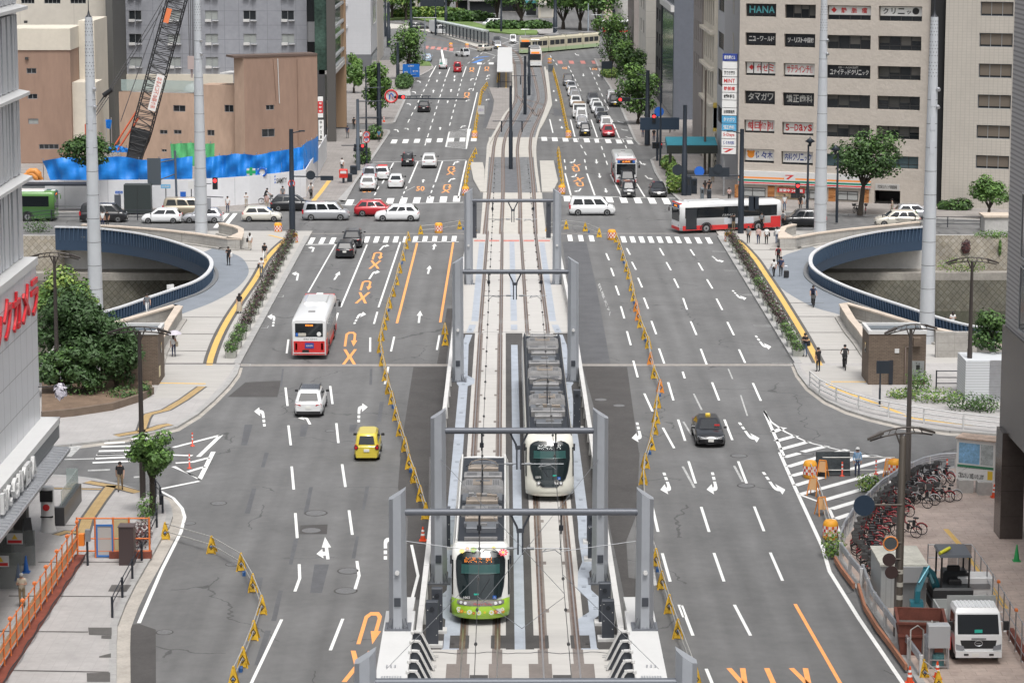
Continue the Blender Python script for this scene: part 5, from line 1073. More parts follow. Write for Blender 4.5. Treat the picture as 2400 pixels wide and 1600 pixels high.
 def glass(f0,f1,front,name):
  P_=[]
  for f in(f0,f1):
   yr,yf,w_,z=cab(f);y=(yf+.012)if front else(yr-.012);P_.append((w_-.20,y,z+.01))
  (w0,y0,z0),(w1,y1,z1)=P_;d=1 if front else-1
  g_=MB();vs=[(-w0,y0,z0),(w0,y0,z0),(w1,y1,z1),(-w1,y1,z1)];g_.poly(vs if not front else vs[::-1]);g_.build(name,CGLASS,o)
 glass(.06,.92,True,'windscreen');glass(.10,.86,False,'rear_window')
 bp=MB();bp.box(-hw*.84,hw*.84,Y(0)-.01,Y(.02),.24,.44);bp.build('rear_bumper_trim',TRIM if kind in('suv','van')else pm,o)
 gr_=MB();gr_.box(-hw*.42,hw*.42,Y(1)-.06,Y(1)+.012,.36,.52);gr_.box(-hw*.3,hw*.3,Y(1)-.05,Y(1)+.006,.24,.32);gr_.build('grille',TRIM,o)
 for y0,y1,z in((Y(0)-.03,Y(0),.52 if kind=='sedan' else .60),(Y(1),Y(1)+.03,.40)):
  p_=MB();p_.box(-.165,.165,min(y0,y1)-.005,max(y0,y1),z,z+.165);p_.build('number_plate',PLATEY if yellow else PLATE,o)
 return o,False
USEDC={}
def car(kind,paint,k,x,y,head,label,group=None,yellow=False,name=None,off=None):
 """(x, y): pixel of the near end (head 'a'way / 't'oward) or of the near side's middle (head 'l'eft / 'r'ight, or degrees)"""
 o,_=car_proto(kind,paint,yellow)
 if USEDC.get(o.name):o=dup(o)
 else:USEDC[o.name]=True;o=dup(o)
 L_,W=CARS[kind][:2];p=g(k,x,y,.22 if head in('a','t')else .05)
 rz={'a':0,'t':math.pi,'l':math.pi/2,'r':-math.pi/2}.get(head,None)
 if rz is None:rz=R(head)
 o.location=(p.x,p.y+(L_/2 if head in('a','t')else W/2 if isinstance(head,str)else W/2*abs(math.sin(rz))+L_/2*abs(math.cos(rz))*.9),0);o.rotation_euler=(0,0,rz)
 tag(o,label,'car',group);return o
def extra(o,mb,name,m_):e=mb.build(name,m_,o);KIDS[o.name].remove(e);return e
QG='cars waiting in the right hand lanes'
c=car('suv','white','D',2098,1282,'a','white SUV with a glass roof driving away, nearest the camera on the left')
b=MB();b.box(-.58,.58,-1.0,.55,1.645,1.66);extra(c,b,'glass_roof',mat('roof_panel',(.10,.11,.13),.15));
for s in(-1,1):b=MB();b.bar((s*.64,-1.3,1.69),(s*.62,.6,1.70),.05);extra(c,b,'roof_rail',TRIM)
c=car('kei','yellow','H',172,38,'a','small yellow car with round tail lamps driving away')
for s in(-1,1):b=MB();b.disc((s*.62,-1.70,.86),(0,-1,0),.13,.03,16);extra(c,b,'round_tail_lamp',TRIM);b=MB();b.disc((s*.62,-1.73,.86),(0,-1,0),.09,.02,14);extra(c,b,'tail_lens',TAIL)
c=car('sedan','black','F',193,1487,'t','black sedan with a yellow roof lamp coming towards the camera on the right')
b=MB();b.cbox((0,-.3,1.46),.3,.16,.16,0,.04);extra(c,b,'roof_lamp',PLATEY);b=MB();b.box(-.62,-.3,.95,1.0,1.1,1.2);extra(c,b,'dash_sign',REDM)
car('hatch','black','E',22,208,'a','black hatchback with its brake lights on waiting at the near crossing')
car('suv','black','E',72,138,'a','dark SUV ahead of the black hatchback on the near crossing')
car('kei','black','B',450,1124,'a','dark kei wagon stopped at the far line left of the white SUV')
car('suv','white','B',596,1136,'a','white SUV stopped alone in its lane at the far line')
car('suv','white','B',178,1292,'a','white estate SUV waiting nearest the left kerb beyond the junction')
car('van','silver','B',190,1235,'a','silver minivan tucked in front of the white estate SUV by the kerb')
c=car('sedan','white','B',275,1216,'a','white patrol sedan with a red light bar on its roof')
b=MB();b.cbox((0,-.1,1.47),1.1,.25,.12,0,.03);extra(c,b,'light_bar',mat('lamp_red',(.65,.03,.03),.2));b=MB();b.box(-.885,.885,-2.0,2.0,.24,.55);extra(c,b,'lower_panel',PAINT['black'])
car('sedan','white','B',368,1272,'a','white sedan with red lamps just before the far left crossing')
car('suv','red','B',235,1472,'r','bright red SUV crossing the junction from left to right')
car('suv','white','B',378,1506,'l','white crossover crossing the junction in front of the red SUV')
car('van','silver','A',2215,1500,'r','silver estate minivan crossing the junction behind the traffic pole')
car('hatch','cream','A',1778,1508,'r','cream hatchback crossing left of the silver minivan')
car('suv','black','A',1985,1436,'r','black SUV turning on the far side of the cross street')
car('hatch','silver','A',1375,1517,'l','silver small car behind the second white mast')
car('hatch','white','A',1095,1520,'l','low white car beside the silver small car on the cross street')
car('van','gold','A',1262,1470,'r','gold minivan behind the low white car')
car('van','black','A',700,1512,'r','black van behind the left curved railing')
car('van','white','B',1708,1466,'r','white minivan crossing the junction right of the tram tracks')
c=car('taxi','black','C',830,1545,'l','black taxi with white lettering behind the right mast')
b=MB();b.box(.852,.86,-1.2,.3,.62,.9);extra(c,b,'door_sign',WHITEP);t=MB();lettering(t,'TAXI',(.866,-1.05,.66),V3((0,1.1,0)),V3((0,0,.2)),.02);extra(c,t,'door_lettering',blk)
car('suv','beige','C',1470,1545,'l','beige off road SUV behind the right curved railing');car('hatch','silver','C',1585,1490,'r','silver hatchback behind the beige SUV on the right')
car('kei','black','B',1957,1334,'t','black kei car stopped in front of the red and white bus');car('van','black','B',1950,1272,'t','black minivan between the bus and the front kei car')
car('sedan','black','B',2162,1334,'t','glossy black sedan in the outer lane beside the bus')
car('hatch','red','B',1820,926,'t','red hatchback at the head of the middle waiting lane');car('kei','black','B',1660,918,'t','black kei wagon with a yellow plate heading the inner waiting lane',None,True)
for x,y,kd,pn,lb in((1640,868,'kei','silver','silver kei car second in the inner waiting lane'),(1637,826,'van','white','white minivan third in the inner waiting lane'),(1598,722,'suv','white','white SUV behind the truck with the brown load'),(1592,690,'van','silver','silver van far back in the inner waiting lane'),(1578,650,'hatch','white','white hatchback second from the tail of the inner waiting lane'),(1568,612,'sedan','silver','silver sedan near the tail of the inner waiting lane'),(1546,580,'van','grey','grey van at the very tail of the inner waiting lane'),(1806,888,'van','white','white minivan right behind the red hatchback'),(1783,832,'sedan','black','black sedan third in the middle waiting lane'),(1766,796,'hatch','silver','silver hatchback fourth in the middle waiting lane'),(1746,765,'suv','white','white SUV fifth in the middle waiting lane'),(1733,735,'sedan','white','white sedan next to last in the middle waiting lane'),(1716,700,'suv','grey','dark grey SUV last in the middle waiting lane'),(1850,698,'van','white','white minivan alone in the outer lane by the trees')):car(kd,pn,'B',x,y,'t',lb,QG)
c=car('taxi','black','B',1862,720,'t','black taxi right in front of the white minivan by the trees',None,True)
car('suv','black','B',560,757,'a','black SUV driving away under the far signal beam')
car('microvan','red','B',790,488,'a','red and silver kei van driving away at the far left');car('hatch','beige','B',975,352,-30,'beige hatchback turning in the far junction');car('kei','silver','B',1066,328,'t','silver kei car waiting in the far junction',None,True);car('suv','grey','B',1058,300,'t','grey SUV behind the silver kei car in the far junction')
car('microvan','white','B',1168,292,'t','white boxy kei van in the far junction');car('van','white','B',1026,182,120,'white minivan parked before the far shops');car('hatch','black','B',1070,182,120,'black car parked beside the white minivan before the far shops');car('hatch','lightblue','B',583,415,'a','light blue car stopped behind the far left tree');car('taxi','black','B',528,205,-80,'black taxi at the far left beyond the tram rails')
def bus(name,L_,label,base=PAINT['white'],skirt=REDM,top=None,green=False):
 o=empty(name,(0,0,0),0,label,'bus');hw=1.245;Y=lambda y:y-L_/2
 def rg(y,k=1.,z0=.32,z1=3.02,dz=0):w_=hw*k;return[(-w_,y,z0),(-w_,y,z1-.35),(-w_*.96,y,z1-.12),(-w_*.80,y,z1),(w_*.80,y,z1),(w_*.96,y,z1-.12),(w_,y,z1-.35),(w_,y,z0)]
 b=MB();b.smooth=True;b.loft([rg(Y(0),.94,.36,2.9),rg(Y(.06),.985,.32,2.98),rg(Y(.25)),rg(Y(L_-.3)),rg(Y(L_-.06),.975,.32,2.98),rg(Y(L_),.92,.36,2.88)]);b.build('bus_body',base,o)
 for s in(-1,1):
  k_=MB();k_.box(*sorted((s*(hw+.006),s*(hw-.1))),Y(.2),Y(L_-.3),.33,.78 if not green else 1.25);k_.build('side_skirt',skirt,o)
  if not green:k_=MB();k_.box(*sorted((s*(hw+.009),s*(hw-.1))),Y(.06),Y(1.1),.33,1.45);k_.build('rear_corner_panel',skirt,o)
  sw_=MB();sw_.box(*sorted((s*(hw+.012),s*(hw-.1))),Y(.45),Y(L_-.55),1.52,2.58);sw_.build('side_windows',CGLASS,o)
  dr=MB();
  if s<0:[MB().box(-hw-.016,-hw+.1,Y(L_-a_),Y(L_-b_),.42,2.5).build('door',mat('bus_door',(.03,.035,.04),.2),o)for a_,b_ in((1.75,.62),(6.2,5.0))]
  if s<0 and not green:
   ad=MB();ad.box(-hw-.02,-hw,Y(2.9),Y(6.0),.85,1.42);ad.build('advert_panel',mat('advert_pale',(.55,.58,.62),.5),o);t=MB();lettering(t,'バスサイクル',(-hw-.022,Y(6.2),1.62),V3((0,-1.4,0)),V3((0,0,.22)),.02);t.build('side_lettering',WHITEP,o)
  for y in(2.4,L_-2.75):
   wm=MB();c=V3((s*(hw-.28),Y(y),.48));wm.mat(0).tube([c,c+V3((s*.295,0,0))],.48,18);wm.mat(1).tube([c+V3((s*.285,0,0)),c+V3((s*.302,0,0))],.27,12);wm.mat(0).tube([c+V3((s*.30,0,0)),c+V3((s*.31,0,0))],.1,8);wm.build('wheel',[TYRE,RIM],o)
   ar=MB();ar.tube([(s*(hw+.004),Y(y)+.6*math.cos(t_),.45+.58*math.sin(t_))for t_ in(0,.4,.8,1.2,1.57,1.95,2.35,2.75,3.14)],.06,5);ar.build('wheel_arch',TRIM,o)
  mr_=MB();mr_.tube([(s*hw*.9,Y(L_),2.55),(s*(hw+.22),Y(L_+.18),2.45),(s*(hw+.22),Y(L_+.18),2.3)],.03,5);mr_.cbox((s*(hw+.22),Y(L_+.18),1.98),.2,.08,.36,0,.02);mr_.build('mirror',TRIM if not green else base,o)
  tl=MB();tl.box(*sorted((s*.86,s*1.0)),Y(0)-.02,Y(.1),.72,1.22);tl.build('tail_light',TAIL,o)
  hl=MB();hl.box(*sorted((s*.74,s*1.08)),Y(L_)-.1,Y(L_)+.02,.72,.92);hl.build('headlight',HEAD,o)
 f_=MB();f_.box(-1.08,1.08,Y(L_)-.1,Y(L_)+.012,1.22,2.42);f_.build('windscreen',CGLASS,o)
 f_=MB();f_.box(-1.0,1.0,Y(L_)-.1,Y(L_)+.014,2.5,2.86);dp=f_.build('destination_box',blk,o);t=MB();lettering(t,'広島駅',(.45,Y(L_)+.017,2.58),V3((-.9,0,0)),V3((0,0,.2)),.02);t.build('destination_lettering',LEDO,dp)
 for s in(-1,1):e_=MB();e_.box(*sorted((s*.72,s*.96)),Y(L_),Y(L_)+.018,2.54,2.82);e_.build('route_badge',BLUEM,dp)
 f_=MB();f_.box(-1.1,1.1,Y(L_)-.08,Y(L_)+.03,.34,.62);f_.build('front_bumper',skirt if not green else base,o)
 if not green:f_=MB();f_.box(-1.12,1.12,Y(L_-.3),Y(L_)+.0,2.9,3.0);f_.build('front_peak',skirt,o)
 r_=MB();r_.box(-1.0,1.0,Y(0)-.012,Y(.1),1.68,2.66);rw_=r_.build('rear_window',CGLASS,o)
 t=MB();lettering(t,'回送',(-.25,Y(0)-.016,2.45),V3((.55,0,0)),V3((0,0,.13)),.02);t.build('destination_lettering',LEDO,rw_)
 if not green:
  r_=MB();r_.box(-1.12,1.12,Y(0)-.02,Y(.12),.36,1.36);rp=r_.build('rear_panel',REDM,o)
  r_=MB();r_.box(-1.14,1.14,Y(0)-.035,Y(.1),.46,.53);r_.build('bumper_strip',WHITEP,o)
  r_=MB();r_.box(-.30,.34,Y(0)-.04,Y(0)-.01,.84,1.24);rs=r_.build('rear_advert',navy,rp);t=MB();lettering(t,'児玉病院',(-.22,Y(0)-.045,.96),V3((.5,0,0)),V3((0,0,.14)),.03);t.build('advert_lettering',WHITEP,rs)
  r_=MB();r_.box(-.96,-.8,Y(0)-.02,Y(0)-.01,1.72,1.96);r_.build('access_badge',BLUEM,rw_);r_=MB();r_.box(-.78,-.22,Y(0)-.02,Y(0)-.01,1.74,1.96);r_.build('notice_panel',PAINT['beige'],rw_);r_=MB();r_.disc((.72,Y(0)-.012,1.88),(0,-1,0),.16,.012,14);r_.build('mascot_sticker',wht,rw_)
  r_=MB();r_.box(-.5,-.02,Y(0)-.035,Y(0)-.02,.55,.74);pr_=r_.build('number_plate',blk,o)
  t=MB();lettering(t,'整理券 運賃表示',(-.4,Y(0)-.02,1.48),V3((1.0,0,0)),V3((0,0,.07)));t.build('rear_lettering',blk,o)
 ac=MB();ac.loft([[(-.85,Y(L_*.55),3.0),(.85,Y(L_*.55),3.0),(.85,Y(L_*.9),3.0),(-.85,Y(L_*.9),3.0)],[(-.75,Y(L_*.56),3.14),(.75,Y(L_*.56),3.14),(.75,Y(L_*.89),3.14),(-.75,Y(L_*.89),3.14)]]);ac.build('roof_unit',PAINT['white'],o)
 hb=MB();hb.cbox((0,Y(L_*.25),3.0),.5,.35,.1,0,.03);hb.build('roof_hatch',EQUIP,o);hb=MB();hb.cbox((0,Y(L_-.25),3.0),.5,.4,.1,0,.03);hb.build('roof_marker',PAINT['white'],o)
 return o
p=g('D',2100,876,.35);o=bus('city_bus',11.0,'red and white bus seen from behind on the left carriageway');o.location=(p.x+.05,p.y+5.5,0)
p=g('B',1938,1240,.35);o=bus('city_bus',10.6,'red and white bus facing the camera at the right hand line');o.location=(p.x,p.y+5.3,0);o.rotation_euler=(0,0,math.pi)
pa,pb_=gr(1612,540,.35),gr(1812,532,.35);pa.z=pb_.z=0;o=bus('city_bus',10.6,'red and white bus turning across the junction on the right');dv=(pa-pb_).normalized();nv=V3((-dv.y,dv.x,0));nv=nv if nv.y>0 else-nv;c_=(pa+pb_)/2+nv*1.25;o.location=(c_.x,c_.y,0);o.rotation_euler=(0,0,math.atan2(dv.y,dv.x)-math.pi/2);o.scale=(1,1,1)
p=g('A',230,1508,0);o=bus('city_bus',10.6,'green bus half hidden by the store on the left cross street',PAINT['green'],mat('bus_green_dark',(.05,.13,.04),.35,coat=.4),green=True);o.location=(p.x-3.2,p.y+1.3,0);o.rotation_euler=(0,0,-math.pi/2)
def far_tram(name,loc,rz,L_,label,low,high,segs=1,front_only=False):
 o=empty(name,loc,rz,label,'tram');hw=1.22;n=segs
 for i in range(n):
  y0,y1=L_*i/n+.1,L_*(i+1)/n-.1;b=MB();b.mat(0).box(-hw,hw,y0,y1,.3,1.0);b.mat(1).box(-hw+.001,hw-.001,y0,y1,1.0,1.18)if segs>1 else None;b.mat(2).loft([[(-hw,y0,1.0),(hw,y0,1.0),(hw,y1,1.0),(-hw,y1,1.0)],[(-hw,y0,2.9),(hw,y0,2.9),(hw,y1,2.9),(-hw,y1,2.9)],[(-hw*.85,y0+.05,3.2),(hw*.85,y0+.05,3.2),(hw*.85,y1-.05,3.2),(-hw*.85,y1-.05,3.2)]]);b.build('car_section',[low,mat('stripe_dark_green',(.02,.10,.05),.4),high],o)
  for s in(-1,1):
   w_=MB();m_=max(2,int((y1-y0)/1.6))
   for j in range(m_):ya=y0+.3+(y1-y0-.6)*j/m_;w_.add([(s*(hw+.012),ya+.1,1.5),(s*(hw+.012),ya+(y1-y0-.6)/m_-.1,1.5),(s*(hw+.012),ya+(y1-y0-.6)/m_-.1,2.45),(s*(hw+.012),ya+.1,2.45)],[[0,1,2,3]])
   w_.build('side_windows',CGLASS,o)
  e_=MB();e_.cbox((0,(y0+y1)/2,3.2),1.7,(y1-y0)*.7,.28,0,.05);e_.build('roof_equipment',EQUIP,o);bg_=MB();bg_.box(-1.0,1.0,(y0+y1)/2-1.3,(y0+y1)/2+1.3,.08,.32);bg_.build('bogie',TRIM,o)
 f_=MB();f_.box(-1.05,1.05,.06,.12,1.35,2.45);f_.build('windscreen',CGLASS,o);f_=MB();f_.box(-.75,.75,.05,.11,2.55,2.85);f_.build('destination_display',mat('led_dim_orange',(.9,.22,.03),.5,emit=.6),o)
 for s in(-1,1):f_=MB();f_.disc((s*.7,.11,.75),(0,-1,0),.1,.05,10);f_.build('headlight',HEAD,o)
 pg=MB();pg.tube([(0,L_*.4,3.4),(0,L_*.4+1.2,4.1),(0,L_*.4+.3,4.8)],.05,5);pg.tube([(-.8,L_*.4+.3,4.8),(.8,L_*.4+.3,4.8)],.04,5);pg.build('pantograph',GALV,o)
 return o
p=g('B',1320,448,.3);far_tram('tram_car',(p.x,p.y,0),0,12.5,'short white and pink tram heading this way far down the tracks',PAINT['white'],mat('tram_pale',(.70,.68,.64),.4))
pA,pB=g('B',1292,360,.3),g('B',1760,318,.3);d_=V3((pB.x-pA.x,pB.y-pA.y,0));far_tram('tram_car',(pA.x-1.0,pA.y+1.2,0),math.atan2(d_.y,d_.x)-math.pi/2,d_.length,'long cream and green articulated tram curving through the far junction',mat('tram_pale_green',(.36,.46,.27),.45),mat('tram_beige',(.52,.48,.36),.45),4)
p=g('B',1253,362,.3);far_tram('tram_car',(p.x,p.y,0),0,8,'green and cream tram front with an orange display beside the short white tram',mat('tram_pale_green',(.36,.46,.27),.45),mat('tram_beige',(.52,.48,.36),.45))
def lorry(loc,rz,L_,label,cab=PAINT['white'],box=None,boxh=1.0,name='small_truck',load=None):
 o=empty(name,loc,rz,label,'truck');hw=.74 if L_<4 else 1.0;s_=1 if L_<4 else 1.25
 b=MB();y1=L_/2;b.loft([[(-hw,y1-1.3*s_,.45),(hw,y1-1.3*s_,.45),(hw,y1,.4),(-hw,y1,.4)],[(-hw,y1-1.3*s_,1.1*s_),(hw,y1-1.3*s_,1.1*s_),(hw,y1,1.0*s_),(-hw,y1,1.0*s_)],[(-hw*.92,y1-1.25*s_,1.75*s_),(hw*.92,y1-1.25*s_,1.75*s_),(hw*.92,y1-.35,1.75*s_),(-hw*.92,y1-.35,1.75*s_)]]);b.build('cab',cab,o)
 g_=MB();g_.poly([(hw*.85,y1-.02,1.07*s_),(-hw*.85,y1-.02,1.07*s_),(-hw*.8,y1-.30,1.66*s_),(hw*.8,y1-.30,1.66*s_)]);g_.build('windscreen',CGLASS,o)
 for s in(-1,1):
  g_=MB();P_=[(s*(hw+.01),y1-1.15*s_,1.1*s_),(s*(hw+.01),y1-.15,1.1*s_),(s*(hw*.94+.01),y1-.4,1.62*s_),(s*(hw*.94+.01),y1-1.1*s_,1.62*s_)];g_.poly(P_);g_.build('side_window',CGLASS,o)
  for y in(-L_*.28,L_*.3):w_=MB();w_.tube([(s*(hw-.2),y,.3*s_),(s*hw,y,.3*s_)],.3*s_,12);w_.build('wheel',TYRE,o)
  t_=MB();t_.box(*sorted((s*hw*.7,s*hw*.98)),-L_/2-.02,-L_/2+.05,.55,.72);t_.build('tail_light',TAIL,o)
 b=MB();b.box(-hw,hw,-L_/2,y1-1.4*s_,.5,.62)
 for X0,X1,Y0,Y1 in((-hw,-hw+.06,-L_/2,y1-1.45*s_),(hw-.06,hw,-L_/2,y1-1.45*s_),(-hw+.06,hw-.06,-L_/2,-L_/2+.06)):b.box(X0,X1,Y0,Y1,.62,.62+(.32 if not box else boxh))
 b.build('load_bed',box or cab,o)
 if box and boxh>1:b=MB();b.box(-hw,hw,-L_/2,y1-1.45*s_,.62+boxh,.68+boxh);b.build('box_roof',box,o)
 if load:load(o,L_)
 return o
p=g('B',692,466,.2);lorry((p.x,p.y+1.7,0),0,3.4,'small white pickup truck carrying a long white board upright',load=lambda o,L_:(MB().loft([[(0,-1.2,.7),(.5,-1.2,.7),(.5,-1.1,.7),(0,-1.1,.7)],[(-.5,1.2,3.4),(-.15,1.2,3.4),(-.15,1.3,3.4),(-.5,1.3,3.4)]]).build('board_load',WHITEP,o),MB().cbox((-.2,-.3,.62),.9,1.2,.5,0,.1).build('tarpaulin_load',mat('tarp_green',(.05,.25,.18),.7),o)))
p=g('B',820,384,.1);lorry((p.x,p.y+.8,0),R(215),3.4,'small white kei truck turning in the far junction')
p=g('B',655,232,.1);lorry((p.x,p.y+1,0),R(200),6.2,'white box truck behind the far tram shelter',PAINT['white'],PAINT['white'],2.4)
p=g('B',1622,802,.2);lorry((p.x,p.y+2.8,0),math.pi,5.6,'white truck with a brown load waiting in the inner lane',load=lambda o,L_:MB().cbox((0,-1.0,.65),1.8,3.0,1.5,0,.15).build('brown_load',mat('load_brown',(.22,.15,.09),.9,var=.3,scale=3,bump=.5,bscale=8),o))
p=g('B',1955,262,.1);o=bus('city_bus',10.6,'pale bus end showing behind the far right tree');o.location=(p.x,p.y+20,0);o.rotation_euler=(0,0,-math.pi/2)
for o in list(PROTO.values()):
 for c_ in KIDS.get(o.name,[]):bpy.data.objects.remove(c_)
 bpy.data.objects.remove(o)
BALL=mat('track_stone',(.175,.18,.185),.9,var=.3,scale=1.4,bump=.5,bscale=10)
SLABC=mat('track_slab',(.47,.45,.41),.8,var=.08,scale=.8)
bed=MB();bed.sheet([(p_.x,p_.y)for p_ in P('B','978,1312 995,1075 1005,940 1060,860 1130,770 1170,700 1165,440 1372,440 1402,650 1390,720 1340,850 1315,940 1312,1075 1345,1312')],.012);S('track_bed',bed,BALL)
bed=MB();bed.sheet([(p_.x,p_.y)for p_ in P('B','945,1600 965,1312 1365,1312 1395,1600')],.014);bed.sheet([(p_.x,p_.y)for p_ in P('B','990,1070 1005,935 1325,935 1325,1070')],.016);S('track_slab',bed,SLABC)
bed=MB();bed.sheet([(p_.x,p_.y)for p_ in P('B','1095,1310 1110,1075 1200,1075 1212,1310')],.0165);bed.sheet([(p_.x,p_.y)for p_ in P('B','1130,930 1195,820 1250,730 1300,640 1265,440 1290,440 1320,640 1300,720 1245,850 1205,930')],.0165);S('track_median',bed,mat('median_stone',(.13,.135,.145),.9,var=.25,scale=1.5))
RLS=['975,1600 1005,1315 1030,1075 1040,990 1060,920 1110,830 1170,720 1190,660 1180,440','1087,1600 1100,1315 1100,1075 1105,990 1125,910 1170,830 1220,730 1240,660 1230,440','1218,1600 1215,1315 1200,1075 1200,1000 1220,900 1270,810 1320,720 1340,650 1300,480 1285,440','1322,1600 1310,1315 1290,1075 1285,990 1300,900 1345,800 1385,720 1395,650 1370,500 1350,440','1195,650 1240,700 1290,740 1330,790 1350,740','1240,660 1260,680 1330,700 1385,720']
for i,s_ in enumerate(RLS):
 r_=MB();Pn=spline(P('B',s_),5);r_.mat(0).ribbon(Pn,.42,.021);r_.mat(1).ribbon(Pn,.08,.03);o=r_.build('tram_rail',[mat('rail_groove',(.16,.12,.10),.7,var=.2),RAILT]);tag(o,kind='structure')
for s_ in('978,1312 995,1075 1003,985 1040,920 1110,790 1165,690 1165,440','1345,1312 1318,1075 1330,930 1395,740 1410,650 1385,460'):k_=MB();k_.wall(spline(P('B',s_),4),.35,0,.14);S('kerb',k_,SLABC)
for s_,m_ in(('1005,602 1152,602 1150,730 1105,830 1060,885 985,882 1030,760 1040,690',PAVEB),('1405,480 1435,720 1385,830 1345,900 1330,930 1395,740 1412,650 1390,480',SLABC),('875,1112 962,1112 975,1160 970,1310 945,1310 900,1230',SLABC),('1350,1100 1445,1100 1475,1240 1440,1310 1365,1310',SLABC),('1080,440 1155,440 1155,600 1090,600',PAVEB)):k_=MB();k_.prism([(p_.x,p_.y)for p_ in P('B',s_)],0,.13);S('tram_platform',k_,m_)
pt=MB();
for s_ in('990,610 1035,690 1040,760 1000,870 960,870 1000,700','1355,1110 1470,1110 1470,1230 1390,1230','1440,740 1500,740 1510,790 1450,790'):pt.sheet([(p_.x,p_.y)for p_ in P('B',s_)],.0045)
S('road_patch',pt,ASPHP)
fj=MB()
for s_ in('1180,440 1150,380 1080,330 900,270 700,230 500,195 290,160','1230,440 1200,370 1100,310 900,250 700,210 500,178 290,145','1285,440 1310,390 1380,360 1500,340 1760,322','1350,440 1380,380 1450,350 1560,335 1760,312','560,250 800,300 1000,345'):fj.ribbon(spline(P('B',s_),4),.5,.012)
S('far_tram_rails',fj,MATS['rail_groove'])
ip=MB();ip.prism([(p_.x,p_.y)for p_ in P('B','300,200 480,195 640,235 800,285 930,330 1000,335 990,315 800,265 640,215 480,180 300,165')],0,.2);S('far_platform',ip,SLABC)
grs=mat('grass_green',(.13,.20,.055),.95,var=.35,scale=.25,bump=.6,bscale=3)
gp_=MB();gp_.prism([(p_.x,p_.y)for p_ in P('B','290,145 480,130 640,160 1040,225 1200,240 1330,240 1345,215 1180,205 1050,195 900,160 850,140 700,120 290,100')],0,.3);S('far_lawn',gp_,grs)
sp_=MB();sp_.sheet([(p_.x,p_.y)for p_ in P('B','860,130 1450,190 1480,240 1345,240 1330,215 1180,205 1050,195 900,160')],.31);S('far_paving',sp_,mat('far_paving',(.30,.29,.28),.9,var=.35,scale=.35))
gl_=MB();gl_.prism([(p_.x,p_.y)for p_ in P('B','535,455 615,455 600,430 545,425')],0,.25);S('lawn_island',gl_,grs)
fk=MB()
for i in range(9):fk.ribbon(P('B',f'{1100+i*6},{300+i*14} {1170+i*10},{305+i*14}'),.8,.010)
for s_ in('1060,350 1220,290','1000,330 1180,270','560,320 640,330','640,330 780,360','850,320 1050,380','1080,250 1250,300'):fk.ribbon(P('B',s_),.35,.0101)
S('far_markings',fk,WORN)
NAVY=mat('railing_navy',(.045,.075,.125),.45,.2);NAVYL=mat('railing_slat',(.085,.135,.21),.4,.2);CAPW=mat('railing_cap',(.66,.67,.68),.4,.1)
for rail,lb,flip in((railL,'curved navy slatted railing with a white cap round the left river opening',1),(railR,'curved navy slatted railing with a white cap round the right river opening',-1)):
 o=empty('curved_railing',(0,0,0),0,lb,'railing');PP=spline(rail,2)
 c_=MB();c_.wall(PP,.34,1.05,1.17);c_.build('top_cap',CAPW,o)
 c_=MB();c_.wall(PP,.08,-1.15,1.05);c_.build('railing_panel',NAVY,o)
 sl=MB();acc=0
 for p_,r_ in zip(PP,PP[1:]):
  d=r_-p_;L_=d.length
  if L_<1e-4:continue
  d.normalize();nn=V3((-d.y,d.x,0));t=.45-acc
  while t<L_:
   for s in(-1,1):
    c=p_+d*t+nn*s*.05;e=nn*s*.16;sk=d*.10*flip
    sl.loft([[c+V3((0,0,-.2)),c+d*.09+V3((0,0,-.2)),c+d*.09+e*.3+V3((0,0,-.2)),c+e*.3+V3((0,0,-.2))],[c+sk+V3((0,0,1.04)),c+sk+d*.09+V3((0,0,1.04)),c+sk+d*.09+e+V3((0,0,1.04)),c+sk+e+V3((0,0,1.04))]])
   t+=.45
  acc=(acc+L_)%.45
 sl.build('railing_slats',NAVYL,o)
 k_=MB();k_.wall([p_+V3((.45*(1 if flip>0 else-1),0,0))for p_ in PP[6:]],.3,.13,.24);k_.build('base_kerb',mat('base_kerb_grey',(.17,.175,.18),.8),o)
 if flip>0:sg=MB();p_=g('D',1135,470,.6);sg.cbox((p_.x+.3,p_.y,.2),.6,.05,1.3,.5);ps=sg.build('notice_board',WHITEP,o)
WALLS=mat('wall_stone',(.35,.335,.31),.85,var=.15,scale=.7,extra=joints(1.2,.6,.03,(3,2),.75));COPE=mat('coping_stone',(.55,.47,.39),.8,var=.10,scale=1,extra=joints(.9,0,.03,(3,1),.75))
def stonewall(k,s_,lb,h_=1.1,th=.42,k2=None):
 Pn=[]
 for seg in s_.split('|'):kk,ss=seg.split(':');Pn+=pts(kk,ss,h_+.15)
 o=empty('stone_wall',(0,0,0),0,lb,'wall');Pn=[V3((p_.x,p_.y,0))for p_ in Pn]
 b=MB();b.wall(Pn,th,.05,h_+.05);b.build('wall_body',WALLS,o);b=MB();b.wall(Pn,th+.14,h_+.05,h_+.18);b.build('coping',COPE,o);b=MB();b.wall(Pn,th+.7,.05,.28);b.build('plinth',WALLS,o)
stonewall(0,'D:560,735 700,680 830,640 1000,592 1195,535 1218,545 1150,650 1085,765 1050,900','low stone wall with a pale coping in a V on the left footway')
stonewall(0,'F:2160,805 1900,735 1700,690 1550,650 1300,575 1110,522 1090,530 1150,630 1210,700 1300,830','low stone wall with a pale coping in a V on the right footway')
stonewall(0,'D:560,-12 800,0 1100,22 1350,50 1560,82 1590,84 1640,45 1640,20 1600,0 1500,-22','low stone wall with a rounded end at the far left bridge corner')
stonewall(0,'F:1600,-30 1400,-8 1100,22 900,48 760,75 705,78 672,38 690,6 760,-14','low stone wall with a rounded end at the far right bridge corner')
b=MB();Pn=P('F','1730,830 2010,830',.9);b.wall([(p_.x,p_.y+.6)for p_ in Pn],.4,.1,2.0);tag(b.build('stone_wall',WALLS),'plain stone wall right of the right lift house','wall')
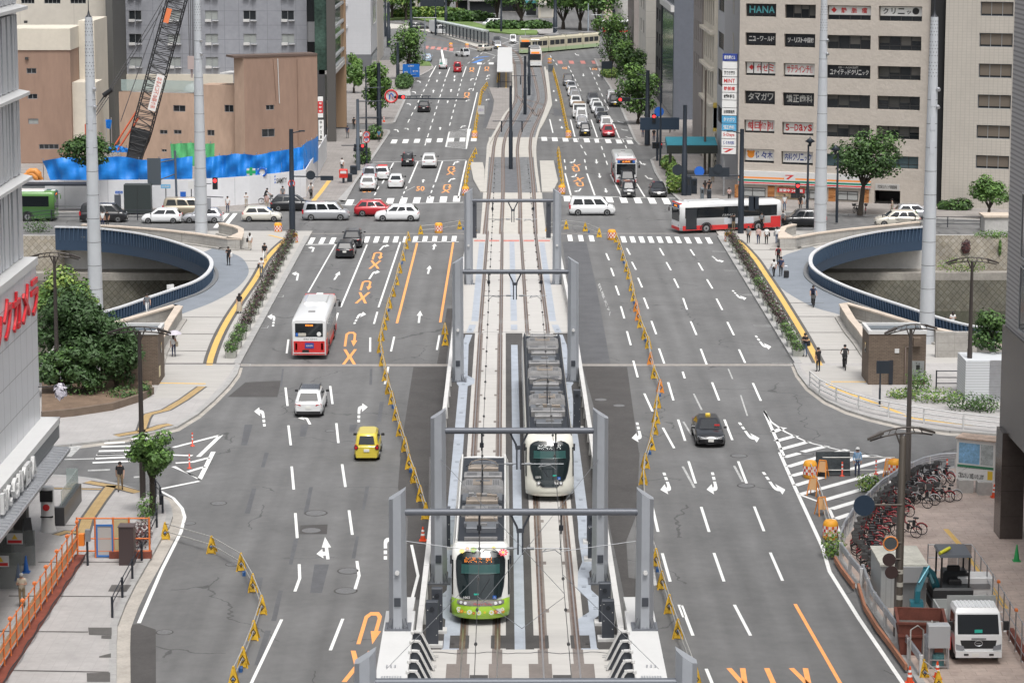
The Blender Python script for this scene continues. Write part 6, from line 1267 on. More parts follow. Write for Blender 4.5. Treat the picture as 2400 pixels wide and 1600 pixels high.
o=empty('concrete_block',(0,0,0),0,'concrete block parapet with a pale cap by the far right bank','wall');b=MB();p_=gr(2338,545,0);b.cbox((p_.x,p_.y+1,-.1),2.6,2.2,1.6);b.build('block_body',CONC,o);b=MB();b.cbox((p_.x,p_.y+1,1.5),2.9,2.5,.2);b.build('block_cap',COPE,o)
def rail_run(name,Pn,lb,h_,post_d,post_m,rails,rail_m,pr=.05,rr=.03,cat='railing',every=None,z0=.15,group=None,beam=False):
 o=empty(name,(0,0,0),0,lb,cat,group);L_=0;Pn=[V3((p_[0],p_[1],z0))for p_ in Pn]
 tot=sum((b_-a_).length for a_,b_ in zip(Pn,Pn[1:]));n=max(1,round(tot/post_d));step=tot/n;need=0;acc=0
 for a_,b_ in zip(Pn,Pn[1:]):
  d=b_-a_;l=d.length
  while need<=acc+l+1e-6:c=a_+d*((need-acc)/l);m_=MB();m_.tube([c,c+V3((0,0,h_))],pr,8);m_.build('post',post_m,o);need+=step
  acc+=l
 for z in rails:
  m_=MB()
  if beam:
   for dz in(-.12,0,.12):m_.tube([p_+V3((0,0,z+dz))for p_ in Pn],.07,6)
  else:m_.tube([p_+V3((0,0,z))for p_ in Pn],rr,6)
  m_.build('guard_beam' if beam else 'rail',rail_m,o)
 return o
DKR=mat('railing_dark',(.028,.032,.042),.5,.2)
rail_run('white_guard_fence',P('F','865,1085 930,1140 1030,1190 1145,1235 1285,1275 1460,1310 1660,1345 1870,1375 2090,1400 2200,1408',.15),'white three rail pedestrian fence curving along the right kerb',1.0,2.6,WHITEP,(.98,.66,.34),WHITEP,.06,.045,'fence')
rail_run('kerb_railing',P('G','1058,405 1068,515 965,735 908,845 850,955 785,1075 765,1122',.15),'black post and rail along the left kerb of the plaza',1.0,3.4,DKR,(.95,.62),DKR,.06,.03)
rail_run('kerb_railing',P('G','1060,300 1085,330 1108,412',.15),'short black rail at the kerb corner under the small tree',1.0,2.2,DKR,(.95,.62),DKR,.06,.03)
rail_run('street_railing',P('A','190,1530 325,1512 460,1508 700,1505 850,1508 990,1510 1130,1512',.0),'dark rail fence along the left cross street above the river',1.1,3.0,DKR,(1.05,.7,.35),DKR,.05,.035)
rail_run('street_railing',P('C','1360,1545 1500,1550 1700,1556 1880,1558 2025,1560',.0),'dark rail fence along the right cross street above the river',1.1,3.0,DKR,(1.05,.7,.35),DKR,.05,.035)
rail_run('yard_railing',P('F','1725,1108 1860,1108 1995,1108',.15),'dark three bar rail behind the planting right of the lift house',1.3,2.2,DKR,(1.25,.8,.4),DKR,.05,.035)
rail_run('guard_rail',P('I','1860,110 1750,115 1640,140 1500,200 1350,300 1180,465 1100,590 1068,690',.15),'silver guard rail curving round the bicycle parking',.95,2.0,WHITEP,(.78,),GALV,.09,.03,beam=True)
rail_run('guard_rail',P('I','1075,735 1150,840 1215,915',.15),'short silver guard rail section between the bicycle curve and the work yard',.95,2.0,WHITEP,(.78,),GALV,.09,.03,beam=True)
rail_run('guard_rail',P('I','1225,890 1290,1060 1380,1190 1470,1310 1550,1420 1620,1520',.15),'long silver guard rail along the work yard by the road',.95,2.2,WHITEP,(.78,),GALV,.09,.03,beam=True)
RUST=mat('rust_red_steel',(.17,.055,.038),.65,.2,var=.2,scale=2);TERRA=mat('terracotta_board',(.34,.15,.085),.75,var=.12,scale=2)
for s_,lb in(('1070,740 1120,820 1200,925','orange brown base board under the short guard rail'),('1230,925 1275,1070 1360,1210 1460,1340 1560,1480','orange brown base board under the long guard rail')):b=MB();b.wall([(p_.x-.25,p_.y)for p_ in P('I',s_,.15)],.12,.15,.42);tag(b.build('base_board',TERRA),lb,'board')
def mast(x,y,z0,lb):
 o=empty('tapered_mast',(x,y,z0),0,lb,'mast','tall pale masts beside the river');zt_=24.3;r0,r1=.60,.27;hh=zt_-z0
 rr=lambda z:r1+(r0-r1)*min(1,(1-(z-z0)/hh)*1.18)**.85
 b=MB();b.lathe((0,0,0),[(rr(z0+i*hh/16),i*hh/16)for i in range(17)],24);b.build('mast_shaft',mat('mast_paint',(.52,.545,.57),.38,.15,var=.04,scale=.5),o)
 j=MB();z=z0+1.5
 while z<zt_-4.4:j.tube([(0,0,z-z0),(0,0,z-z0+.035)],rr(z)+.006,24,False);z+=1.75
 j.build('shaft_joint',mat('joint_dark',(.10,.105,.11),.6),o)
 hl=MB()
 for i in range(17):
  z=zt_-4.3+i*.25;r_=rr(z)+.004
  if i in(5,11):continue
  for k in range(9):
   an=2*math.pi*(k+.5*(i%2))/9;c=V3((r_*math.cos(an),r_*math.sin(an),z-z0));hl.tube([c-V3((c.x,c.y,0))*.02,c+V3((c.x,c.y,0))*.02],.036,6)
 hl.build('perforations',mat('hole_dark',(.06,.065,.07),.8),o)
 for i in range(3):p_=MB();z=zt_-6-i*1.75;r_=rr(z);p_.box(-.17,.17,-r_-.012,-r_+.05,z-z0-.5,z-z0+.45);p_.build('service_hatch',mat('hatch_paint',(.47,.49,.52),.45),o)
 s_=MB();s_.lathe((0,0,hh),[(r1*.9,0),(.1,.18),(.035,.5),(.02,1.9),(.004,2.0)],8);s_.build('spire',BLACKM,o)
 for k in range(2):l_=MB();c=V3((.34,-.26,hh-5.2-k*1.3));l_.tube([c,c+V3((.05,-.18,-.1))],.13,10);l_.build('floodlight',GALV,o)
mast(-30.4,181,-6,'tall tapered pale mast nearest on the left, between trees and river');mast(31.3,181,-6,'tall tapered pale mast nearest on the right, behind the lift house')
mast((477-1185)/5800*238/.9855,237.5,0,'tall tapered pale mast at the far left bridge corner');mast((1917-1185)/5800*238/.9855,237.5,0,'tall tapered pale mast at the far right bridge corner')
BRK=mat('lift_brick',(.165,.128,.098),.8,var=.12,scale=.8,extra=brick('675a4f','574a3f',.3,.1,(3,2),.012))
def lift(x0,x1,y0,y1,lb,sgn):
 o=empty('lift_house',((x0+x1)/2,(y0+y1)/2,.15),0,lb,'lift house');cx,cy=(x0+x1)/2,(y0+y1)/2;a_,b_=(x1-x0)/2,(y1-y0)/2;h_=3.75
 m_=MB();m_.box(-a_,a_,-b_,b_,0,h_-.25);m_.build('brick_wall',BRK,o);m_=MB()
 for X0,X1,Y0,Y1 in((-a_-.05,a_+.05,-b_-.05,-b_+.18),(-a_-.05,a_+.05,b_-.18,b_+.05),(-a_-.05,-a_+.18,-b_+.18,b_-.18),(a_-.18,a_+.05,-b_+.18,b_-.18)):m_.box(X0,X1,Y0,Y1,h_-.25,h_)
 m_.build('parapet',WHITEP,o);m_=MB();m_.box(-a_+.18,a_-.18,-b_+.18,b_-.18,h_-.25,h_-.18);m_.build('roof_glass',mat('roof_glass',(.05,.075,.10),.15),o)
 m_=MB();m_.box(-.18,.12,-b_-.04,-b_,2.2,2.5);m_.build('wall_plate',WHITEP,o);m_=MB();m_.box(-sgn*a_-.03,-sgn*a_+.03,-.3,.1,2.0,2.7);m_.build('slot_window',WGLASS,o)
 if sgn>0:
  m_=MB();m_.box(a_-1.05,a_-.1,-b_-.05,-b_,.35,1.65);sp=m_.build('sign_plate',GALV,o);t=MB();t.box(a_-.66,a_-.40,-b_-.06,-b_-.05,1.05,1.38);lettering(t,'↑↓',(a_-.68,-b_-.06,1.42),V3((.3,0,0)),V3((0,0,.14)),.02);lettering(t,'エレベーター',(a_-.85,-b_-.06,.6),V3((.6,0,0)),V3((0,0,.1)));t.build('sign_symbol',blk,sp)
  m_=MB();m_.tube([(.55,-b_-.06,.1),(.55,-b_-.06,2.6),(a_-.5,-b_-.06,2.75)],.05,6);m_.build('drain_pipe',mat('pipe_brown',(.16,.12,.10),.5),o);m_=MB();m_.box(a_-.9,a_-.4,-b_-.3,-b_,2.7,3.3);m_.build('service_box',BRK,o);m_=MB();m_.box(-.55,-.28,-b_-.1,-b_,.05,1.7);m_.build('call_pillar',DKR,o)
 else:m_=MB();m_.box(a_-.02,a_+.03,-b_+.3,-b_+.9,.5,1.2);m_.build('poster',mat('poster_pale',(.62,.55,.36),.6),o)
lift(-27.6,-23.65,165.5,168.6,'brown brick lift house with a glass roof on the left footway',-1);lift(24.7,28.6,165.5,168.6,'brown brick lift house with a sign plate on the right footway',1)
LB=mat('lamp_brown',(.055,.046,.042),.5,.3);LBL=mat('lamp_brown_light',(.13,.115,.105),.5,.3)
def twin_lamp(x,y,zt_,lb,m_=LB,span=1.62,z0=.15,rz=0):
 o=empty('twin_street_lamp',(x,y,z0),rz,lb,'street lamp','twin armed street lamps');h_=zt_-z0
 b=MB();b.lathe((0,0,0),[(.17,0),(.17,h_*.35),(.145,h_*.36),(.12,h_*.7),(.09,h_-.3)],12);b.build('lamp_pole',m_,o)
 a_=MB()
 for s in(-1,1):
  for dz in(0,-.26):a_.tube([(s*span*t,0,h_+dz-(.30-.1*(dz!=0))*t*t)for t in(0,.25,.5,.75,1)],.04,5)
  for t in(.15,.35,.6):a_.tube([(s*span*t,0,h_-.30*t*t),(s*span*(t+.08),0,h_-.26-.2*t*t)],.025,4)
  a_.tube([(0,0,h_-.9),(s*.3,0,h_-.2)],.04,5)
 a_.build('lamp_arms',m_,o)
 for s in(-1,1):hd=MB();hd.loft([[(s*span*.62,-.13,h_-.20),(s*span*.62,.13,h_-.20),(s*span*.62,.13,h_-.06),(s*span*.62,-.13,h_-.06)],[(s*span*1.08,-.05,h_-.42),(s*span*1.08,.05,h_-.42),(s*span*1.08,.05,h_-.32),(s*span*1.08,-.05,h_-.32)]]);hd.build('lamp_head',m_,o)
 return o
p_=gr(335,1165,.15);twin_lamp(p_.x,p_.y,9.8,'brown twin armed lamp at the left zebra crossing')
twin_lamp((131-1185)*162/5715,162,9.8,'brown twin armed lamp rising behind the left trees');twin_lamp((2115-1185)*135.5/5715+.5,135.5,9.7,'brown twin armed lamp in front of the right lift house',LBL,rz=.45)
p_=gr(2102,1489,.15);o=twin_lamp(p_.x,p_.y,9.8,'grey brown twin armed lamp rising from the work yard carrying round signs',LBL,rz=.4)
p_=gr(2270,933,.15);twin_lamp(p_.x,p_.y,9.6,'brown twin armed lamp right of the right lift house')
p_=gr(2103,1485,.15);px_=V3((p_.x,p_.y-.35,0));o=empty('sign_pole',px_,0,'brown pole in the work yard with striped bands and round sign backs','sign pole')
b=MB();b.lathe((0,0,.15),[(.15,0),(.15,9.2),(.05,9.3)],12);b.build('pole',mat('pole_brown',(.10,.085,.07),.5,.2),o)
for z in(1.9,2.5,3.1):b=MB();b.lathe((0,0,z),[(.158,0),(.158,.2)],12);b.build('reflective_band',mat('band_pale',(.50,.48,.42),.5),o)
def yat(k,x,y,Y):w_=a(k,x,y,Y);return w_
for k,x,y,r,nm,m_ in(('I',1230,352,.48,'round_sign_back',mat('disc_navy',(.02,.04,.07),.4)),('I',1400,720,.30,'round_sign_back',mat('disc_brown',(.05,.03,.028),.5)),('I',1416,806,.30,'round_sign_back',MATS['disc_brown']),('I',1410,610,.30,'round_mirror',mat('mirror_glass',(.12,.15,.17),.08,.8))):
 c=yat(k,x,y,px_.y)-px_;b=MB();b.disc((c.x,-.2,c.z),(0,-1,0),r,.04,22);e=b.build(nm,m_,o)
 if nm=='round_mirror':b=MB();b.tube([(c.x+(r+.02)*math.cos(t),-.23,c.z+(r+.02)*math.sin(t))for t in[i*.3 for i in range(22)]],.035,6);b.build('mirror_rim',mat('rim_orange',(.75,.26,.06),.4),e)
 b=MB();b.tube([(c.x,-.12,c.z),(0,-.12,c.z)],.05,6);b.build('sign_arm',MATS['pole_brown'],o)
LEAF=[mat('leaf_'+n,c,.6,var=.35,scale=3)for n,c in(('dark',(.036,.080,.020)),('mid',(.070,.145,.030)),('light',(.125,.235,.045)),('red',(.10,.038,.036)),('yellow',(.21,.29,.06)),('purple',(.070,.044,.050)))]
def leaves(mb,c,rx,ry,rz,n,size,mats_,shell=.45,rnd=random):
 for _ in range(n):
  while True:
   x,y,z=rnd.uniform(-1,1),rnd.uniform(-1,1),rnd.uniform(-1,1);d2=x*x+y*y+z*z
   if d2<1 and d2>shell*shell*rnd.random():break
  p_=V3((c[0]+x*rx,c[1]+y*ry,c[2]+z*rz));nn=V3((x/rx+rnd.uniform(-.6,.6),y/ry+rnd.uniform(-.6,.6),z/rz+rnd.uniform(-.2,1))).normalized()
  u=nn.orthogonal().normalized();u=Matrix.Rotation(rnd.uniform(0,6.3),3,nn)@u;v=nn.cross(u);s=size*rnd.uniform(.6,1.3)
  mb.mat(rnd.choice(mats_)).add([p_-u*s,p_-v*s*.55+nn*s*.1,p_+u*s,p_+v*s*.55+nn*s*.1],[[0,1,2,3]],False)
pots=[]
def planter_proto(mats_,seed):
 rnd=random.Random(seed);o=empty('kerb_planter',(0,0,0),0);b=MB();b.loft([[(-.34,-.5,0),(.34,-.5,0),(.34,.5,0),(-.34,.5,0)],[(-.40,-.58,.48),(.40,-.58,.48),(.40,.58,.48),(-.40,.58,.48)]]);b.build('planter_box',mat('planter_stone',(.45,.46,.42),.8,var=.12,scale=2),o)
 l=MB();leaves(l,(0,0,.80),.60,.98,.52,520,.085,mats_,.3,rnd);l.build('plant',LEAF,o);return o
pp=[planter_proto([5,5,3,0,5],1),planter_proto([5,3,0,1,5,5],2),planter_proto([0,1,2,5,1],3)]
for side,(k,A_,B_)in(('left',('D',(1575,888),(1985,112))),('right',('F',(782,878),(322,105)))):
 a_,b_=g(k,*A_,.15),g(k,*B_,.15);n=17
 for i in range(n):
  p_=a_.lerp(b_,i/(n-1));o=place(pp[2 if i in(0,1,2)or(side=='right' and i==8)else 1 if i%3 else 0],USED,(p_.x,p_.y,.15),0,f'pale kerb planter with dark leaves along the {side} bridge kerb' if 0<i else f'greenest kerb planter, nearest end of the {side} row',f'planters along the {side} bridge kerb')
  o['category']='planter'
BY=mat('barrier_yellow',(.60,.36,.02),.55,var=.25,scale=2);BO=mat('barrier_orange',(.72,.25,.03),.5);PIPE=mat('barrier_pipe',(.56,.55,.52),.4,.5);BBL=mat('barrier_blue',(.03,.11,.30),.5)
def aframe_mesh():
 o=MB()
 for s in(-1,1):
  y0,y1=s*.30,s*.05
  P_=lambda x,z:(x,y0+(y1-y0)*z/.98,z)
  o.mat(0)
  for x0,x1 in((-.36,-.24),(.36,.24)):o.poly([P_(x0,0),P_(x1,0),P_(x1*.28,.95),P_(x0*.22,.98)])
  o.poly([P_(-.30,.05),P_(.30,.05),P_(.26,.22),P_(-.26,.22)]);o.poly([P_(-.13,.62),P_(.13,.62),P_(.06,.98),P_(-.06,.98)]);o.poly([P_(-.25,.2),P_(.25,.2),P_(.12,.66),P_(-.12,.66)])
  o.mat(1);D_=[(0,.22),(.19,.42),(0,.62),(-.19,.42)];E_=[(0,.29),(.13,.42),(0,.55),(-.13,.42)]
  for i in range(4):j=(i+1)%4;o.poly([(P_(*D_[i])[0],P_(*D_[i])[1]+s*.012,D_[i][1]),(P_(*D_[j])[0],P_(*D_[j])[1]+s*.012,D_[j][1]),(P_(*E_[j])[0],P_(*E_[j])[1]+s*.012,E_[j][1]),(P_(*E_[i])[0],P_(*E_[i])[1]+s*.012,E_[i][1])])
  o.mat(2).tube([(-.06,s*.2,.42),(.07,s*.2,.42)],.07,6)
 o.mat(0).box(-.06,.06,-.08,.08,.95,1.02);o.v=[(x*.72,y*.8,z*.88)for x,y,z in o.v];return o
AF=None
def barrier_row(Pn,lb,grp,orange=()):
 global AF
 for i,p_ in enumerate(Pn):
  o=empty('road_barrier',(p_.x,p_.y,0),0,lb,'barrier',grp);nx=Pn[i+1]if i+1<len(Pn)else None;d=(Pn[min(i+1,len(Pn)-1)]-Pn[max(i-1,0)]);o.rotation_euler=(0,0,random.uniform(-.12,.12))
  if AF is None:e=aframe_mesh().build('barrier_frame',[BY,TRIM,BBL],o);AF=e
  else:e=bpy.data.objects.new('barrier_frame',AF.data);link(e,o)
  if i in orange:e.material_slots[0].link='OBJECT';e.material_slots[0].material=BO
  if nx is not None:
   v=nx-p_;c_,s_=math.cos(-o.rotation_euler.z),math.sin(-o.rotation_euler.z);vv=V3((v.x*c_-v.y*s_,v.x*s_+v.y*c_,0))
   for z in(.84,.42):b=MB();b.tube([(0,0,z),vv+V3((0,0,z))],.028,6);b.build('barrier_pipe',PIPE,o)
   if i%4==2:b=MB();b.cbox(vv*.25+V3((0,0,.0)),.16,.3,.22,0,.03);b.build('weight_block',BBL,o)
def resample(Pn,step):
 out=[Pn[0]];need=step
 tot=0
 for a_,b_ in zip(Pn,Pn[1:]):
  l=(b_-a_).length
  while tot+l>=need:out.append(a_.lerp(b_,(need-tot)/l));need+=step
  tot+=l
 return out
row1=P('E','455,100 440,155 418,235 395,320 375,400 350,480 325,560 305,640 290,705 272,780 265,860 280,950 302,1050 322,1140 345,1210 372,1320 400,1425 435,1530')+P('H','462,110 498,205 538,330 575,450')
barrier_row(row1,'yellow A shaped barrier in the long row left of the tram viaduct','yellow barriers in the row left of the tram viaduct')
row2=P('E','1872,110 1893,160 1918,235 1942,310 1958,360 1976,440 1990,510 2008,580 2020,640 2035,690 2065,770 2090,830 2105,940 2130,1035 2170,1130 2150,1235 2140,1340 2130,1415 2108,1520')+P('H','2068,105 2055,215 2075,560 2142,770 2182,925 2232,1090 2290,1260')+P('I','90,1590')
barrier_row(row2,'yellow A shaped barrier in the long row right of the tram viaduct','yellow barriers in the row right of the tram viaduct',(7,8,12,14))
barrier_row(P('G','1125,587 1442,682 1642,800 1722,945 1782,1095 1728,1270 1655,1455 1590,1590'),'yellow A shaped barrier in the curved row at the bottom left','yellow barriers in the bottom left curve')
for s_,lb,gp2 in(('912,1050 870,1130 852,1210 842,1310','yellow barrier in the short row left of the far tracks at the stop line','yellow barriers left of the far tracks'),('990,590 952,640 932,760 915,850 908,930','yellow barrier in the row left of the far platform','yellow barriers left of the far platform'),('1085,420 1075,480 1065,570','yellow barrier in the clump left of the tram shelter','yellow barriers left of the tram shelter'),('1478,1045 1488,1140 1500,1210 1510,1300','yellow barrier in the short row right of the far tracks at the stop line','yellow barriers right of the far tracks'),('1442,480 1470,580 1495,680 1520,800 1548,930','yellow barrier in the long row beside the waiting cars','yellow barriers beside the waiting cars')):
 barrier_row(resample(P('B',s_),4.2),lb,gp2)
barrier_row(P('E','540,55 665,45 805,20 905,35'),'yellow barrier in the cross row left of the tracks at the junction','yellow barriers across the left tram side');barrier_row(P('E','1405,35 1530,20 1660,35 1755,75'),'yellow barrier in the cross row right of the tracks at the junction','yellow barriers across the right tram side')
o=barrier_row(P('E','705,735 708,810'),'pair of yellow barrier ends beside the left deck edge','yellow barriers beside the left deck')
DRUM=mat('drum_orange',(.78,.36,.03),.5);DW=mat('drum_white',(.78,.78,.76),.5)
def drum(p_,lb):
 o=empty('crash_drum',(p_.x,p_.y,p_.z),0,lb,'drum','orange crash drums');b=MB();b.lathe((0,0,0),[(.36,0),(.40,.1),(.40,.78),(.36,.9),(.3,.98)],18);b.build('drum_body',DRUM,o);c_=MB()
 for i in range(3):
  for k in range(16):an=2*math.pi*k/16;a2=2*math.pi*(k+1)/16;z0=.22+i*.17;c_.mat((i+k)%2).poly([(.405*math.cos(an),.405*math.sin(an),z0),(.405*math.cos(a2),.405*math.sin(a2),z0),(.405*math.cos(a2),.405*math.sin(a2),z0+.17),(.405*math.cos(an),.405*math.sin(an),z0+.17)])
 c_.build('checker_band',[REDM,DW],o)
for k,x,y,lb in(('I',866,170,'orange crash drum left of the dark mirror sheet'),('I',1440,160,'orange crash drum right of the traffic guard'),('I',1005,585,'orange crash drum nearest the guard rail end'),('F',312,112,'orange crash drum at the near end of the right planters crossing'),('D',2000,118,'orange crash drum at the crossing end of the left planters'),('D',1893,45,'orange crash drum beside the left traffic pole'),('E',662,45,'orange crash drum at the junction left of the tracks'),('E',1840,92,'orange crash drum at the head of the right barrier row'),('B',907,940,'orange crash drum at the far platform left'),('B',1546,938,'orange crash drum heading the barriers beside the waiting cars'),('B',845,1330,'orange crash drum at the far stop line left of the tracks'),('B',1500,1320,'orange crash drum at the far stop line right of the tracks'),('B',1418,432,'orange crash drum near the short white tram'),('B',745,325,'orange crash drum left in the far junction'),('B',855,330,'orange crash drum right in the far junction')):
 drum(g(k,x,y,0),lb)
def cone(p_,lb,col='cone_red',c3=(.72,.08,.02),h_=.7,bands=True,grp='traffic cones'):
 m_=mat(col,c3,.5);o=empty('traffic_cone',(p_.x,p_.y,p_.z),0,lb,'cone',grp);b=MB();b.cbox((0,0,0),.38,.38,.05);b.lathe((0,0,.05),[(.15,0),(.035,h_)],14);b.build('cone_body',m_,o)
 if bands:
  for z in(.25,.45):r_=.15-.115*z/h_;w_=MB();w_.lathe((0,0,.05+z),[(r_+.006,0),(r_-.012,.1)],14);w_.build('reflective_band',DW,o)
for k,x,y,z,lb in(('H',555,600,0,'orange cone at the end of the left barrier row by the viaduct'),('I',1545,1568,.15,'orange cone at the very bottom beside the guard rail end'),('I',1732,1535,.15,'orange cone in front of the grey control box'),('I',2120,305,.15,'orange cone beside the information board'),('F',1990,1155,.15,'orange cone left of the pair by the louvre tank'),('F',2020,1165,.15,'orange cone right of the pair by the louvre tank'),('B',290,830,.15,'orange cone on the far left kerb')):cone(g(k,x,y,z),lb)
cone(g('I',2272,738,.15),'green cone on the right plaza','cone_green',(.03,.33,.10),.8,False);cone(g('G',178,815,.15),'blue cone farther from the camera by the store glass','cone_blue',(.02,.12,.42),.8,False);cone(g('G',125,868,.15),'blue cone nearer the camera by the store glass','cone_blue',(.02,.12,.42),.8,False)
for k,x,y,lb in(('D',1310,1495,'red delineator post at the tip of the left hatching'),('G',1290,108,'red delineator post nearer the camera on the left hatching'),('I',1085,160,'red delineator post right of the mirror sheet'),('I',1315,148,'red delineator post in front of the right hatching'),('I',1545,158,'red delineator post beside the pole on the hatching'),('I',1798,140,'red delineator post near the information board')):
 p_=g(k,x,y);o=empty('delineator_post',p_,0,lb,'post','red delineator posts');b=MB();b.lathe((0,0,0),[(.14,0),(.13,.05),(.045,.06),(.045,.82),(.03,.85)],12);b.build('post_body',mat('post_red',(.66,.07,.03),.5),o)
 for z in(.4,.62):b=MB();b.lathe((0,0,z),[(.049,0),(.049,.1)],12);b.build('reflective_band',DW,o)
FEN=mat('hoarding_white',(.68,.69,.71),.5,var=.05,scale=.3);TARPB=mat('tarp_blue',(.014,.215,.66),.42,var=.07,scale=.5,bump=.8,bscale=1.2);TARPG=mat('tarp_site_green',(.10,.42,.16),.5,var=.15,scale=.5)
fp=P('A','150,1422 400,1420 700,1418 1000,1416 1300,1412 1500,1404 1700,1388 1900,1366 2080,1340',.15);o=empty('site_hoarding',(0,0,0),0,'long white site hoarding along the left cross street','hoarding')
b=MB();b.wall([(p_.x,p_.y)for p_ in fp],.12,.1,3.15);b.build('hoarding_panels',FEN,o)
for p_ in resample([V3((p_.x,p_.y-.08,0))for p_ in fp],4.5):b=MB();b.box(p_.x-.03,p_.x+.03,p_.y-.02,p_.y+.02,.1,3.15);b.build('panel_joint',GREYS,o)
fe=fp[-1];fr_=gr(765,372,.15);b=MB();b.wall([(fe.x,fe.y),(fr_.x,fr_.y)],.12,.1,3.1);b.build('side_panels',FEN,o)
b=MB()
for i in range(9):b.mat(i%2).box(fe.x-1.2,fe.x-.9,fe.y-.1-.02,fe.y-.07,.2+i*.3,.5+i*.3)
b.build('warning_strip',[WHITEP,BLUEM],o)
FH=Face((fp[5].x,fp[5].y),(fp[7].x,fp[7].y));u0,z0=FH.loc('A',1878,1240);u1,z1=FH.loc('A',1950,1212);t=MB();lettering(t,'SAMTY',FH(u0,2.05,.1),FH.d*(u1-u0),V3((0,0,.55)),.02);t.build('hoarding_lettering',blk,o)
t=MB();u2=FH.loc('A',1845,1240)[0]
for i in range(3):t.loft([[FH(u2-.1,1.9+i*.32,.09),FH(u2+.5,2.1+i*.32,.09),FH(u2+.5,2.3+i*.32,.09),FH(u2-.1,2.1+i*.32,.09)],[FH(u2-.1,1.9+i*.32,.11),FH(u2+.5,2.1+i*.32,.11),FH(u2+.5,2.3+i*.32,.11),FH(u2-.1,2.1+i*.32,.11)]])
t.build('hoarding_emblem',BLUEM,o)
def tarp(lb,Y,top,bot,m_,name='blue_tarp',fold=.34,n=70,k='A',Yend=None):
 T_=[tuple(map(float,s.split(',')))for s in top.split()];Bt=[tuple(map(float,s.split(',')))for s in bot.split()]
 def lerpx(L_,x):
  for(x0,y0),(x1,y1)in zip(L_,L_[1:]):
   if x0<=x<=x1:return y0+(y1-y0)*(x-x0)/(x1-x0)
  return L_[0][1]if x<L_[0][0]else L_[-1][1]
 x0,x1=T_[0][0],T_[-1][0];rings=[];rnd=random.Random(int(x0));ph=[rnd.uniform(0,6)for _ in range(6)]
 for j in range(7):
  f=j/6;row=[]
  for i in range(n+1):
   t=i/n;xt=x0+(x1-x0)*t;xb=Bt[0][0]+(Bt[-1][0]-Bt[0][0])*t;x=xt+(xb-xt)*f;yt=lerpx(T_,xt);yb=lerpx(Bt,xb);Yy=Y+((Yend or Y)-Y)*t
   sag=0;w_=a(k,x,yt+(yb-yt)*f,Yy);wv=fold*(math.sin(t*47+ph[0])*.5+math.sin(t*91+ph[1]+f*2)*.35+math.sin(t*23+ph[2]-f*3)*.6+math.sin(f*9+t*30+ph[3])*.3);row.append(V3((w_.x,w_.y+wv,w_.z)))
  rings.append(row)
 b=MB();b.smooth=True;b.loft(rings,closed=False);o=empty(name,(0,0,0),0,lb,'tarpaulin');b.build('tarp_sheet',m_,o)
 po=MB()
 for i in range(0,n+1,9):p_=rings[0][i];q_=rings[-1][i];po.tube([(p_.x,p_.y+.5,p_.z+.2),(p_.x,p_.y+.5,.2)],.05,5)
 po.build('scaffold_tubes',GALV,o);return o
tarp('blue tarpaulin wall behind the hoarding left of the far mast',264,'288,1095 420,1072 620,1078 820,1065 1000,1090 1150,1078 1310,1066','345,1228 1310,1238',TARPB)
tb=tarp('blue tarpaulin wall behind the hoarding right of the far mast',264,'1400,1072 1460,1066 1600,1046 1750,1056 1850,1035 1960,1016 2065,1002','1400,1222 2065,1170',TARPB,Yend=268)
tarp('bright blue tarpaulin rising at the street corner',270,'2050,1000 2085,968 2130,950 2165,925','2072,1160 2165,1090',TARPB,n=30,Yend=285);tarp('green tarpaulin sheet behind the blue one under the crane',272,'1158,980 1300,972 1380,980 1460,976','1175,1130 1460,1130',TARPG,fold=.15,n=40)
tarp('small blue tarpaulin over the site shed',284,'735,1000 800,990 870,1010','730,1035 875,1038',TARPB,fold=.15,n=20);tarp('crumpled blue sheet hanging on the beige wall',300,'720,815 745,812 760,820','722,870 750,880',TARPB,fold=.3,n=12)
for x0,x1,sym,lb in((1682,1745,'cross','white safety flag with a green cross on the blue tarpaulin'),(1757,1822,'star','white safety flag with a blue ring on the blue tarpaulin')):
 fa_,fb_=a('A',x0,1192,263.2),a('A',x1,1138,264);o=empty('site_flag',(0,0,0),0,lb,'flag');b=MB();b.box(fa_.x,fb_.x,262.8,262.86,fa_.z,fb_.z);b.build('flag_cloth',WHITEP,o);cx,cz=(fa_.x+fb_.x)/2,(fa_.z+fb_.z)/2;b=MB()
 if sym=='cross':b.box(cx-.5,cx+.5,262.77,262.8,cz-.16,cz+.16);b.box(cx-.16,cx+.16,262.76,262.79,cz-.5,cz+.5)
 else:b.tube([(cx+.42*math.cos(t),262.78,cz+.42*math.sin(t))for t in[i*.45 for i in range(15)]],.12,5)
 b.build('flag_emblem',mat('flag_green',(.02,.35,.12),.5)if sym=='cross' else BLUEM,o)
CRB=mat('crane_black',(.010,.011,.013),.6);CRR=mat('crane_red',(.52,.10,.04),.5)
o=empty('crawler_crane',(0,0,0),0,'black lattice crane boom rising behind the blue tarpaulin with cables','crane')
cb,ct_=a('A',915,1075,284),a('A',1222,-70,288);ax=(ct_-cb);L_=ax.length;ax.normalize();sx=V3((ax.z,0,-ax.x)).normalized();sy=ax.cross(sx)
W0=lambda t:1.15+.0*t if t>.06 else .75;n=26;b=MB()
for i in(-1,1):
 for j in(-1,1):b.tube([cb+ax*(L_*k/n)+sx*(i*min(1.05,.7+.10*k))+sy*(j*min(1.0,.7+.1*k))for k in range(n+1)],.075,6)
b.build('boom_chord',CRB,o);b=MB()
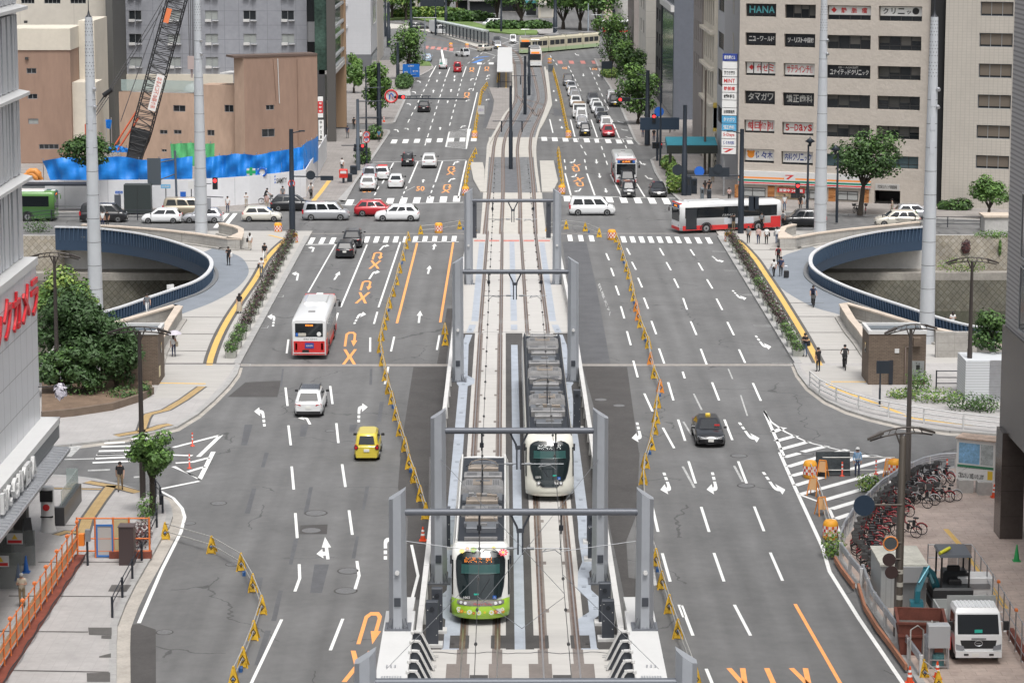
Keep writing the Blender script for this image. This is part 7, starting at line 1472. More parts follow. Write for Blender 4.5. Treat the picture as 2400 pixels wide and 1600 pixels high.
for k in range(n):
 w_,w2=min(1.05,.7+.10*k),min(1.05,.7+.10*(k+1));s_=1 if k%2 else-1
 for j in(-1,1):
  b.tube([cb+ax*(L_*k/n)+sx*(s_*w_)+sy*(j*w_),cb+ax*(L_*(k+1)/n)-sx*(s_*w2)+sy*(j*w2)],.034,4);b.tube([cb+ax*(L_*k/n)+sy*(s_*w_)+sx*(j*w_),cb+ax*(L_*(k+1)/n)-sy*(s_*w2)+sx*(j*w2)],.034,4)
  b.tube([cb+ax*(L_*k/n)+sx*w_+sy*(j*w_),cb+ax*(L_*k/n)-sx*w_+sy*(j*w_)],.05,4)
b.build('boom_lattice',CRB,o);b=MB();b.loft([[cb-ax*1.5+sx*e+sy*f for e,f in((-.8,-.7),(.8,-.7),(.8,.7),(-.8,.7))],[cb+ax*3.4+sx*e+sy*f for e,f in((-1.0,-.8),(1.0,-.8),(1.0,.8),(-1.0,.8))]]);b.build('boom_foot',CRB,o)
b=MB();c0=cb+ax*(L_*.29)+sx*.75-sy*1.12;c1=cb+ax*(L_*.50)+sx*.75-sy*1.12;fs_=-1 if sy.y>0 else 1
ff=V3((0,-1.3,0));b.poly([c0+ff-sx*.45,c0+ff+sx*.45,c1+ff+sx*.45,c1+ff-sx*.45]);b.poly([c0+ff-sx*.45+V3((0,.03,0)),c1+ff-sx*.45+V3((0,.03,0)),c1+ff+sx*.45+V3((0,.03,0)),c0+ff+sx*.45+V3((0,.03,0))]);bn=b.build('boom_banner',mat('banner_pale',(.60,.58,.56),.6),o)
t=MB();lettering(t,'吊り荷の下に入るな',c0+ff-sx*.3+V3((0,-.03,0))+ax*.3,ax*((c1-c0).length-.6),-sx*-.6*-1 if False else sx*.6*(1 if ax.cross(sx).y<0 else 1),.01);t.build('banner_lettering',mat('banner_red',(.50,.10,.06),.5),bn)
b=MB();c0=cb+ax*(L_*.80)+ff;b.loft([[c0-sx*.7,c0-sx*.1,c0-sx*.1+V3((0,.1,0)),c0-sx*.7+V3((0,.1,0))],[c0-sx*.7+ax*1.7,c0-sx*.1+ax*1.7,c0-sx*.1+ax*1.7+V3((0,.1,0)),c0-sx*.7+ax*1.7+V3((0,.1,0))]]);pl_=b.build('name_plate',mat('plate_orange',(.62,.16,.05),.5),o)
b=MB()
for s_ in('760,1022 928,760','795,1030 945,800'):p0_,p1_=[tuple(map(float,e.split(',')))for e in s_.split()];b.tube([a('A',*p0_,284),a('A',*p1_,285)],.11,6)
b.build('back_strut',CRR,o);b=MB();b.cbox(a('A',830,1090,284)-V3((0,0,3.2)),4.5,3,2.6);b.build('crane_body',CRR,o);b=MB();b.cbox(a('A',610,850,290)-V3((0,0,1.5)),1.0,1.0,1.6);b.build('mast_head',CRR,o)
b=MB()
for s_ in('1130,-30 935,300','1165,-30 950,310','935,300 735,620','950,310 740,640','715,640 605,810','730,650 608,830','745,655 612,850','725,640 600,800','1100,40 820,830','1310,-30 1312,395','1295,-30 1300,395','1322,-30 1318,395','1280,-30 1290,395'):p0_,p1_=[tuple(map(float,e.split(',')))for e in s_.split()];b.tube([a('A',*p0_,286),a('A',*p1_,286)],.045,4)
b.build('crane_cable',mat('cable_grey',(.10,.10,.105),.5),o);b=MB();c=a('A',733,634,286);b.tube([c-V3((.5,0,.3)),c+V3((.5,0,.4))],.28,8);b.build('cable_block',CRB,o)
b=MB();c=a('A',1304,430,286);b.box(c.x-.4,c.x+.4,285.6,286.4,c.z-.7,c.z+.8);b.tube([c-V3((0,0,.7)),c-V3((0,0,1.7))],.12,6);b.build('hook_block',mat('hook_pale',(.42,.34,.32),.5),o)
o=empty('orange_duct',(0,0,0),0,'two bent orange ducts at the left end of the site','duct')
for dx in(0,-18):b=MB();b.tube([a('A',x+dx,y-dx*1.2,263.5)for x,y in((190,1180),(210,1165),(240,1165),(265,1185),(278,1225))],.35,10);b.build('duct',mat('duct_orange',(.62,.24,.05),.5),o)
p_=g('A',375,1440,.15);o=empty('bus_shelter',p_,0,'dark framed bus shelter with glass sides on the left cross street','bus shelter');b=MB()
for x in(-3.6,3.6):b.box(x-.09,x+.09,-.1,.1,0,2.75)
b.build('shelter_post',DKR,o);b=MB();b.box(-3.9,3.9,-.6,1.3,2.75,2.95);b.build('shelter_roof',DKR,o);b=MB();b.box(-3.6,-1.2,1.1,1.15,.4,2.6);b.build('shelter_glass',mat('shelter_glass',(.35,.42,.44),.1,alpha=.5),o);b=MB();b.box(-2.6,2.6,.7,1.05,.4,.5);b.build('bench',WFRAME,o)
def board(name,k,x0,y0,x1,y1,base,lb,m_,post=2,cat='sign',back=None,txt=None,fg=None,z0=.15,th=.06):
 Pb=g(k,(x0+x1)/2,base,z0);A_,B_=a(k,x0,y1,Pb.y),a(k,x1,y0,Pb.y);o=empty(name,Pb,0,lb,cat);w_=(B_.x-A_.x)/2;lo,hi=A_.z-z0,B_.z-z0;cx=(A_.x+B_.x)/2-Pb.x
 b=MB();b.box(cx-w_,cx+w_,-th,0,lo,hi);e=b.build('sign_board',m_,o)
 if txt:t=MB();lettering(t,txt,(cx-w_*.8,-th-.012,lo+(hi-lo)*.3),V3((w_*1.6,0,0)),V3((0,0,(hi-lo)*.4)),.015);t.build('sign_lettering',fg or wht,e)
 if post:
  for s in((-1,1)if post==2 else(0,)):b=MB();b.tube([(cx+s*w_*.85,.05,-z0 if False else 0),(cx+s*w_*.85,.05,hi)],.05,6);b.build('sign_post',DKR,o)
 return o
board('poster_stand','A',780,1325,822,1405,1442,'tall dark poster stand in front of the white hoarding',mat('poster_grey',(.10,.11,.13),.4));board('name_sign','A',785,1300,835,1318,1440,'small blue and white street name sign above the poster stand',BLUEM,1,txt='広島',fg=WHITEP)
board('guide_board','A',1228,1305,1265,1360,1440,'blue guide board on a post before the hoarding',BLUEM,1);board('direction_sign','A',1095,1255,1160,1282,1440,'light blue and white arrow direction sign on a grey post',mat('sign_light_blue',(.16,.42,.66),.5),1,txt='広島駅',fg=WHITEP);board('notice_sign','A',1282,1235,1320,1285,1440,'white notice plate on a thin post beside the far left mast',WHITEP,1)
p_=g('A',942,1446,.15);o=empty('control_cabinet',p_,0,'dark green street cabinet before the white hoarding','cabinet');b=MB();b.cbox((0,0,0),2.8,1.0,3.0,0,.05);b.build('cabinet_body',mat('cabinet_dark',(.035,.045,.045),.5),o);b=MB();b.box(-.02,.02,-.51,-.5,.2,2.8);b.build('door_seam',blk,o)
b_o=empty('reversed_sign',g('A',1205,1440,.15),0,'dark sign panel seen from behind on a grey post by the tarpaulin','sign');b=MB();zz=a('A',1195,1035,b_o.location.y).z;b.tube([(0,0,0),(-.1,0,zz)],.12,8);b.build('sign_post',mat('post_blue_grey',(.09,.11,.14),.5),b_o);b=MB();b.box(-3.0,-1.6,-.05,.05,zz-3.6,zz-.8);b.tube([(-1.6,0,zz-1.2),(0,0,zz-.9)],.06,5);b.tube([(-1.6,0,zz-3.0),(0,0,zz-2.4)],.06,5);b.build('sign_panel',mat('panel_back',(.07,.085,.10),.5),b_o)
PK=mat('pole_dark',(.022,.030,.042),.45,.2);LRED=mat('signal_red',(1,.03,.03),.4,emit=2.5);OFFL=mat('signal_off',(.02,.02,.02),.3)
def pole(k,bx,by,tx,ty,r,lb,name='street_pole',cat='pole',z0=.15,m_=PK,group=None):
 Pb=g(k,bx,by,z0);T_=a(k,tx,ty,Pb.y);o=empty(name,Pb,0,lb,cat,group);b=MB();b.lathe((0,0,0),[(r,0),(r,(T_.z-z0)*.45),(r*.8,(T_.z-z0)*.46),(r*.65,T_.z-z0)],12);b.build('pole',m_,o);return o,Pb,lambda x,y,kk=k:a(kk,x,y,Pb.y)-Pb
def arm(o,p0_,p1_,r=.07):b=MB();b.tube([p0_,p1_],r,6);b.build('pole_arm',PK,o)
def sig(o,c,lit=2,horiz=True,back=False,s=1.0):
 b=MB();w_,h_=(.62*s,.21*s)if horiz else(.21*s,.5*s);b.box(c.x-w_,c.x+w_,-.16,.12,c.z-h_,c.z+h_);e=b.build('signal_head',PK,o)
 if not back:
  for i in range(3 if horiz else 2):cc=V3((c.x+(i-1)*.4*s,-.17,c.z))if horiz else V3((c.x,-.17,c.z+(.5-i)*.46*s));l=MB();l.disc(cc,(0,-1,0),.15*s,.03,12);l.build('signal_lamp',LRED if i==lit else OFFL,e)
NAVYD=mat('sign_back_dark',(.018,.026,.036),.5)
def nosign(o,c,r=.42):
 b=MB();b.disc((c.x,-.14,c.z),(0,-1,0),r,.03,22);e=b.build('round_sign',WHITEP,o);b=MB();b.tube([(c.x+r*.86*math.cos(t),-.185,c.z+r*.86*math.sin(t))for t in[i*.3 for i in range(22)]],r*.13,5);b.bar((c.x-r*.55,-.19,c.z+r*.55),(c.x+r*.55,-.19,c.z-r*.55),r*.2,.02);b.build('red_ring',REDM,e);b=MB();b.tube([(c.x-r*.22,-.2,c.z-r*.4),(c.x-r*.22,-.2,c.z+r*.2),(c.x,-.2,c.z+r*.42),(c.x+r*.25,-.2,c.z+r*.2),(c.x+r*.25,-.2,c.z-r*.1)],r*.09,5);b.build('turn_symbol',BLUEM,e)
o,Pb,at_=pole('D',1990,48,1985,-660,.30,'tall dark signal pole at the left junction corner with a lamp arm','signal_pole','signal pole');Pq=lambda x,y:a('A',x,y,Pb.y)-Pb
arm(o,Pq(1985,1200),Pq(2240,1205));arm(o,Pq(1985,905),Pq(2060,892),.06);c=Pq(2115,1192);b=MB();b.disc((c.x,-.1,c.z),(0,-1,0),.45,.04,20);b.build('round_sign_back',NAVYD,o);sig(o,Pq(2225,1212),back=True);nosign(o,Pq(1985,1247),.36);c=Pq(2068,892);b=MB();b.box(c.x-.5,c.x+.1,-.15,.15,c.z-.06,c.z+.06);b.build('lamp_head',PK,o)
o,Pb,at_=pole('F',395,48,405,-660,.30,'tall dark signal pole at the right junction corner with a lamp arm','signal_pole','signal pole');Pq=lambda x,y:a('C',x,y,Pb.y)-Pb
arm(o,Pq(400,1195),Pq(30,1195));arm(o,Pq(400,910),Pq(335,893),.06);c=Pq(255,1165);b=MB();b.box(c.x-1.1,c.x+.9,-.1,.05,c.z-.55,c.z+.35);b.build('sign_back',NAVYD,o);c=Pq(240,1148);b=MB();b.disc((c.x,-.12,c.z),(0,-1,0),.45,.04,20);b.build('round_sign_back',NAVYD,o);arm(o,Pq(400,1345),Pq(720,1342),.04);sig(o,Pq(470,1385),back=True,horiz=False,s=1.4);sig(o,Pq(500,1380),back=True,horiz=False,s=1.2);sig(o,Pq(782,1280),0,False);c=Pq(320,893);b=MB();b.box(c.x-.3,c.x+.3,-.15,.15,c.z-.06,c.z+.06);b.build('lamp_head',PK,o)
o,Pb,Pq=pole('A',1345,1510,1332,925,.16,'thin dark pole in front of the far left mast carrying a pedestrian signal','signal_pole','signal pole');sig(o,Pq(1464,1248),0,False,s=1.2);arm(o,Pq(1345,1250),Pq(1440,1250),.04);arm(o,Pq(1345,1335),Pq(1520,1343),.05);c=Pq(1418,1385);b=MB();b.box(c.x-.15,c.x+.25,-.2,.1,c.z-.55,c.z+.55);b.build('signal_back',mat('box_grey',(.25,.26,.28),.5),o)
o,Pb,Pq=pole('B',115,1160,112,675,.26,'steel coloured pole at the far left corner with stacked signal arms','signal_pole','signal pole',m_=mat('pole_steel',(.10,.12,.145),.45,.3));arm(o,Pq(112,690),Pq(285,690));arm(o,Pq(112,805),Pq(260,800),.06);arm(o,Pq(0,990),Pq(130,990),.06);sig(o,Pq(122,993),2);sig(o,Pq(118,1018),9)
o,Pb,Pq=pole('B',172,1120,165,455,.12,'thin dark pole with two red ring signs on the far left pavement','sign_pole','sign pole');nosign(o,Pq(172,917));nosign(o,Pq(172,950),.40);b=MB();c=Pq(165,600);b.tube([c,c+V3((2.2,0,.1))],.05,5);b.build('lamp_arm',PK,o)
o,Pb,Pq=pole('B',258,930,250,430,.34,'thick dark pole under the far left trees holding the signal beam','signal_pole','signal pole');b=MB();b.bar(Pq(285,655),Pq(608,655),.12);b.bar(Pq(285,670),Pq(608,670),.12)
for i in range(8):b.bar(Pq(300+i*42,655),Pq(300+i*42,670),.08)
b.bar(Pq(260,668),Pq(860,676),.14);b.build('signal_beam',PK,o);nosign(o,Pq(340,655),.95);sig(o,Pq(395,661),2,s=1.3);c=Pq(395,637);b=MB();b.box(c.x-1.5,c.x+1.5,-.1,0,c.z-.3,c.z+.3);b.build('name_plate',WHITEP,o)
o,Pb,Pq=pole('B',385,560,378,290,.30,'dark pole behind the blue direction sign','street_pole');b=MB();A_,B_=Pq(418,525),Pq(532,437);b.box(A_.x,B_.x,-.15,-.05,A_.z,B_.z);e=b.build('direction_board',mat('board_blue',(.01,.14,.50),.45),o);t=MB();w_,h_=B_.x-A_.x,B_.z-A_.z
lettering(t,'広島港',(A_.x+w_*.32,-.17,A_.z+h_*.78),V3((w_*.36,0,0)),V3((0,0,h_*.14)),.02);lettering(t,'市街',(A_.x+w_*.08,-.17,A_.z+h_*.32),V3((w_*.22,0,0)),V3((0,0,h_*.14)),.02);lettering(t,'皆実町',(A_.x+w_*.60,-.17,A_.z+h_*.38),V3((w_*.32,0,0)),V3((0,0,h_*.14)),.02)
t.bar((A_.x+w_*.5,-.18,A_.z+h_*.08),(A_.x+w_*.48,-.18,A_.z+h_*.7),.3,.02);t.bar((A_.x+w_*.2,-.18,A_.z+h_*.14),(A_.x+w_*.8,-.18,A_.z+h_*.22),.22,.02);t.build('board_lettering',WHITEP,e);arm(o,Pq(380,480),Pq(418,480))
o,Pb,Pq=pole('B',2082,985,2082,480,.36,'thick black pole on the far right corner before the trees','signal_pole','signal pole');arm(o,Pq(2082,520),Pq(2020,505),.06);arm(o,Pq(2075,672),Pq(1900,678),.07);sig(o,Pq(1925,678),0,s=1.3)
o,Pb,Pq=pole('B',2150,1095,2152,740,.16,'dark pole with a red signal and blue sign box at the right corner','signal_pole','signal pole');sig(o,Pq(2150,980),2);sig(o,Pq(2150,1000),9);c=Pq(2166,842);b=MB();b.box(c.x-2.4,c.x+2.4,-.12,.0,c.z-.75,c.z+.75);b.build('route_board',mat('board_navy_dark',(.025,.045,.075),.5),o);sig(o,Pq(2127,808),0,False,s=1.2);c=Pq(2162,760);b=MB();b.disc((c.x,-.1,c.z),(0,-1,0),.6,.05,18);b.build('round_sign_blue',BLUEM,o)
o,Pb,Pq=pole('B',2170,1130,2178,590,.14,'thin dark lamp pole behind the right corner signal','street_pole');nosign(o,Pq(2262,968),.62);arm(o,Pq(2170,975),Pq(2250,970),.05)
o,Pb,Pq=pole('C',150,1190,120,480,.14,'leaning dark utility pole before the orange house','utility_pole',m_=mat('pole_wood',(.10,.075,.06),.7));
o,Pb,Pq=pole('C',10,1330,8,715,.32,'thick black pole left of the teal bus stop canopy','signal_pole','signal pole');c=Pq(50,1165);b=MB();b.disc((c.x+1,-.15,c.z),(0,-1,0),.55,.04,18);b.build('round_sign_blue',BLUEM,o);c=Pq(-35,1155);b=MB();b.disc((c.x,-.2,c.z),(0,-1,0),.6,.04,18);b.build('round_sign_back',NAVYD,o)
for bx,by,tx,ty,lb in((848,1440,855,985,'dark street lamp with a cone shaped head left of the far right mast'),(1048,1515,1060,1040,'dark street lamp with a cone shaped head right of the far right mast')):
 o,Pb,Pq=pole('C',bx,by,tx,ty,.14,lb,'street_lamp','street lamp',group='cone headed street lamps');c=Pq(tx+(12 if ty<1000 else-20),ty-12);b=MB();b.lathe((c.x,0,c.z-.35),[(.12,0),(.18,.35),(.55,.5),(.1,.85),(.03,1.0)],12);b.build('lamp_head',PK,o)
for k,bx,by,tx,ty,ar,lb in(('B',1153,1150,1158,585,((1030,1290,825),),'tall black tram pole in the middle of the near far-side tracks'),('B',1250,780,1249,382,((1160,1330,517),),'tall black tram pole between the tracks by the crossover'),('B',1278,650,1277,320,(),'black tram pole in front of the short white tram')):
 o,Pb,Pq=pole(k,bx,by,tx,ty,.24,lb,'tram_pole','tram pole',z0=.02)
 for x0,x1,y in ar:
  arm(o,Pq(x0,y),Pq(x1,y),.05);b=MB()
  for x in(x0+60,x1-60):c=Pq(x,y);b.tube([c,c-V3((0,0,1.3))],.08,6)
  b.build('wire_hanger',PK,o)
for i,(k,bx,by,tx,ty,r,lb)in enumerate((('B',322,320,320,20,.42,'thick dark pole at the far left beside the lawn'),('B',475,250,474,-20,.35,'dark pole behind the far left tree'),('B',300,250,302,0,.26,'thin dark pole beside the far pale building'),('B',642,240,640,-10,.22,'thin dark pole left of the far tram shelter'),('B',712,150,712,-20,.40,'dark post of the far black board'),('B',1088,220,1086,-20,.25,'thin dark pole before the far round trees'),('B',1455,230,1452,-20,.50,'thick black pole beyond the long green tram'),('B',1852,400,1853,65,.42,'thick dark pole with a pointed top in the right tree row'),('B',1920,400,1921,280,.22,'short dark pole behind the right tree row'),('B',570,420,568,120,.14,'grey double lamp post in the far junction'),('B',1680,230,1680,25,.2,'blue grey post beyond the long tram'),('B',1770,230,1768,100,.26,'grey twin lamp post beyond the long tram'))):
 o,Pb,Pq=pole(k,bx,by,tx,ty,r,lb,'far_pole',m_=mat('pole_far_grey',(.22,.25,.28),.5)if 'grey' in lb else PK)
 if i in(9,11):b=MB();c=Pq(tx,ty+2);b.bar(c+V3((-2.2,0,0)),c+V3((2.2,0,0)),.3,.14);b.build('lamp_head',mat('lamp_pale',(.55,.57,.58),.5),o)
o=board('far_board','B',537,0,700,45,155,'wide black overhead board at the far left',NAVYD,0);
o=board('back_sign','B',1770,418,1845,470,545,'dark rectangular sign seen from behind by the right trees',NAVYD,2);o=board('white_sign','B',928,720,973,778,790,'white notice board with purple print on the far platform',WHITEP,0,txt='お知らせ',fg=mat('print_purple',(.30,.25,.45),.6),z0=.02);o=board('tram_barrier_box','B',1408,440,1442,480,486,'dark grey box beside the orange drum near the far tram',mat('box_dark',(.10,.115,.13),.5),0,'box',z0=0,th=1.0)
o=empty('tram_shelter',g('B',1120,600,.13),0,'white roofed tram shelter on the far platform','tram shelter');Pb=o.location;zt_=a('B',1120,488,Pb.y).z-.13;far_=gr(*q('B',1122,325),zt_+.13);b=MB();b.box(-1.5,1.15,0,far_.y-Pb.y,zt_-.12,zt_+.05);b.build('shelter_roof',WHITEP,o);b=MB();
for i in range(6):y=.3+i*(far_.y-Pb.y-1)/5;b.bar((-1.3,y,0),(-1.3,y,zt_-.1),.15)
b.build('shelter_post',DKR,o);b=MB();b.box(-.1,.15,.3,far_.y-Pb.y,.0,.02);b.build('tactile_line',YEL,o);b=MB();b.bar((-1.3,.2,1.0),(1.0,.2,1.0),.08);b.bar((1.0,.2,0),(1.0,.2,1.0),.08);b.build('end_rail',DKR,o)
A_,B_=g('B',1003,305,.2),g('B',690,235,.2);o=empty('tram_shelter',A_,0,'long dark framed glass tram shelter at the far left','tram shelter');d=B_-A_;hz=a('B',1003,215,A_.y).z-.2;b=MB()
for i in range(14):b.bar(d*(i/13),d*(i/13)+V3((0,0,hz)),.22)
b.build('shelter_post',PK,o);nn=V3((-d.y,d.x,0)).normalized()*1.6;b=MB();b.loft([[V3((0,0,hz)),nn+V3((0,0,hz)),nn+V3((0,0,hz+.3)),V3((0,0,hz+.3))],[d+V3((0,0,hz)),d+nn+V3((0,0,hz)),d+nn+V3((0,0,hz+.3)),d+V3((0,0,hz+.3))]]);b.build('shelter_roof',mat('roof_pale_green',(.42,.46,.45),.5),o);b=MB();b.poly([V3((0,.05,.5)),d+V3((0,.05,.5)),d+V3((0,.05,hz-.3)),V3((0,.05,hz-.3))]);b.build('shelter_glass',mat('shelter_glass2',(.18,.24,.25),.15,alpha=.7),o)
p_=g('C',60,1200,.15);o=empty('bus_canopy',p_,0,'teal fabric canopy over the bus stop on the right pavement','canopy');A_,B_=a('C',-105,1040,p_.y)-p_,a('C',235,1040,p_.y)-p_;zt2=a('C',30,940,p_.y).z-.15;TEAL=mat('canopy_teal',(.025,.20,.26),.6,var=.1)
b=MB();b.loft([[(A_.x,0,A_.z),(A_.x,0,A_.z+.9),(A_.x,3.5,zt2-.2),(A_.x,4.5,A_.z+1)],[(B_.x,0,A_.z),(B_.x,0,A_.z+.9),(B_.x,3.5,zt2-.2),(B_.x,4.5,A_.z+1)]]);b.build('canopy_fabric',TEAL,o);b=MB();b.box(A_.x-.05,B_.x+.05,-.05,.0,A_.z-.1,A_.z+.85);b.build('canopy_valance',mat('valance_dark',(.03,.035,.03),.7),o);[MB().box(x-.15,x+.15,3.4,3.7,0,A_.z+.6).build('canopy_post',mat('post_olive',(.10,.10,.08),.6),o)for x in(A_.x+.6,B_.x-.6)]
for k,x0,y0,x1,y1,m_,lb,nm in(('C',0,1200,60,1330,'dark','black bus stop cabinet on the right pavement by the kerb','street_cabinet'),('C',60,1215,98,1320,'dark','second black cabinet beside the bus stop cabinet','street_cabinet'),('C',122,1280,145,1360,'steel','slim steel bollard sign left of the waiting couple','slim_pillar'),('C',168,1295,195,1360,'dark','slim dark pillar in front of the waiting couple','slim_pillar'),('C',455,1285,500,1345,'blue','blue machine outside the convenience store','vending_box'),('B',40,1185,72,1240,'dark','dark box beside the red letter box','street_cabinet'),('B',60,1130,106,1190,'dark','tall dark cabinet behind the kerb at the far left','street_cabinet')):
 p_=g(k,(x0+x1)/2,y1,.15);A_,B_=a(k,x0,y1,p_.y),a(k,x1,y0,p_.y);o=empty(nm,p_,0,lb,'cabinet');w_=B_.x-A_.x;b=MB();b.cbox((0,.4,0),w_,.8,B_.z-.15,0,.04);b.build('cabinet_body',{'dark':PK,'steel':mat('pillar_steel',(.16,.19,.21),.4,.4),'blue':mat('vend_blue',(.03,.10,.28),.4)}[m_],o);b=MB();b.box(-w_*.3,w_*.3,-.015,0,(B_.z-.15)*.55,(B_.z-.15)*.85);b.build('front_panel',WGLASS,o)
p_=g('B',15,1245,.15);o=empty('letter_box',p_,0,'red letter box on a post at the far left pavement','letter box');b=MB();b.box(-.12,.12,-.12,.12,0,.6);b.build('box_post',PK,o);b=MB();b.cbox((0,0,.6),.95,.6,1.0,0,.1);b.build('box_body',mat('post_box_red',(.55,.03,.02),.4),o);b=MB();b.box(-.35,.35,-.32,-.3,1.1,1.4);b.build('notice_plate',WHITEP,o)
ORF=mat('fence_orange',(.72,.19,.045),.5);MESHM=mat('fence_mesh',(.50,.24,.10),.7,alpha=.55)
o=empty('orange_site_fence',(0,0,0),0,'long orange framed site fence on rusty steel feet across the left plaza','fence');A_,B_=g('G',545,720,.15),g('G',-40,1620,.15);d=B_-A_;n=15
b=MB();b.wall([(A_.x,A_.y),(B_.x,B_.y)],.5,.15,.36);b.build('steel_base',mat('base_rust',(.20,.055,.035),.6,var=.25,scale=1.5),o)
for i in range(n+1):
 p_=A_.lerp(B_,i/n);b=MB();b.tube([(p_.x-.12,p_.y,.3),(p_.x-.12,p_.y,2.0)],.035,6);b.build('fence_post',ORF,o)
 if i%2==0:b=MB();b.cbox((p_.x-.12,p_.y,2.0),.16,.16,.14,0,.04);b.build('post_lamp',ORF,o)
for z in(.7,1.2,1.9):b=MB();b.tube([(A_.x-.12,A_.y,z),(B_.x-.12,B_.y,z)],.03,6);b.build('fence_rail',ORF,o)
b=MB();b.poly([(A_.x-.16,A_.y,.6),(B_.x-.16,B_.y,.6),(B_.x-.16,B_.y,1.4),(A_.x-.16,A_.y,1.4)]);b.build('fence_board',mat('fence_board',(.58,.40,.24),.7,var=.1,scale=1),o)
b=MB();b.tube([(A_.x+.3+.06*math.sin(i*1.7)-(A_.x-B_.x)*i/24,A_.y-(A_.y-B_.y)*i/24,.4+.03*math.sin(i*2.3))for i in range(25)],.03,5);b.build('cable_bundle',TRIM,o)
p0_=g('G',545,690,.15);p1_=g('G',1020,715,.15);o=empty('orange_gate_panel',(0,0,0),0,'orange pipe gate panel with a blue edged window beside the brown cabinet','gate');y_=p1_.y;xs=[p0_.x,p0_.x+(p1_.x-p0_.x)*.25,p0_.x+(p1_.x-p0_.x)*.5,p0_.x+(p1_.x-p0_.x)*.72,p1_.x]
for x in xs:b=MB();b.tube([(x,y_,.15),(x,y_,2.25)],.05,6);b.build('gate_post',ORF,o)
for z in(.5,1.15,2.2):b=MB();b.tube([(xs[0],y_,z),(xs[-1],y_,z)],.04,6);b.build('gate_rail',ORF,o)
b=MB();b.box(xs[1]+.1,xs[2]-.05,y_-.03,y_,.25,1.85);b.build('window_panel',mat('gate_pale',(.45,.43,.41),.5),o);b=MB()
for X0,X1,Z0,Z1 in((xs[1]+.05,xs[2],.2,.3),(xs[1]+.05,xs[2],1.8,1.9),(xs[1]+.05,xs[1]+.13,.3,1.8),(xs[2]-.08,xs[2],.3,1.8)):b.box(X0,X1,y_-.06,y_-.03,Z0,Z1)
b.build('window_edge',mat('edge_blue',(.05,.18,.48),.5),o);b=MB();b.box(xs[2]+.05,xs[3]-.05,y_-.02,y_,.35,2.15);b.build('yellow_mesh',mat('mesh_yellow',(.60,.50,.28),.7,alpha=.8),o);b=MB();b.box(xs[2]-.2,xs[4]+.1,y_-.2,y_+.2,.15,.5);b.build('steel_base',MATS['base_rust'],o)
p_=g('G',862,768,.15);o=empty('brown_cabinet',p_,0,'tall dark brown steel cabinet on the left plaza','cabinet');b=MB();b.cbox((0,.35,0),.75,.7,1.95,0,.02);b.build('cabinet_body',mat('cabinet_brown',(.075,.055,.055),.4,.3),o);b=MB();b.cbox((0,.35,1.95),.82,.77,.05);b.build('cabinet_lid',mat('cabinet_lid',(.12,.09,.09),.4,.3),o)
p_=g('G',597,768,.15);o=empty('meter_post',p_,0,'black post carrying an orange and a grey meter box by the orange fence','meter box');b=MB();b.tube([(0,0,0),(0,0,1.6)],.06,8);b.build('post',DKR,o);b=MB();b.box(-.4,-.12,-.2,.1,1.05,1.65);b.build('orange_box',mat('box_orange',(.75,.22,.03),.5),o);b=MB();b.box(-.08,.16,-.1,.15,1.25,1.85);b.build('grey_box',mat('box_mid_grey',(.22,.23,.24),.5),o)
p_=g('G',328,532,.15);o=empty('kiosk_pillar',p_,0,'white rounded sign pillar with a red emblem by the store stairs','sign pillar');b=MB();b.lathe((0,0,0),[(.45,0),(.38,.25),(.36,.4),(.36,2.3),(.3,2.4)],18);b.build('pillar_body',WHITEP,o);b=MB();b.box(-.33,.33,-.375,-.2,1.65,2.25);b.build('dark_screen',TRIM,o);b=MB();b.disc((0,-.36,1.35),(0,-1,0),.18,.03,16);b.build('red_emblem',REDM,o);b=MB();b.box(-.33,.33,-.365,-.2,.8,.86);lettering(b,'SUICA',(-.25,-.375,.95),V3((.5,0,0)),V3((0,0,.12)),.01)if False else None;b.build('dark_band',TRIM,o)
A_,B_=g('G',288,430,.15),g('G',440,500,.15);o=empty('stair_enclosure',(0,0,0),0,'dark stone stair wall with a pale glass parapet beside the store','stairs');x0,x1,y0,y1=XW+.2,B_.x,B_.y,g('G',430,330,.15).y;b=MB()
for X0,X1,Y0,Y1 in((x0,x1,y0,y0+.35),(x1-.35,x1,y0+.35,y1)):b.box(X0,X1,Y0,Y1,.15,1.15)
b.build('stone_wall',mat('stone_black',(.045,.045,.048),.35),o);b=MB();b.box(x1-.2,x1-.16,y0+.2,y1,1.15,2.0);b.box(x0,x1-.2,y1,y1+.04,.9,2.0);b.build('glass_parapet',mat('glass_pale',(.42,.50,.48),.15,alpha=.45),o);b=MB();b.sheet([(x0,y0+.35),(x1-.35,y0+.35),(x1-.35,y1),(x0,y1)],.17);b.build('stair_well',blk,o)
for k,x,y,lb in(('G',120,780,'glass screen with a red and white warning notice by the store pillars'),('G',25,940,'nearer glass screen with a warning notice by the store')):
 p_=g(k,x,y,.15);o=empty('glass_screen',p_,0,lb,'screen');b=MB();b.box(-.9,.9,0,.03,.1,1.9);b.build('glass_sheet',mat('screen_glass',(.20,.22,.21),.15,alpha=.45),o);b=MB();b.box(-.5,.3,-.03,-.005,1.2,1.75);e=b.build('notice',WHITEP,o);b=MB();b.box(-.45,.25,-.04,-.03,1.25,1.4);b.build('notice_band',REDM,e);b=MB();b.poly([(-.25,-.04,1.45),(.05,-.04,1.45),(-.1,-.04,1.7)]);b.build('notice_triangle',PLATEY,e)
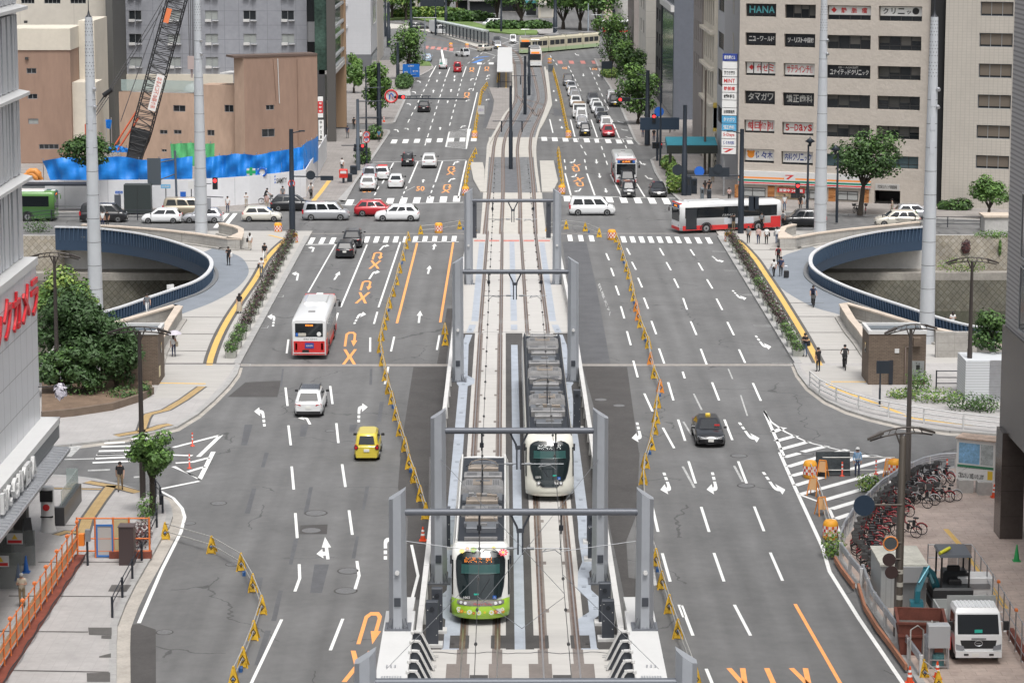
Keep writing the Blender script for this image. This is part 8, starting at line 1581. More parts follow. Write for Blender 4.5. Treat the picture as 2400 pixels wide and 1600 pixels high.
p_=g('G',205,635,.15);o=empty('leaning_board',p_,R(30),'slim dark A board standing under the store canopy','board');b=MB();b.loft([[(-.25,0,0),(.25,0,0),(.25,.04,0),(-.25,.04,0)],[(-.2,.35,1.4),(.2,.35,1.4),(.2,.39,1.4),(-.2,.39,1.4)]]);b.build('board_face',TRIM,o);b=MB();b.loft([[(-.22,.8,0),(.22,.8,0),(.22,.84,0),(-.22,.84,0)],[(-.2,.36,1.4),(.2,.36,1.4),(.2,.4,1.4),(-.2,.4,1.4)]]);b.build('board_back',WFRAME,o)
p_=gr(338,1166,.15);o=empty('crossing_sign',(p_.x,p_.y-.3,.15),0,'blue triangular crossing sign in front of the left lamp','sign');z=a('D',985,1495,p_.y).z-.15;b=MB();b.poly([(-.02,-.25,z-.42),(.86,-.25,z-.42),(.42,-.25,z+.42)]);b.poly([(-.02,-.22,z-.42),(.42,-.22,z+.42),(.86,-.22,z-.42)]);e=b.build('sign_plate',mat('crossing_blue',(.05,.25,.60),.45),o);b=MB();b.tube([(.42,-.27,z+.1),(.42,-.27,z-.12),(.30,-.27,z-.34)],.03,5);b.tube([(.42,-.27,z-.12),(.54,-.27,z-.34)],.03,5);b.disc((.42,-.26,z+.18),(0,-1,0),.06,.02,10);b.build('walking_figure',WHITEP,e);b=MB();b.tube([(.42,-.2,0),(.42,-.2,z+.3)],.04,6);b.build('sign_post',LB,o)
b=MB();p_=a('D',265,1085,127.3);o=empty('flag_pole',p_,0,'small white cloth on a short rod sticking out of the white store wall','flag');b.tube([(-1.0,0,-.1),(1.6,0,0)],.03,6);b.build('rod',BLACKM,o);b=MB();leaves(b,(1.1,0,-.3),.35,.2,.45,60,.2,[0]);b.build('cloth',[mat('cloth_pale',(.60,.58,.64),.8)],o)
p_=g('F',2000,1560,.15);o=empty('information_board',g('I',1990,260,.15),0,'large white site information board with pictures on concrete feet','information board');Pb=o.location;A_,B_=a('I',1860,175,Pb.y)-Pb,a('F',2105,1440,Pb.y)-Pb;zA,zB=A_.z,B_.z;x0,x1=A_.x,B_.x;y1_=-1.0
FI=Face((x0,0),(x1,y1_));sl_=lambda u0,u1,z0,z1,o0,o1,nm,m_,par=o:slab(FI,FI.L*u0,FI.L*u1,zA+(zB-zA)*z0,zA+(zB-zA)*z1,o0,o1).build(nm,m_,par)
bd_=sl_(0,1,0,1,-.12,0,'board_face',wht);sl_(.06,.60,.40,.90,0,.02,'picture_panel',mat('picture_blue',(.22,.42,.62),.5,var=.4,scale=1.2),bd_);sl_(.63,.95,.40,.90,0,.02,'picture_panel',mat('picture_grey',(.42,.46,.46),.5,var=.4,scale=2),bd_);sl_(.03,.97,.30,.36,0,.02,'green_strip',mat('strip_green',(.05,.22,.12),.5),bd_)
t=MB();lettering(t,'工事中大変御迷惑をおかけしています',FI(FI.L*.06,zA+(zB-zA)*.16,.02),FI.d*FI.L*.72,V3((0,0,.34)),.03);lettering(t,'ご協力よろしくお願いいたします',FI(FI.L*.06,zA+(zB-zA)*.03,.02),FI.d*FI.L*.66,V3((0,0,.32)),.03);t.build('board_lettering',blk,bd_);sl_(.82,.95,.05,.26,0,.02,'yellow_emblem',PLATEY,bd_)
sl_(-.02,1.02,1,1.03,-1.2,.15,'board_roof',mat('roof_rusty',(.50,.38,.30),.8,var=.3,scale=2));sl_(1.0,1.25,-.45,1.0,-1.2,-.1,'side_panel',WHITEP)
for u in(.25,.75):b=MB();c=FI(FI.L*u,0);b.cbox((c.x,c.y+.1,0),.8,.8,max(.3,zA));b.build('concrete_foot',CONC,o)
p_=g('F',2085,1190,.15);o=empty('louvre_tank',p_,0,'white louvred plant enclosure with a tree growing above it','enclosure');h_=a('F',2085,930,p_.y).z;b=MB();b.box(-1.6,1.5,0,3,0,h_);b.build('white_wall',mat('tank_white',(.60,.62,.64),.5,extra=joints(0,.18,.05,(3,2),.7)),o);b=MB()
for i in range(20):b.box(.0,1.52,-.05,.0,.2+i*h_/21,.2+i*h_/21+.09)
b.build('louvres',GALV,o)
o,Pb,Pq=pole('F',1340,1225,1345,950,.07,'black post with a square dark sign seen from behind by the right fence','sign_pole','sign pole');c=Pq(1362,958);b=MB();b.box(c.x-.42,c.x+.42,-.06,0,c.z-.42,c.z+.42);b.build('sign_back',NAVYD,o)
p_=g('I',1022,160);o=empty('reflective_sheet',p_,0,'dark shiny sheet standing on a frame in the right hatching','panel');h_=a('I',1022,8,p_.y).z;b=MB();b.loft([[(-.95,0,.1),(.95,0,.1),(.95,.04,.1),(-.95,.04,.1)],[(-.9,.5,h_),(.98,.5,h_),(.98,.54,h_),(-.9,.54,h_)]]);b.build('sheet',mat('sheet_dark',(.07,.08,.085),.12,.4,var=.3,scale=1.2),o);b=MB();b.tube([(-.97,0,0),(-.92,.5,h_)],.035,5);b.tube([(.97,0,0),(1.0,.5,h_)],.035,5);b.tube([(-1,0,.08),(1,0,.08)],.035,5);b.build('sheet_frame',TRIM,o)
o=empty('barrier_pipes',(0,0,0),0,'steel pipe rails closing off the right hatching','barrier');b=MB()
for z in(.35,1.1):b.tube([g('I',950,160)+V3((0,0,z)),g('I',1440,158)+V3((0,0,z))],.03,6);
b.build('cross_pipe',PIPE,o);b=MB()
for z in(.3,.9):b.tube([g('I',866,170)+V3((0,0,z)),g('I',930,330)+V3((0,0,z)),g('I',1005,585)+V3((0,0,z))],.03,6)
b.build('side_pipe',PIPE,o)
for k,x,y,lb in(('I',890,290,'orange folding stand farther from the camera in the hatching'),('I',945,425,'orange folding stand nearer the camera in the hatching'),('I',952,168,'orange stand at the left end of the mirror sheet'),('I',1405,160,'orange stand beside the right drum of the hatching')):
 p_=g(k,x,y);o=empty('folding_stand',p_,R(random.uniform(-30,30)),lb,'stand');b=MB()
 for s in(-1,1):b.tube([(-.28,s*.3,0),(-.2,0,1.0)],.035,5);b.tube([(.28,s*.3,0),(.2,0,1.0)],.035,5)
 b.tube([(-.2,0,1.0),(.2,0,1.0)],.035,5);b.build('stand_frame',BO,o);b=MB();b.loft([[(-.22,-.2,.35),(.22,-.2,.35),(.22,-.17,.35),(-.22,-.17,.35)],[(-.2,-.02,.95),(.2,-.02,.95),(.2,.01,.95),(-.2,.01,.95)]]);b.build('stand_board',mat('board_tan',(.55,.33,.16),.7),o)
p_=g('I',1500,1055,.15);o=empty('shutter_shed',p_,0,'grey steel shed with a roller shutter in the work yard','shed');A_,B_=a('I',1345,1050,p_.y)-p_,a('I',1655,1050,p_.y)-p_;h_=a('I',1500,770,p_.y).z-.15;b=MB();b.box(A_.x,B_.x,0,3.2,0,h_);b.build('shed_body',mat('shed_grey',(.40,.42,.42),.5,.2,var=.06,extra=joints(.25,0,.04,(3,1),.8)),o)
b=MB();b.box(A_.x+.85,B_.x-.05,-.04,0,.1,h_-.75)
for i in range(26):b.box(A_.x+.86,B_.x-.06,-.06,-.04,.15+i*(h_-.95)/26,.15+i*(h_-.95)/26+.05)
b.build('roller_shutter',mat('shutter_grey',(.33,.35,.36),.45,.4),o);b=MB();b.box(A_.x+.7,B_.x+.02,-.25,0,h_-.75,h_);b.build('shutter_box',mat('shutter_box',(.42,.43,.44),.45,.3),o);b=MB();b.box(A_.x-.05,B_.x+.05,-.1,3.3,h_,h_+.08);b.build('shed_roof',mat('shed_roof',(.50,.49,.43),.7,var=.2,scale=1),o)
p_=g('I',1625,1385,.15);o=empty('skip_container',p_,R(-6),'rust red open skip in the work yard','skip');b=MB();W_,D_,h_=1.05,2.3,1.45
ro=[(-W_,0),(W_,0),(W_,D_),(-W_,D_)];b.loft([[(x*.88,y*.9+.1,0)for x,y in ro],[(x,y,h_)for x,y in ro]],cap=False);b.loft([[(x*.86,y*.86+.15,.15)for x,y in ro],[(x*.94,y*.94+.07,h_)for x,y in ro]],cap=False);b.poly([(x*.86,y*.86+.15,.2)for x,y in ro]);b.build('skip_body',RUST,o);b=MB();b.wall([(x,y)for x,y in ro],.12,h_-.02,h_+.08,True);b.wall([(x*.95,y*.96+.03)for x,y in ro],.1,.85,.95,True);b.build('skip_rim',RUST,o);b=MB();b.poly([(x*.85,y*.85+.15,1.0)for x,y in ro]);b.build('skip_load',mat('debris',(.12,.11,.10),.9,var=.4,scale=4),o)
p_=g('I',1742,1475,.15);o=empty('control_box',p_,0,'light grey control box on a steel stand in front of the skip','control box');b=MB();b.cbox((0,.3,.95),.95,.55,1.0,0,.02);b.build('box_body',mat('box_light_grey',(.40,.41,.42),.45),o);b=MB()
for sx in(-.42,.42):
 for sy in(.08,.52):b.bar((sx,sy,0),(sx,sy,.95),.06)
b.bar((-.42,.08,.4),(.42,.08,.4),.05);b.bar((-.42,.08,.1),(.42,.08,.1),.05);b.build('box_stand',GALV,o);b=MB();b.cbox((.0,.3,.12),.5,.35,.5);b.build('stand_machinery',mat('machine_teal',(.06,.16,.17),.6,var=.4,scale=6),o)
b=MB();p_=g('I',1675,1470,.15);b.lathe((p_.x,p_.y+.3,.15),[(.28,0),(.3,.3),(.27,1.2),(.2,1.45)],12);tag(b.build('wrapped_cylinder',mat('foil_grey',(.30,.31,.33),.3,.6,bump=.8,bscale=14)),'grey foil wrapped cylinder between skip and control box','cylinder')
b=MB();p_=g('I',1650,1490,.15);b.tube([(p_.x-.6,p_.y+.4,.2),(p_.x-.6,p_.y+.4,1.9),(p_.x-.3,p_.y+.4,2.1),(p_.x-.05,p_.y+.4,1.9),(p_.x-.05,p_.y+.2,.5)],.035,6);b.tube([(p_.x+.2,p_.y+.6,1.2),(p_.x+.4,p_.y+.8,2.2),(p_.x+.7,p_.y+.9,2.0),(p_.x+.3,p_.y+1.0,.6)],.045,6);tag(b.build('hoses',mat('hose_grey',(.33,.32,.30),.5)),'grey hoses looping over the front of the skip','hose')
p_=g('I',2010,1440,.15);o=empty('tipper_truck',p_,0,'white tipper truck facing the camera in the work yard','truck');Y=lambda y:y;hw=1.03
b=MB();b.smooth=False;b.loft([[(-hw*.97,-.02,.42),(hw*.97,-.02,.42),(hw*.97,1.7,.42),(-hw*.97,1.7,.42)],[(-hw,.0,.75),(hw,.0,.75),(hw,1.7,.75),(-hw,1.7,.75)],[(-hw,.06,1.28),(hw,.06,1.28),(hw,1.7,1.28),(-hw,1.7,1.28)],[(-hw*.94,.42,2.2),(hw*.94,.42,2.2),(hw*.96,1.7,2.2),(-hw*.96,1.7,2.2)],[(-hw*.86,.60,2.38),(hw*.86,.60,2.38),(hw*.9,1.65,2.40),(-hw*.9,1.65,2.40)]]);b.build('cab',PAINT['white'],o)
b=MB()
for i in range(9):b.bar((-.72+i*.18,.62,2.40),(-.72+i*.18,1.6,2.42),.09,.04)
b.build('roof_ribs',PAINT['white'],o);gy_=lambda z:.06+(z-1.28)*.36/.92-.015
b=MB();b.poly([(-hw*.88,gy_(1.34),1.34),(hw*.88,gy_(1.34),1.34),(hw*.86,gy_(2.14),2.14),(-hw*.86,gy_(2.14),2.14)]);e=b.build('windscreen',CGLASS,o);b=MB();b.box(-.17,.17,gy_(1.46)-.03,gy_(1.46)-.01,1.4,1.54);b.build('green_card',MATS['card_green'],e)
b=MB();b.poly([(-.72,-.012,.72),(.72,-.012,.72),(.80,.035,1.08),(-.80,.035,1.08)]);e=b.build('grille',TRIM,o);b=MB();b.tube([(.17*math.cos(t),0.0,.95+.12*math.sin(t))for t in[i*.42 for i in range(16)]],.02,5);b.bar((-.1,0,.95),(.1,0,.95),.035,.02);b.build('maker_emblem',GALV,e);b=MB();b.box(-.32,.32,-.03,.0,1.14,1.18);b.build('step_slot',TRIM,o)
b=MB();b.box(-hw*.98,hw*.98,-.12,.05,.34,.62);b.build('front_bumper',PAINT['white'],o);b=MB();b.box(-.3,.0,-.14,-.12,.38,.54);b.build('number_plate',PLATE,o)
for s in(-1,1):
 b=MB();b.poly([(s*.98,-.03,.68),(s*.62,-.06,.66),(s*.66,-.04,.84),(s*1.0,.0,.92)]if s<0 else[(s*.62,-.06,.66),(s*.98,-.03,.68),(s*1.0,.0,.92),(s*.66,-.04,.84)]);b.build('headlight',mat('lamp_smoke',(.30,.32,.35),.15,.3),o);b=MB();b.tube([(s*hw,.3,1.9),(s*(hw+.2),.2,1.85),(s*(hw+.2),.2,1.7)],.025,5);b.cbox((s*(hw+.2),.2,1.5),.22,.1,.4,0,.02);b.build('mirror',TRIM,o)
 b=MB();P_=[(s*(hw+.01),.35,1.34),(s*(hw+.01),1.4,1.34),(s*(hw*.96+.01),1.4,2.1),(s*(hw*.95+.01),.62,2.1)];b.poly(P_ if s>0 else P_[::-1]);b.build('side_window',CGLASS,o);b=MB();b.box(s*.55-.1,s*.55+.1,-.14,-.1,.44,.52);b.build('fog_lamp',TRIM,o)
 for y in(.9,4.4):b=MB();b.tube([(s*(hw-.3),y,.4),(s*hw,y,.4)],.4,16);b.build('wheel',TYRE,o)
b=MB();b.box(-1.05,1.05,1.95,5.4,.75,.9)
for X0,X1,Y0,Y1,z1 in((-1.08,-1.0,1.95,5.4,1.35),(1.0,1.08,1.95,5.4,1.35),(-1.08,1.08,1.88,1.95,2.55),(-1.08,1.08,5.4,5.47,1.35)):b.box(X0,X1,Y0,Y1,.9,z1)
b.build('tipper_body',mat('tipper_grey',(.42,.43,.42),.5,.2),o);b=MB();b.box(-1.15,-1.07,.7,1.3,.45,1.0);b.build('red_flank_panel',REDM,o);b=MB();b.box(-1.0,1.0,1.0,5.3,.45,.7);b.build('chassis',TRIM,o)
EX=mat('digger_teal',(.012,.13,.17),.4,coat=.3);p_=g('I',1830,1075,.15);o=empty('mini_excavator',p_,0,'teal mini excavator with a canopy behind the truck','excavator');c=V3((0,.9,0))
for s in(-1,1):b=MB();b.loft([[(s*.75-.2,y,z)for y,z in((0,.1),(.1,.45),(2.1,.45),(2.2,.1),(1.9,0),(.3,0))],[(s*.75+.2,y,z)for y,z in((0,.1),(.1,.45),(2.1,.45),(2.2,.1),(1.9,0),(.3,0))]]);b.build('track',TRIM,o)
b=MB();b.cbox((.1,1.2,.5),1.9,1.9,.5,0,.1);b.cbox((.4,1.7,1.0),1.2,.8,.55,0,.1);b.build('upper_body',mat('digger_black',(.03,.033,.036),.5),o);b=MB();b.cbox((.3,1.1,1.0),.6,.55,.25,0,.05);b.cbox((.3,1.45,1.2),.6,.16,.6,0,.05);b.build('seat',TRIM,o)
b=MB()
for x,y in((-.45,.4),(.85,.4),(-.45,1.9),(.85,1.9)):b.tube([(x,y,.9),(x+.02,y+.05,2.5)],.045,6)
b.build('canopy_post',TRIM,o);b=MB();b.loft([[(-.55,.2,2.5),(.95,.2,2.5),(.95,2.05,2.55),(-.55,2.05,2.55)],[(-.5,.25,2.62),(.9,.25,2.62),(.9,2.0,2.68),(-.5,2.0,2.68)]]);b.build('canopy_roof',mat('canopy_slate',(.09,.10,.115),.5),o);b=MB();b.tube([(-.55,.4,2.66),(.0,.9,2.78)],.09,8);b.build('yellow_roll',mat('roll_yellow',(.60,.58,.05),.5),o)
b=MB();b.loft([[V3(p0)+V3((dx,0,dz))for dx,dz in((-.14,-.16),(.14,-.16),(.14,.16),(-.14,.16))]for p0 in((-.6,.6,.9),(-.95,.1,1.7),(-1.3,-.3,2.05))]);b.build('boom',EX,o);b=MB();b.loft([[V3(p0)+V3((dx,dy,0))for dx,dy in((-.12,-.14),(.12,-.14),(.12,.14),(-.12,.14))]for p0 in((-1.3,-.3,2.1),(-1.75,-.75,1.2),(-1.8,-.85,.7))]);b.build('dipper_arm',EX,o)
b=MB();b.tube([(-.9,.0,1.35),(-1.15,-.2,1.95)],.06,6);b.tube([(-1.15,-.3,2.25),(-1.7,-.75,1.55)],.06,6);b.build('hydraulic_ram',mat('ram_pale',(.18,.42,.50),.3,.4),o);b=MB();b.loft([[(-2.1,-.95,.7),(-1.5,-.95,.7),(-1.5,-.6,.75),(-2.1,-.6,.75)],[(-2.1,-1.1,.25),(-1.5,-1.1,.25),(-1.5,-.7,.1),(-2.1,-.7,.1)]]);b.build('bucket',EX,o)
p_=g('I',2000,1045,.15);o=empty('white_generator',(p_.x,p_.y+.3,.15),0,'white boxed generator behind the truck cab','generator');b=MB();b.cbox((0,.6,0),1.7,1.1,1.3,0,.05);b.build('generator_case',PAINT['white'],o);b=MB();b.box(-.7,.7,.02,.06,.75,1.0);b.build('vent_grille',WFRAME,o)
o=empty('yard_mesh_fence',(0,0,0),0,'scaffold tube fence with dark mesh round the work yard','fence');ps=P('I','1665,870 1800,868 1960,868 2085,1050 2190,1230 2290,1400 2380,1560',.15)
for i,p_ in enumerate(resample([V3((p_.x,p_.y,.15))for p_ in ps],1.5)):
 b=MB();b.tube([p_,p_+V3((0,0,1.85))],.03,6);b.tube([p_,p_+V3((.5,0,0))],.025,5)if i>4 else None;b.build('fence_post',GALV,o)
 if i%3==0 and i>3:b=MB();b.cbox(p_+V3((0,0,1.85)),.14,.14,.14,0,.04);b.build('post_lamp',ORF,o)
for z in(.5,1.15,1.8):b=MB();b.tube([V3((p_.x,p_.y,.15+z))for p_ in ps],.025,6);b.build('fence_rail',GALV,o)
mm_=mat('mesh_dark',(.05,.052,.05),.8,alpha=.6)
for i0 in(1,):b=MB();p0_,p1_=ps[1],ps[2];b.poly([(p0_.x,p0_.y,.9),(p1_.x-.7,p1_.y,.9),(p1_.x-.7,p1_.y,1.95),(p0_.x,p0_.y,1.95)]);b.poly([(p1_.x-.65,p1_.y-.02,.2),(p1_.x,p1_.y-.02,.2),(p1_.x,p1_.y-.02,1.95),(p1_.x-.65,p1_.y-.02,1.95)]);b.build('mesh_sheet',mm_,o)
b=MB();b.wall([(p_.x+.25,p_.y)for p_ in ps[4:]],.3,.15,.42);b.build('steel_base',MATS['base_rust'],o)
p_=g('I',1640,1520,.15);barrier_row([V3((p_.x,p_.y,0)),V3((p_.x+.35,p_.y-1.6,0))],'yellow barrier folded beside the guard rail end at the bottom right','yellow barriers by the work yard')
BARK=mat('bark',(.055,.045,.036),.9,var=.3,scale=4,bump=.5,bscale=12)
def tree(name,base,z0,z1,rx,ry,lb,mats_,seed,n=2600,size=.16,lean=(0,0),clumps=26,group=None,cat='tree',crown_x=0):
 """trunk and limbs under a crown of leaf clumps between the heights z0 and z1 (above the base)"""
 rnd=random.Random(seed);o=empty(name,base,0,lb,cat,group);rx*=1.3;ry*=1.3;z0-=(z1-z0)*.08;cz,rz=(z0+z1)/2,(z1-z0)/2*1.08;cx=V3((lean[0]+crown_x,lean[1],cz));t=MB();r0=.05+.022*z1
 fork=V3((lean[0]*.5,lean[1]*.5,z0*.85+.1));t.tube([(0,0,0),V3(fork)*.5+V3((rnd.uniform(-.05,.05),0,0)),fork],[r0*1.25,r0,r0*.85],8);cl=[]
 for i in range(clumps):
  while True:
   d=V3((rnd.uniform(-1,1),rnd.uniform(-1,1),rnd.uniform(-1,1)))
   if .12<d.length<1:break
  d=d*(.62+.38*rnd.random());w_=.85 if d.z>0 else 1.05;cl.append(cx+V3((d.x*rx*.80*w_,d.y*ry*.80*w_,d.z*rz*.80)))
 for c in cl[:9]:t.tube([fork,fork.lerp(c,.5)+V3((0,0,rz*.12)),c],[r0*.5,r0*.3,r0*.1],5)
 t.build('trunk',BARK,o);l=MB()
 for c in cl:
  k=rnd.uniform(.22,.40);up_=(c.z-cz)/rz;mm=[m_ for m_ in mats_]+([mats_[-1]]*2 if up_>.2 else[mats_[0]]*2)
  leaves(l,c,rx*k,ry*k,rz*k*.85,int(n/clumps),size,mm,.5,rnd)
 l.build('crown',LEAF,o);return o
pz=lambda k,x,y,z=.15:g(k,x,y,z)
tree('broadleaf_tree',V3((-29.6,166,.4)),1.4,6.7,2.8,2.6,'big dark green tree in the planting bed by the store',[0,0,0],21,10000,.17,clumps=44)
tree('broadleaf_tree',V3((-26.2,163.2,.4)),.5,5.4,1.7,1.7,'lower dark tree at the right end of the planting bed',[0,0,0],22,6000,.15,clumps=34)
tree('broadleaf_tree',V3((-31.2,172,.4)),3.2,7.5,2.3,2.2,'light green tree behind the big dark one by the store',[1,2,4],23,5500,.16,clumps=30);tree('broadleaf_tree',V3((-29.8,162,.4)),.2,3.4,1.7,1.5,'dense dark tree against the store corner',[0,0,0,1],24,4500,.15)
tree('broadleaf_tree',V3((-27.9,161.8,.4)),.1,3.6,1.6,1.4,'dark low tree in front, middle of the planting bed',[0,0,0],31,5000,.15)
p_=pz('G',1042,425);tree('young_street_tree',p_,2.2,5.2,1.25,1.2,'small bright green street tree at the left zebra corner',[1,1,2],25,2600,.12,clumps=20)
p_=pz('A',655,1425);tree('street_tree',p_,4.3,8.6,2.9,2.6,'spreading dark street tree in front of the blue tarpaulin',[0,0,1],26,3200,.2,lean=(-.6,0),clumps=24)
p_=pz('C',1205,1465);tree('street_tree',p_,3.8,9.2,3.7,3.2,'large dark tree in front of the beige corner building',[0,0,1],27,5200,.2,lean=(.6,0),clumps=34)
p_=pz('C',2085,1490);tree('street_tree',p_,1.4,5.4,2.0,1.8,'round green tree before the tiled building',[1,1,2],28,2800,.16)
tree('street_tree',pz('F',2110,1120)+V3((0,0,2.4)),.2,3.6,1.7,1.6,'green tree growing out of the louvred enclosure',[0,1,1],29,2200,.15)
for i,(x,y,zt_,w_,lb,cat)in enumerate(((265,820,8.9,2.6,'bright street tree nearest on the left avenue',0),(450,545,11.0,3.2,'darker street tree behind the blue direction sign',0),(85,640,6.5,1.7,'small tree by the white building on the left avenue',0),(2020,850,9.8,3.1,'street tree nearest on the right avenue',0),(1965,640,10.2,3.3,'second street tree on the right avenue',0),(1840,470,12.0,4.0,'third street tree on the right avenue, round crown',0),(1225,175,19,7.2,'big round tree before the far pale shops',0),(1060,165,17,6.5,'dark round tree left of the big far one',0),(1510,200,17,5.5,'dark tree beyond the long green tram',0),(1625,205,16,5.2,'bright tree beyond the long green tram',0),(1745,215,14,5.5,'broad low tree at the right beyond the tram',0),(345,130,15,6.0,'dark tree at the far left beyond the lawn',0),(440,140,12,5.2,'pale green tree at the far left beyond the lawn',4),(720,110,17,5.5,'dark tree behind the far black board',0),(500,60,16,6,'tall dark tree at the far left skyline',0))):
 p_=pz('B',x,y,0);tree('avenue_tree',p_,1.5 if i<6 else 3,zt_,w_,w_*.85,lb,[1,2,2]if i in(0,2,9)else[1,2,4]if cat==4 else[0,1,1,2],40+i,3400 if i<6 else 1800,.24 if i<6 else .45,clumps=24,group='avenue trees')
def shrub(p_,rx,ry,rz,lb,mats_,n=400,size=.1,seed=1,name='shrub',group=None):o=empty(name,p_,0,lb,'shrub',group);l=MB();leaves(l,(0,0,rz*.7),rx,ry,rz,n,size,mats_,.4,random.Random(seed));l.build('foliage',LEAF,o);l=MB();[l.tube([(0,0,0),(s*rx*.5,0,rz*.8)],.03,4)for s in(-1,0,1)];l.build('stems',BARK,o)
for i,(k,x,y,rx,ry,rz,lb,ms)in enumerate((('F',1600,1120,1.0,1.0,.9,'leafy shrub at the right foot of the right lift house',[1,2]),('F',1730,1195,1.9,1.2,.6,'loose green planting before the lift house',[1,2,4]),('F',1500,1170,1.2,.8,.45,'yellow green ground planting at the lamp foot',[1,4]),('F',1930,1250,1.5,1.0,.75,'clipped hedge left half before the white fence',[0,1]),('F',2060,1262,1.2,.9,.7,'clipped hedge right half before the white fence',[0,1]),('B',2225,1150,1.0,2.2,1.0,'green shrub by the right kerb beyond the junction',[1,2,4]),('B',2265,1225,1.0,2.0,1.2,'bright shrub by the right kerb next to the junction',[2,4]),('B',2280,1310,1.2,1.6,1.3,'feathery yellow green shrub at the right junction corner',[2,4]),('B',228,950,1.2,1.6,1.2,'round shrub on the left pavement beyond the junction',[0,1]),('B',145,1110,1.1,2.6,1.4,'tall green shrub beside the far left signal pole',[0,1]),('B',430,590,1.6,8,1.3,'hedge under the left avenue trees',[0,1]),('B',1830,520,1.8,6,.9,'grassy hedge under the right avenue trees',[1,4]),('C',1878,1432,1.6,.8,.8,'small hedge at the foot of the tiled building',[0,1]),('C',1778,1428,.7,.7,.6,'tiny shrub left of the small hedge',[0,1]),('I',1025,700,.7,.8,.8,'wild weeds beside the nearest crash drum',[1,2,4]),('I',1270,255,.8,.7,.6,'wild weeds along the guard rail curve',[1,4]),('G',1005,440,.55,1.6,.8,'green shrubs in the bed by the left railing',[1,2]),('G',960,620,.6,2.0,.7,'red leaved shrubs in the bed by the left railing',[3,3,5]),('D',985,1165,.5,.5,.7,'small shrub by the left lift house corner',[0,1]),('D',840,1185,1.2,.8,.6,'low shrub at the edge of the planting bed',[0,1]),('D',560,1170,1.6,1.0,1.3,'dark shrub filling the middle of the planting bed',[0,0,1]),('D',260,60,1.5,1.0,1.2,'scrub on the far river bank at the left',[0,1]),('F',2120,80,2.2,.6,.5,'vines along the top of the far right bank',[1,2]),('F',1900,300,2.6,.5,1.0,'weeds on the ledge of the far right bank',[1,4]),('B',880,150,6,3,1.6,'clipped hedge before the far shops',[0,1]),('B',1130,200,5,3,1.2,'low hedge below the far round trees',[0,1]),('B',1320,200,4,3,1.2,'low hedge right of the far round trees',[0,1]),('B',600,120,10,4,1.6,'long pale hedge at the far left',[1,4]))):
 z0=.1 if k!='D' or y>100 else-.3;p_=pz(k,x,y,z0);p_.z=-3.3 if 'ledge' in lb else p_.z
 if 'ledge' in lb:p_=gr(*q(k,x,y+15),-3.4)
 shrub(p_,rx,ry,rz,lb,ms,int(350+160*rx*ry),.09 if k in 'FGID' else .2 if y>300 else .6,70+i)
for i,(x0,y0,x1,y1,lb)in enumerate(((1895,85,1960,190,'brown dry creeper hanging on the far right bank'),(2150,90,2170,200,'thin green creeper on the far right bank'))):
 A_=a('F',x0,y0,YF-.7);B_=a('F',x1,y1,YF-1.0);o=empty('creeper',(A_+B_)/2,0,lb,'creeper');l=MB();leaves(l,(0,0,0),abs(B_.x-A_.x)/2,.15,abs(B_.z-A_.z)/2,260,.13,[5,3]if i==0 else[1,2],.0,random.Random(i));l.build('foliage',LEAF,o)
SKIN=mat('skin',(.46,.27,.19),.6);HAIR=mat('hair_dark',(.016,.012,.011),.6)
CL={n:mat('cloth_'+n,c,.85,var=.06,scale=4)for n,c in dict(black=(.018,.018,.020),white=(.66,.66,.65),grey=(.16,.17,.18),navy=(.03,.04,.085),beige=(.42,.36,.28),khaki=(.24,.18,.11),jeans=(.09,.13,.21),pink=(.50,.35,.33),red=(.36,.03,.05),yellow=(.62,.50,.03),lblue=(.26,.42,.62),green=(.06,.17,.08),teal=(.05,.16,.26),brown=(.12,.08,.055)).items()}
BASE=dict(pe=(0,0,.93),sp=(0,.01,1.14),ch=(0,.01,1.33),nk=(0,.01,1.47),hd=(0,.035,1.585),ht=(0,.03,1.67))
LIMB={'stand':dict(s=(.175,0,1.40),e=(.235,-.02,1.13),w=(.225,.05,.90),h=(.09,0,.88),k=(.095,.02,.48),a=(.10,-.01,.085),t=(.115,.15,.035))}
def skel(pose):
 L_={}
 for sd in(-1,1):
  d={n:V3((v[0]*sd,v[1],v[2]))for n,v in LIMB['stand'].items()}
  if pose in('walk','push'):
   f=sd;d['k']=V3((.09*sd,.05+.12*f,.49));d['a']=V3((.09*sd,-.02+.27*f,.085+(.05 if f<0 else 0)));d['t']=d['a']+V3((.01*sd,.15,-.05+(-.0 if f>0 else-.03)));d['e']=V3((.235*sd,-.02-.10*f,1.14));d['w']=V3((.22*sd,.05-.18*f,.93))
  if pose=='phone' and sd>0 or pose=='read':d['e']=V3((.23*sd,.03,1.14));d['w']=V3((.10*sd,.27,1.22))
  if pose=='photo':d['e']=V3((.25*sd,.20,1.33));d['w']=V3((.09*sd,.30,1.55))
  if pose=='point' and sd>0:d['e']=V3((.26,.22,1.40));d['w']=V3((.22,.46,1.46))
  if pose=='brolly' and sd<0:d['e']=V3((-.23,.06,1.14));d['w']=V3((-.17,.20,1.32))
  if pose=='cycle':d['s']=V3((.175*sd,.07,1.44));d['e']=V3((.25*sd,.22,1.20));d['w']=V3((.26*sd,.46,1.06));d['h']=V3((.09*sd,-.17,.93));d['k']=V3((.11*sd,.19,.78 if sd>0 else .60));d['a']=V3((.11*sd,.05,.36 if sd>0 else .16));d['t']=d['a']+V3((0,.14,-.05))
  L_[sd]=d
 b={n:V3(v)for n,v in BASE.items()}
 if pose=='cycle':b['pe']=V3((0,-.17,.96));b['sp']=V3((0,-.10,1.16));b['ch']=V3((0,.03,1.35));b['nk']=V3((0,.09,1.49));b['hd']=V3((0,.13,1.60));b['ht']=V3((0,.12,1.68))
 return b,L_
BODY={}
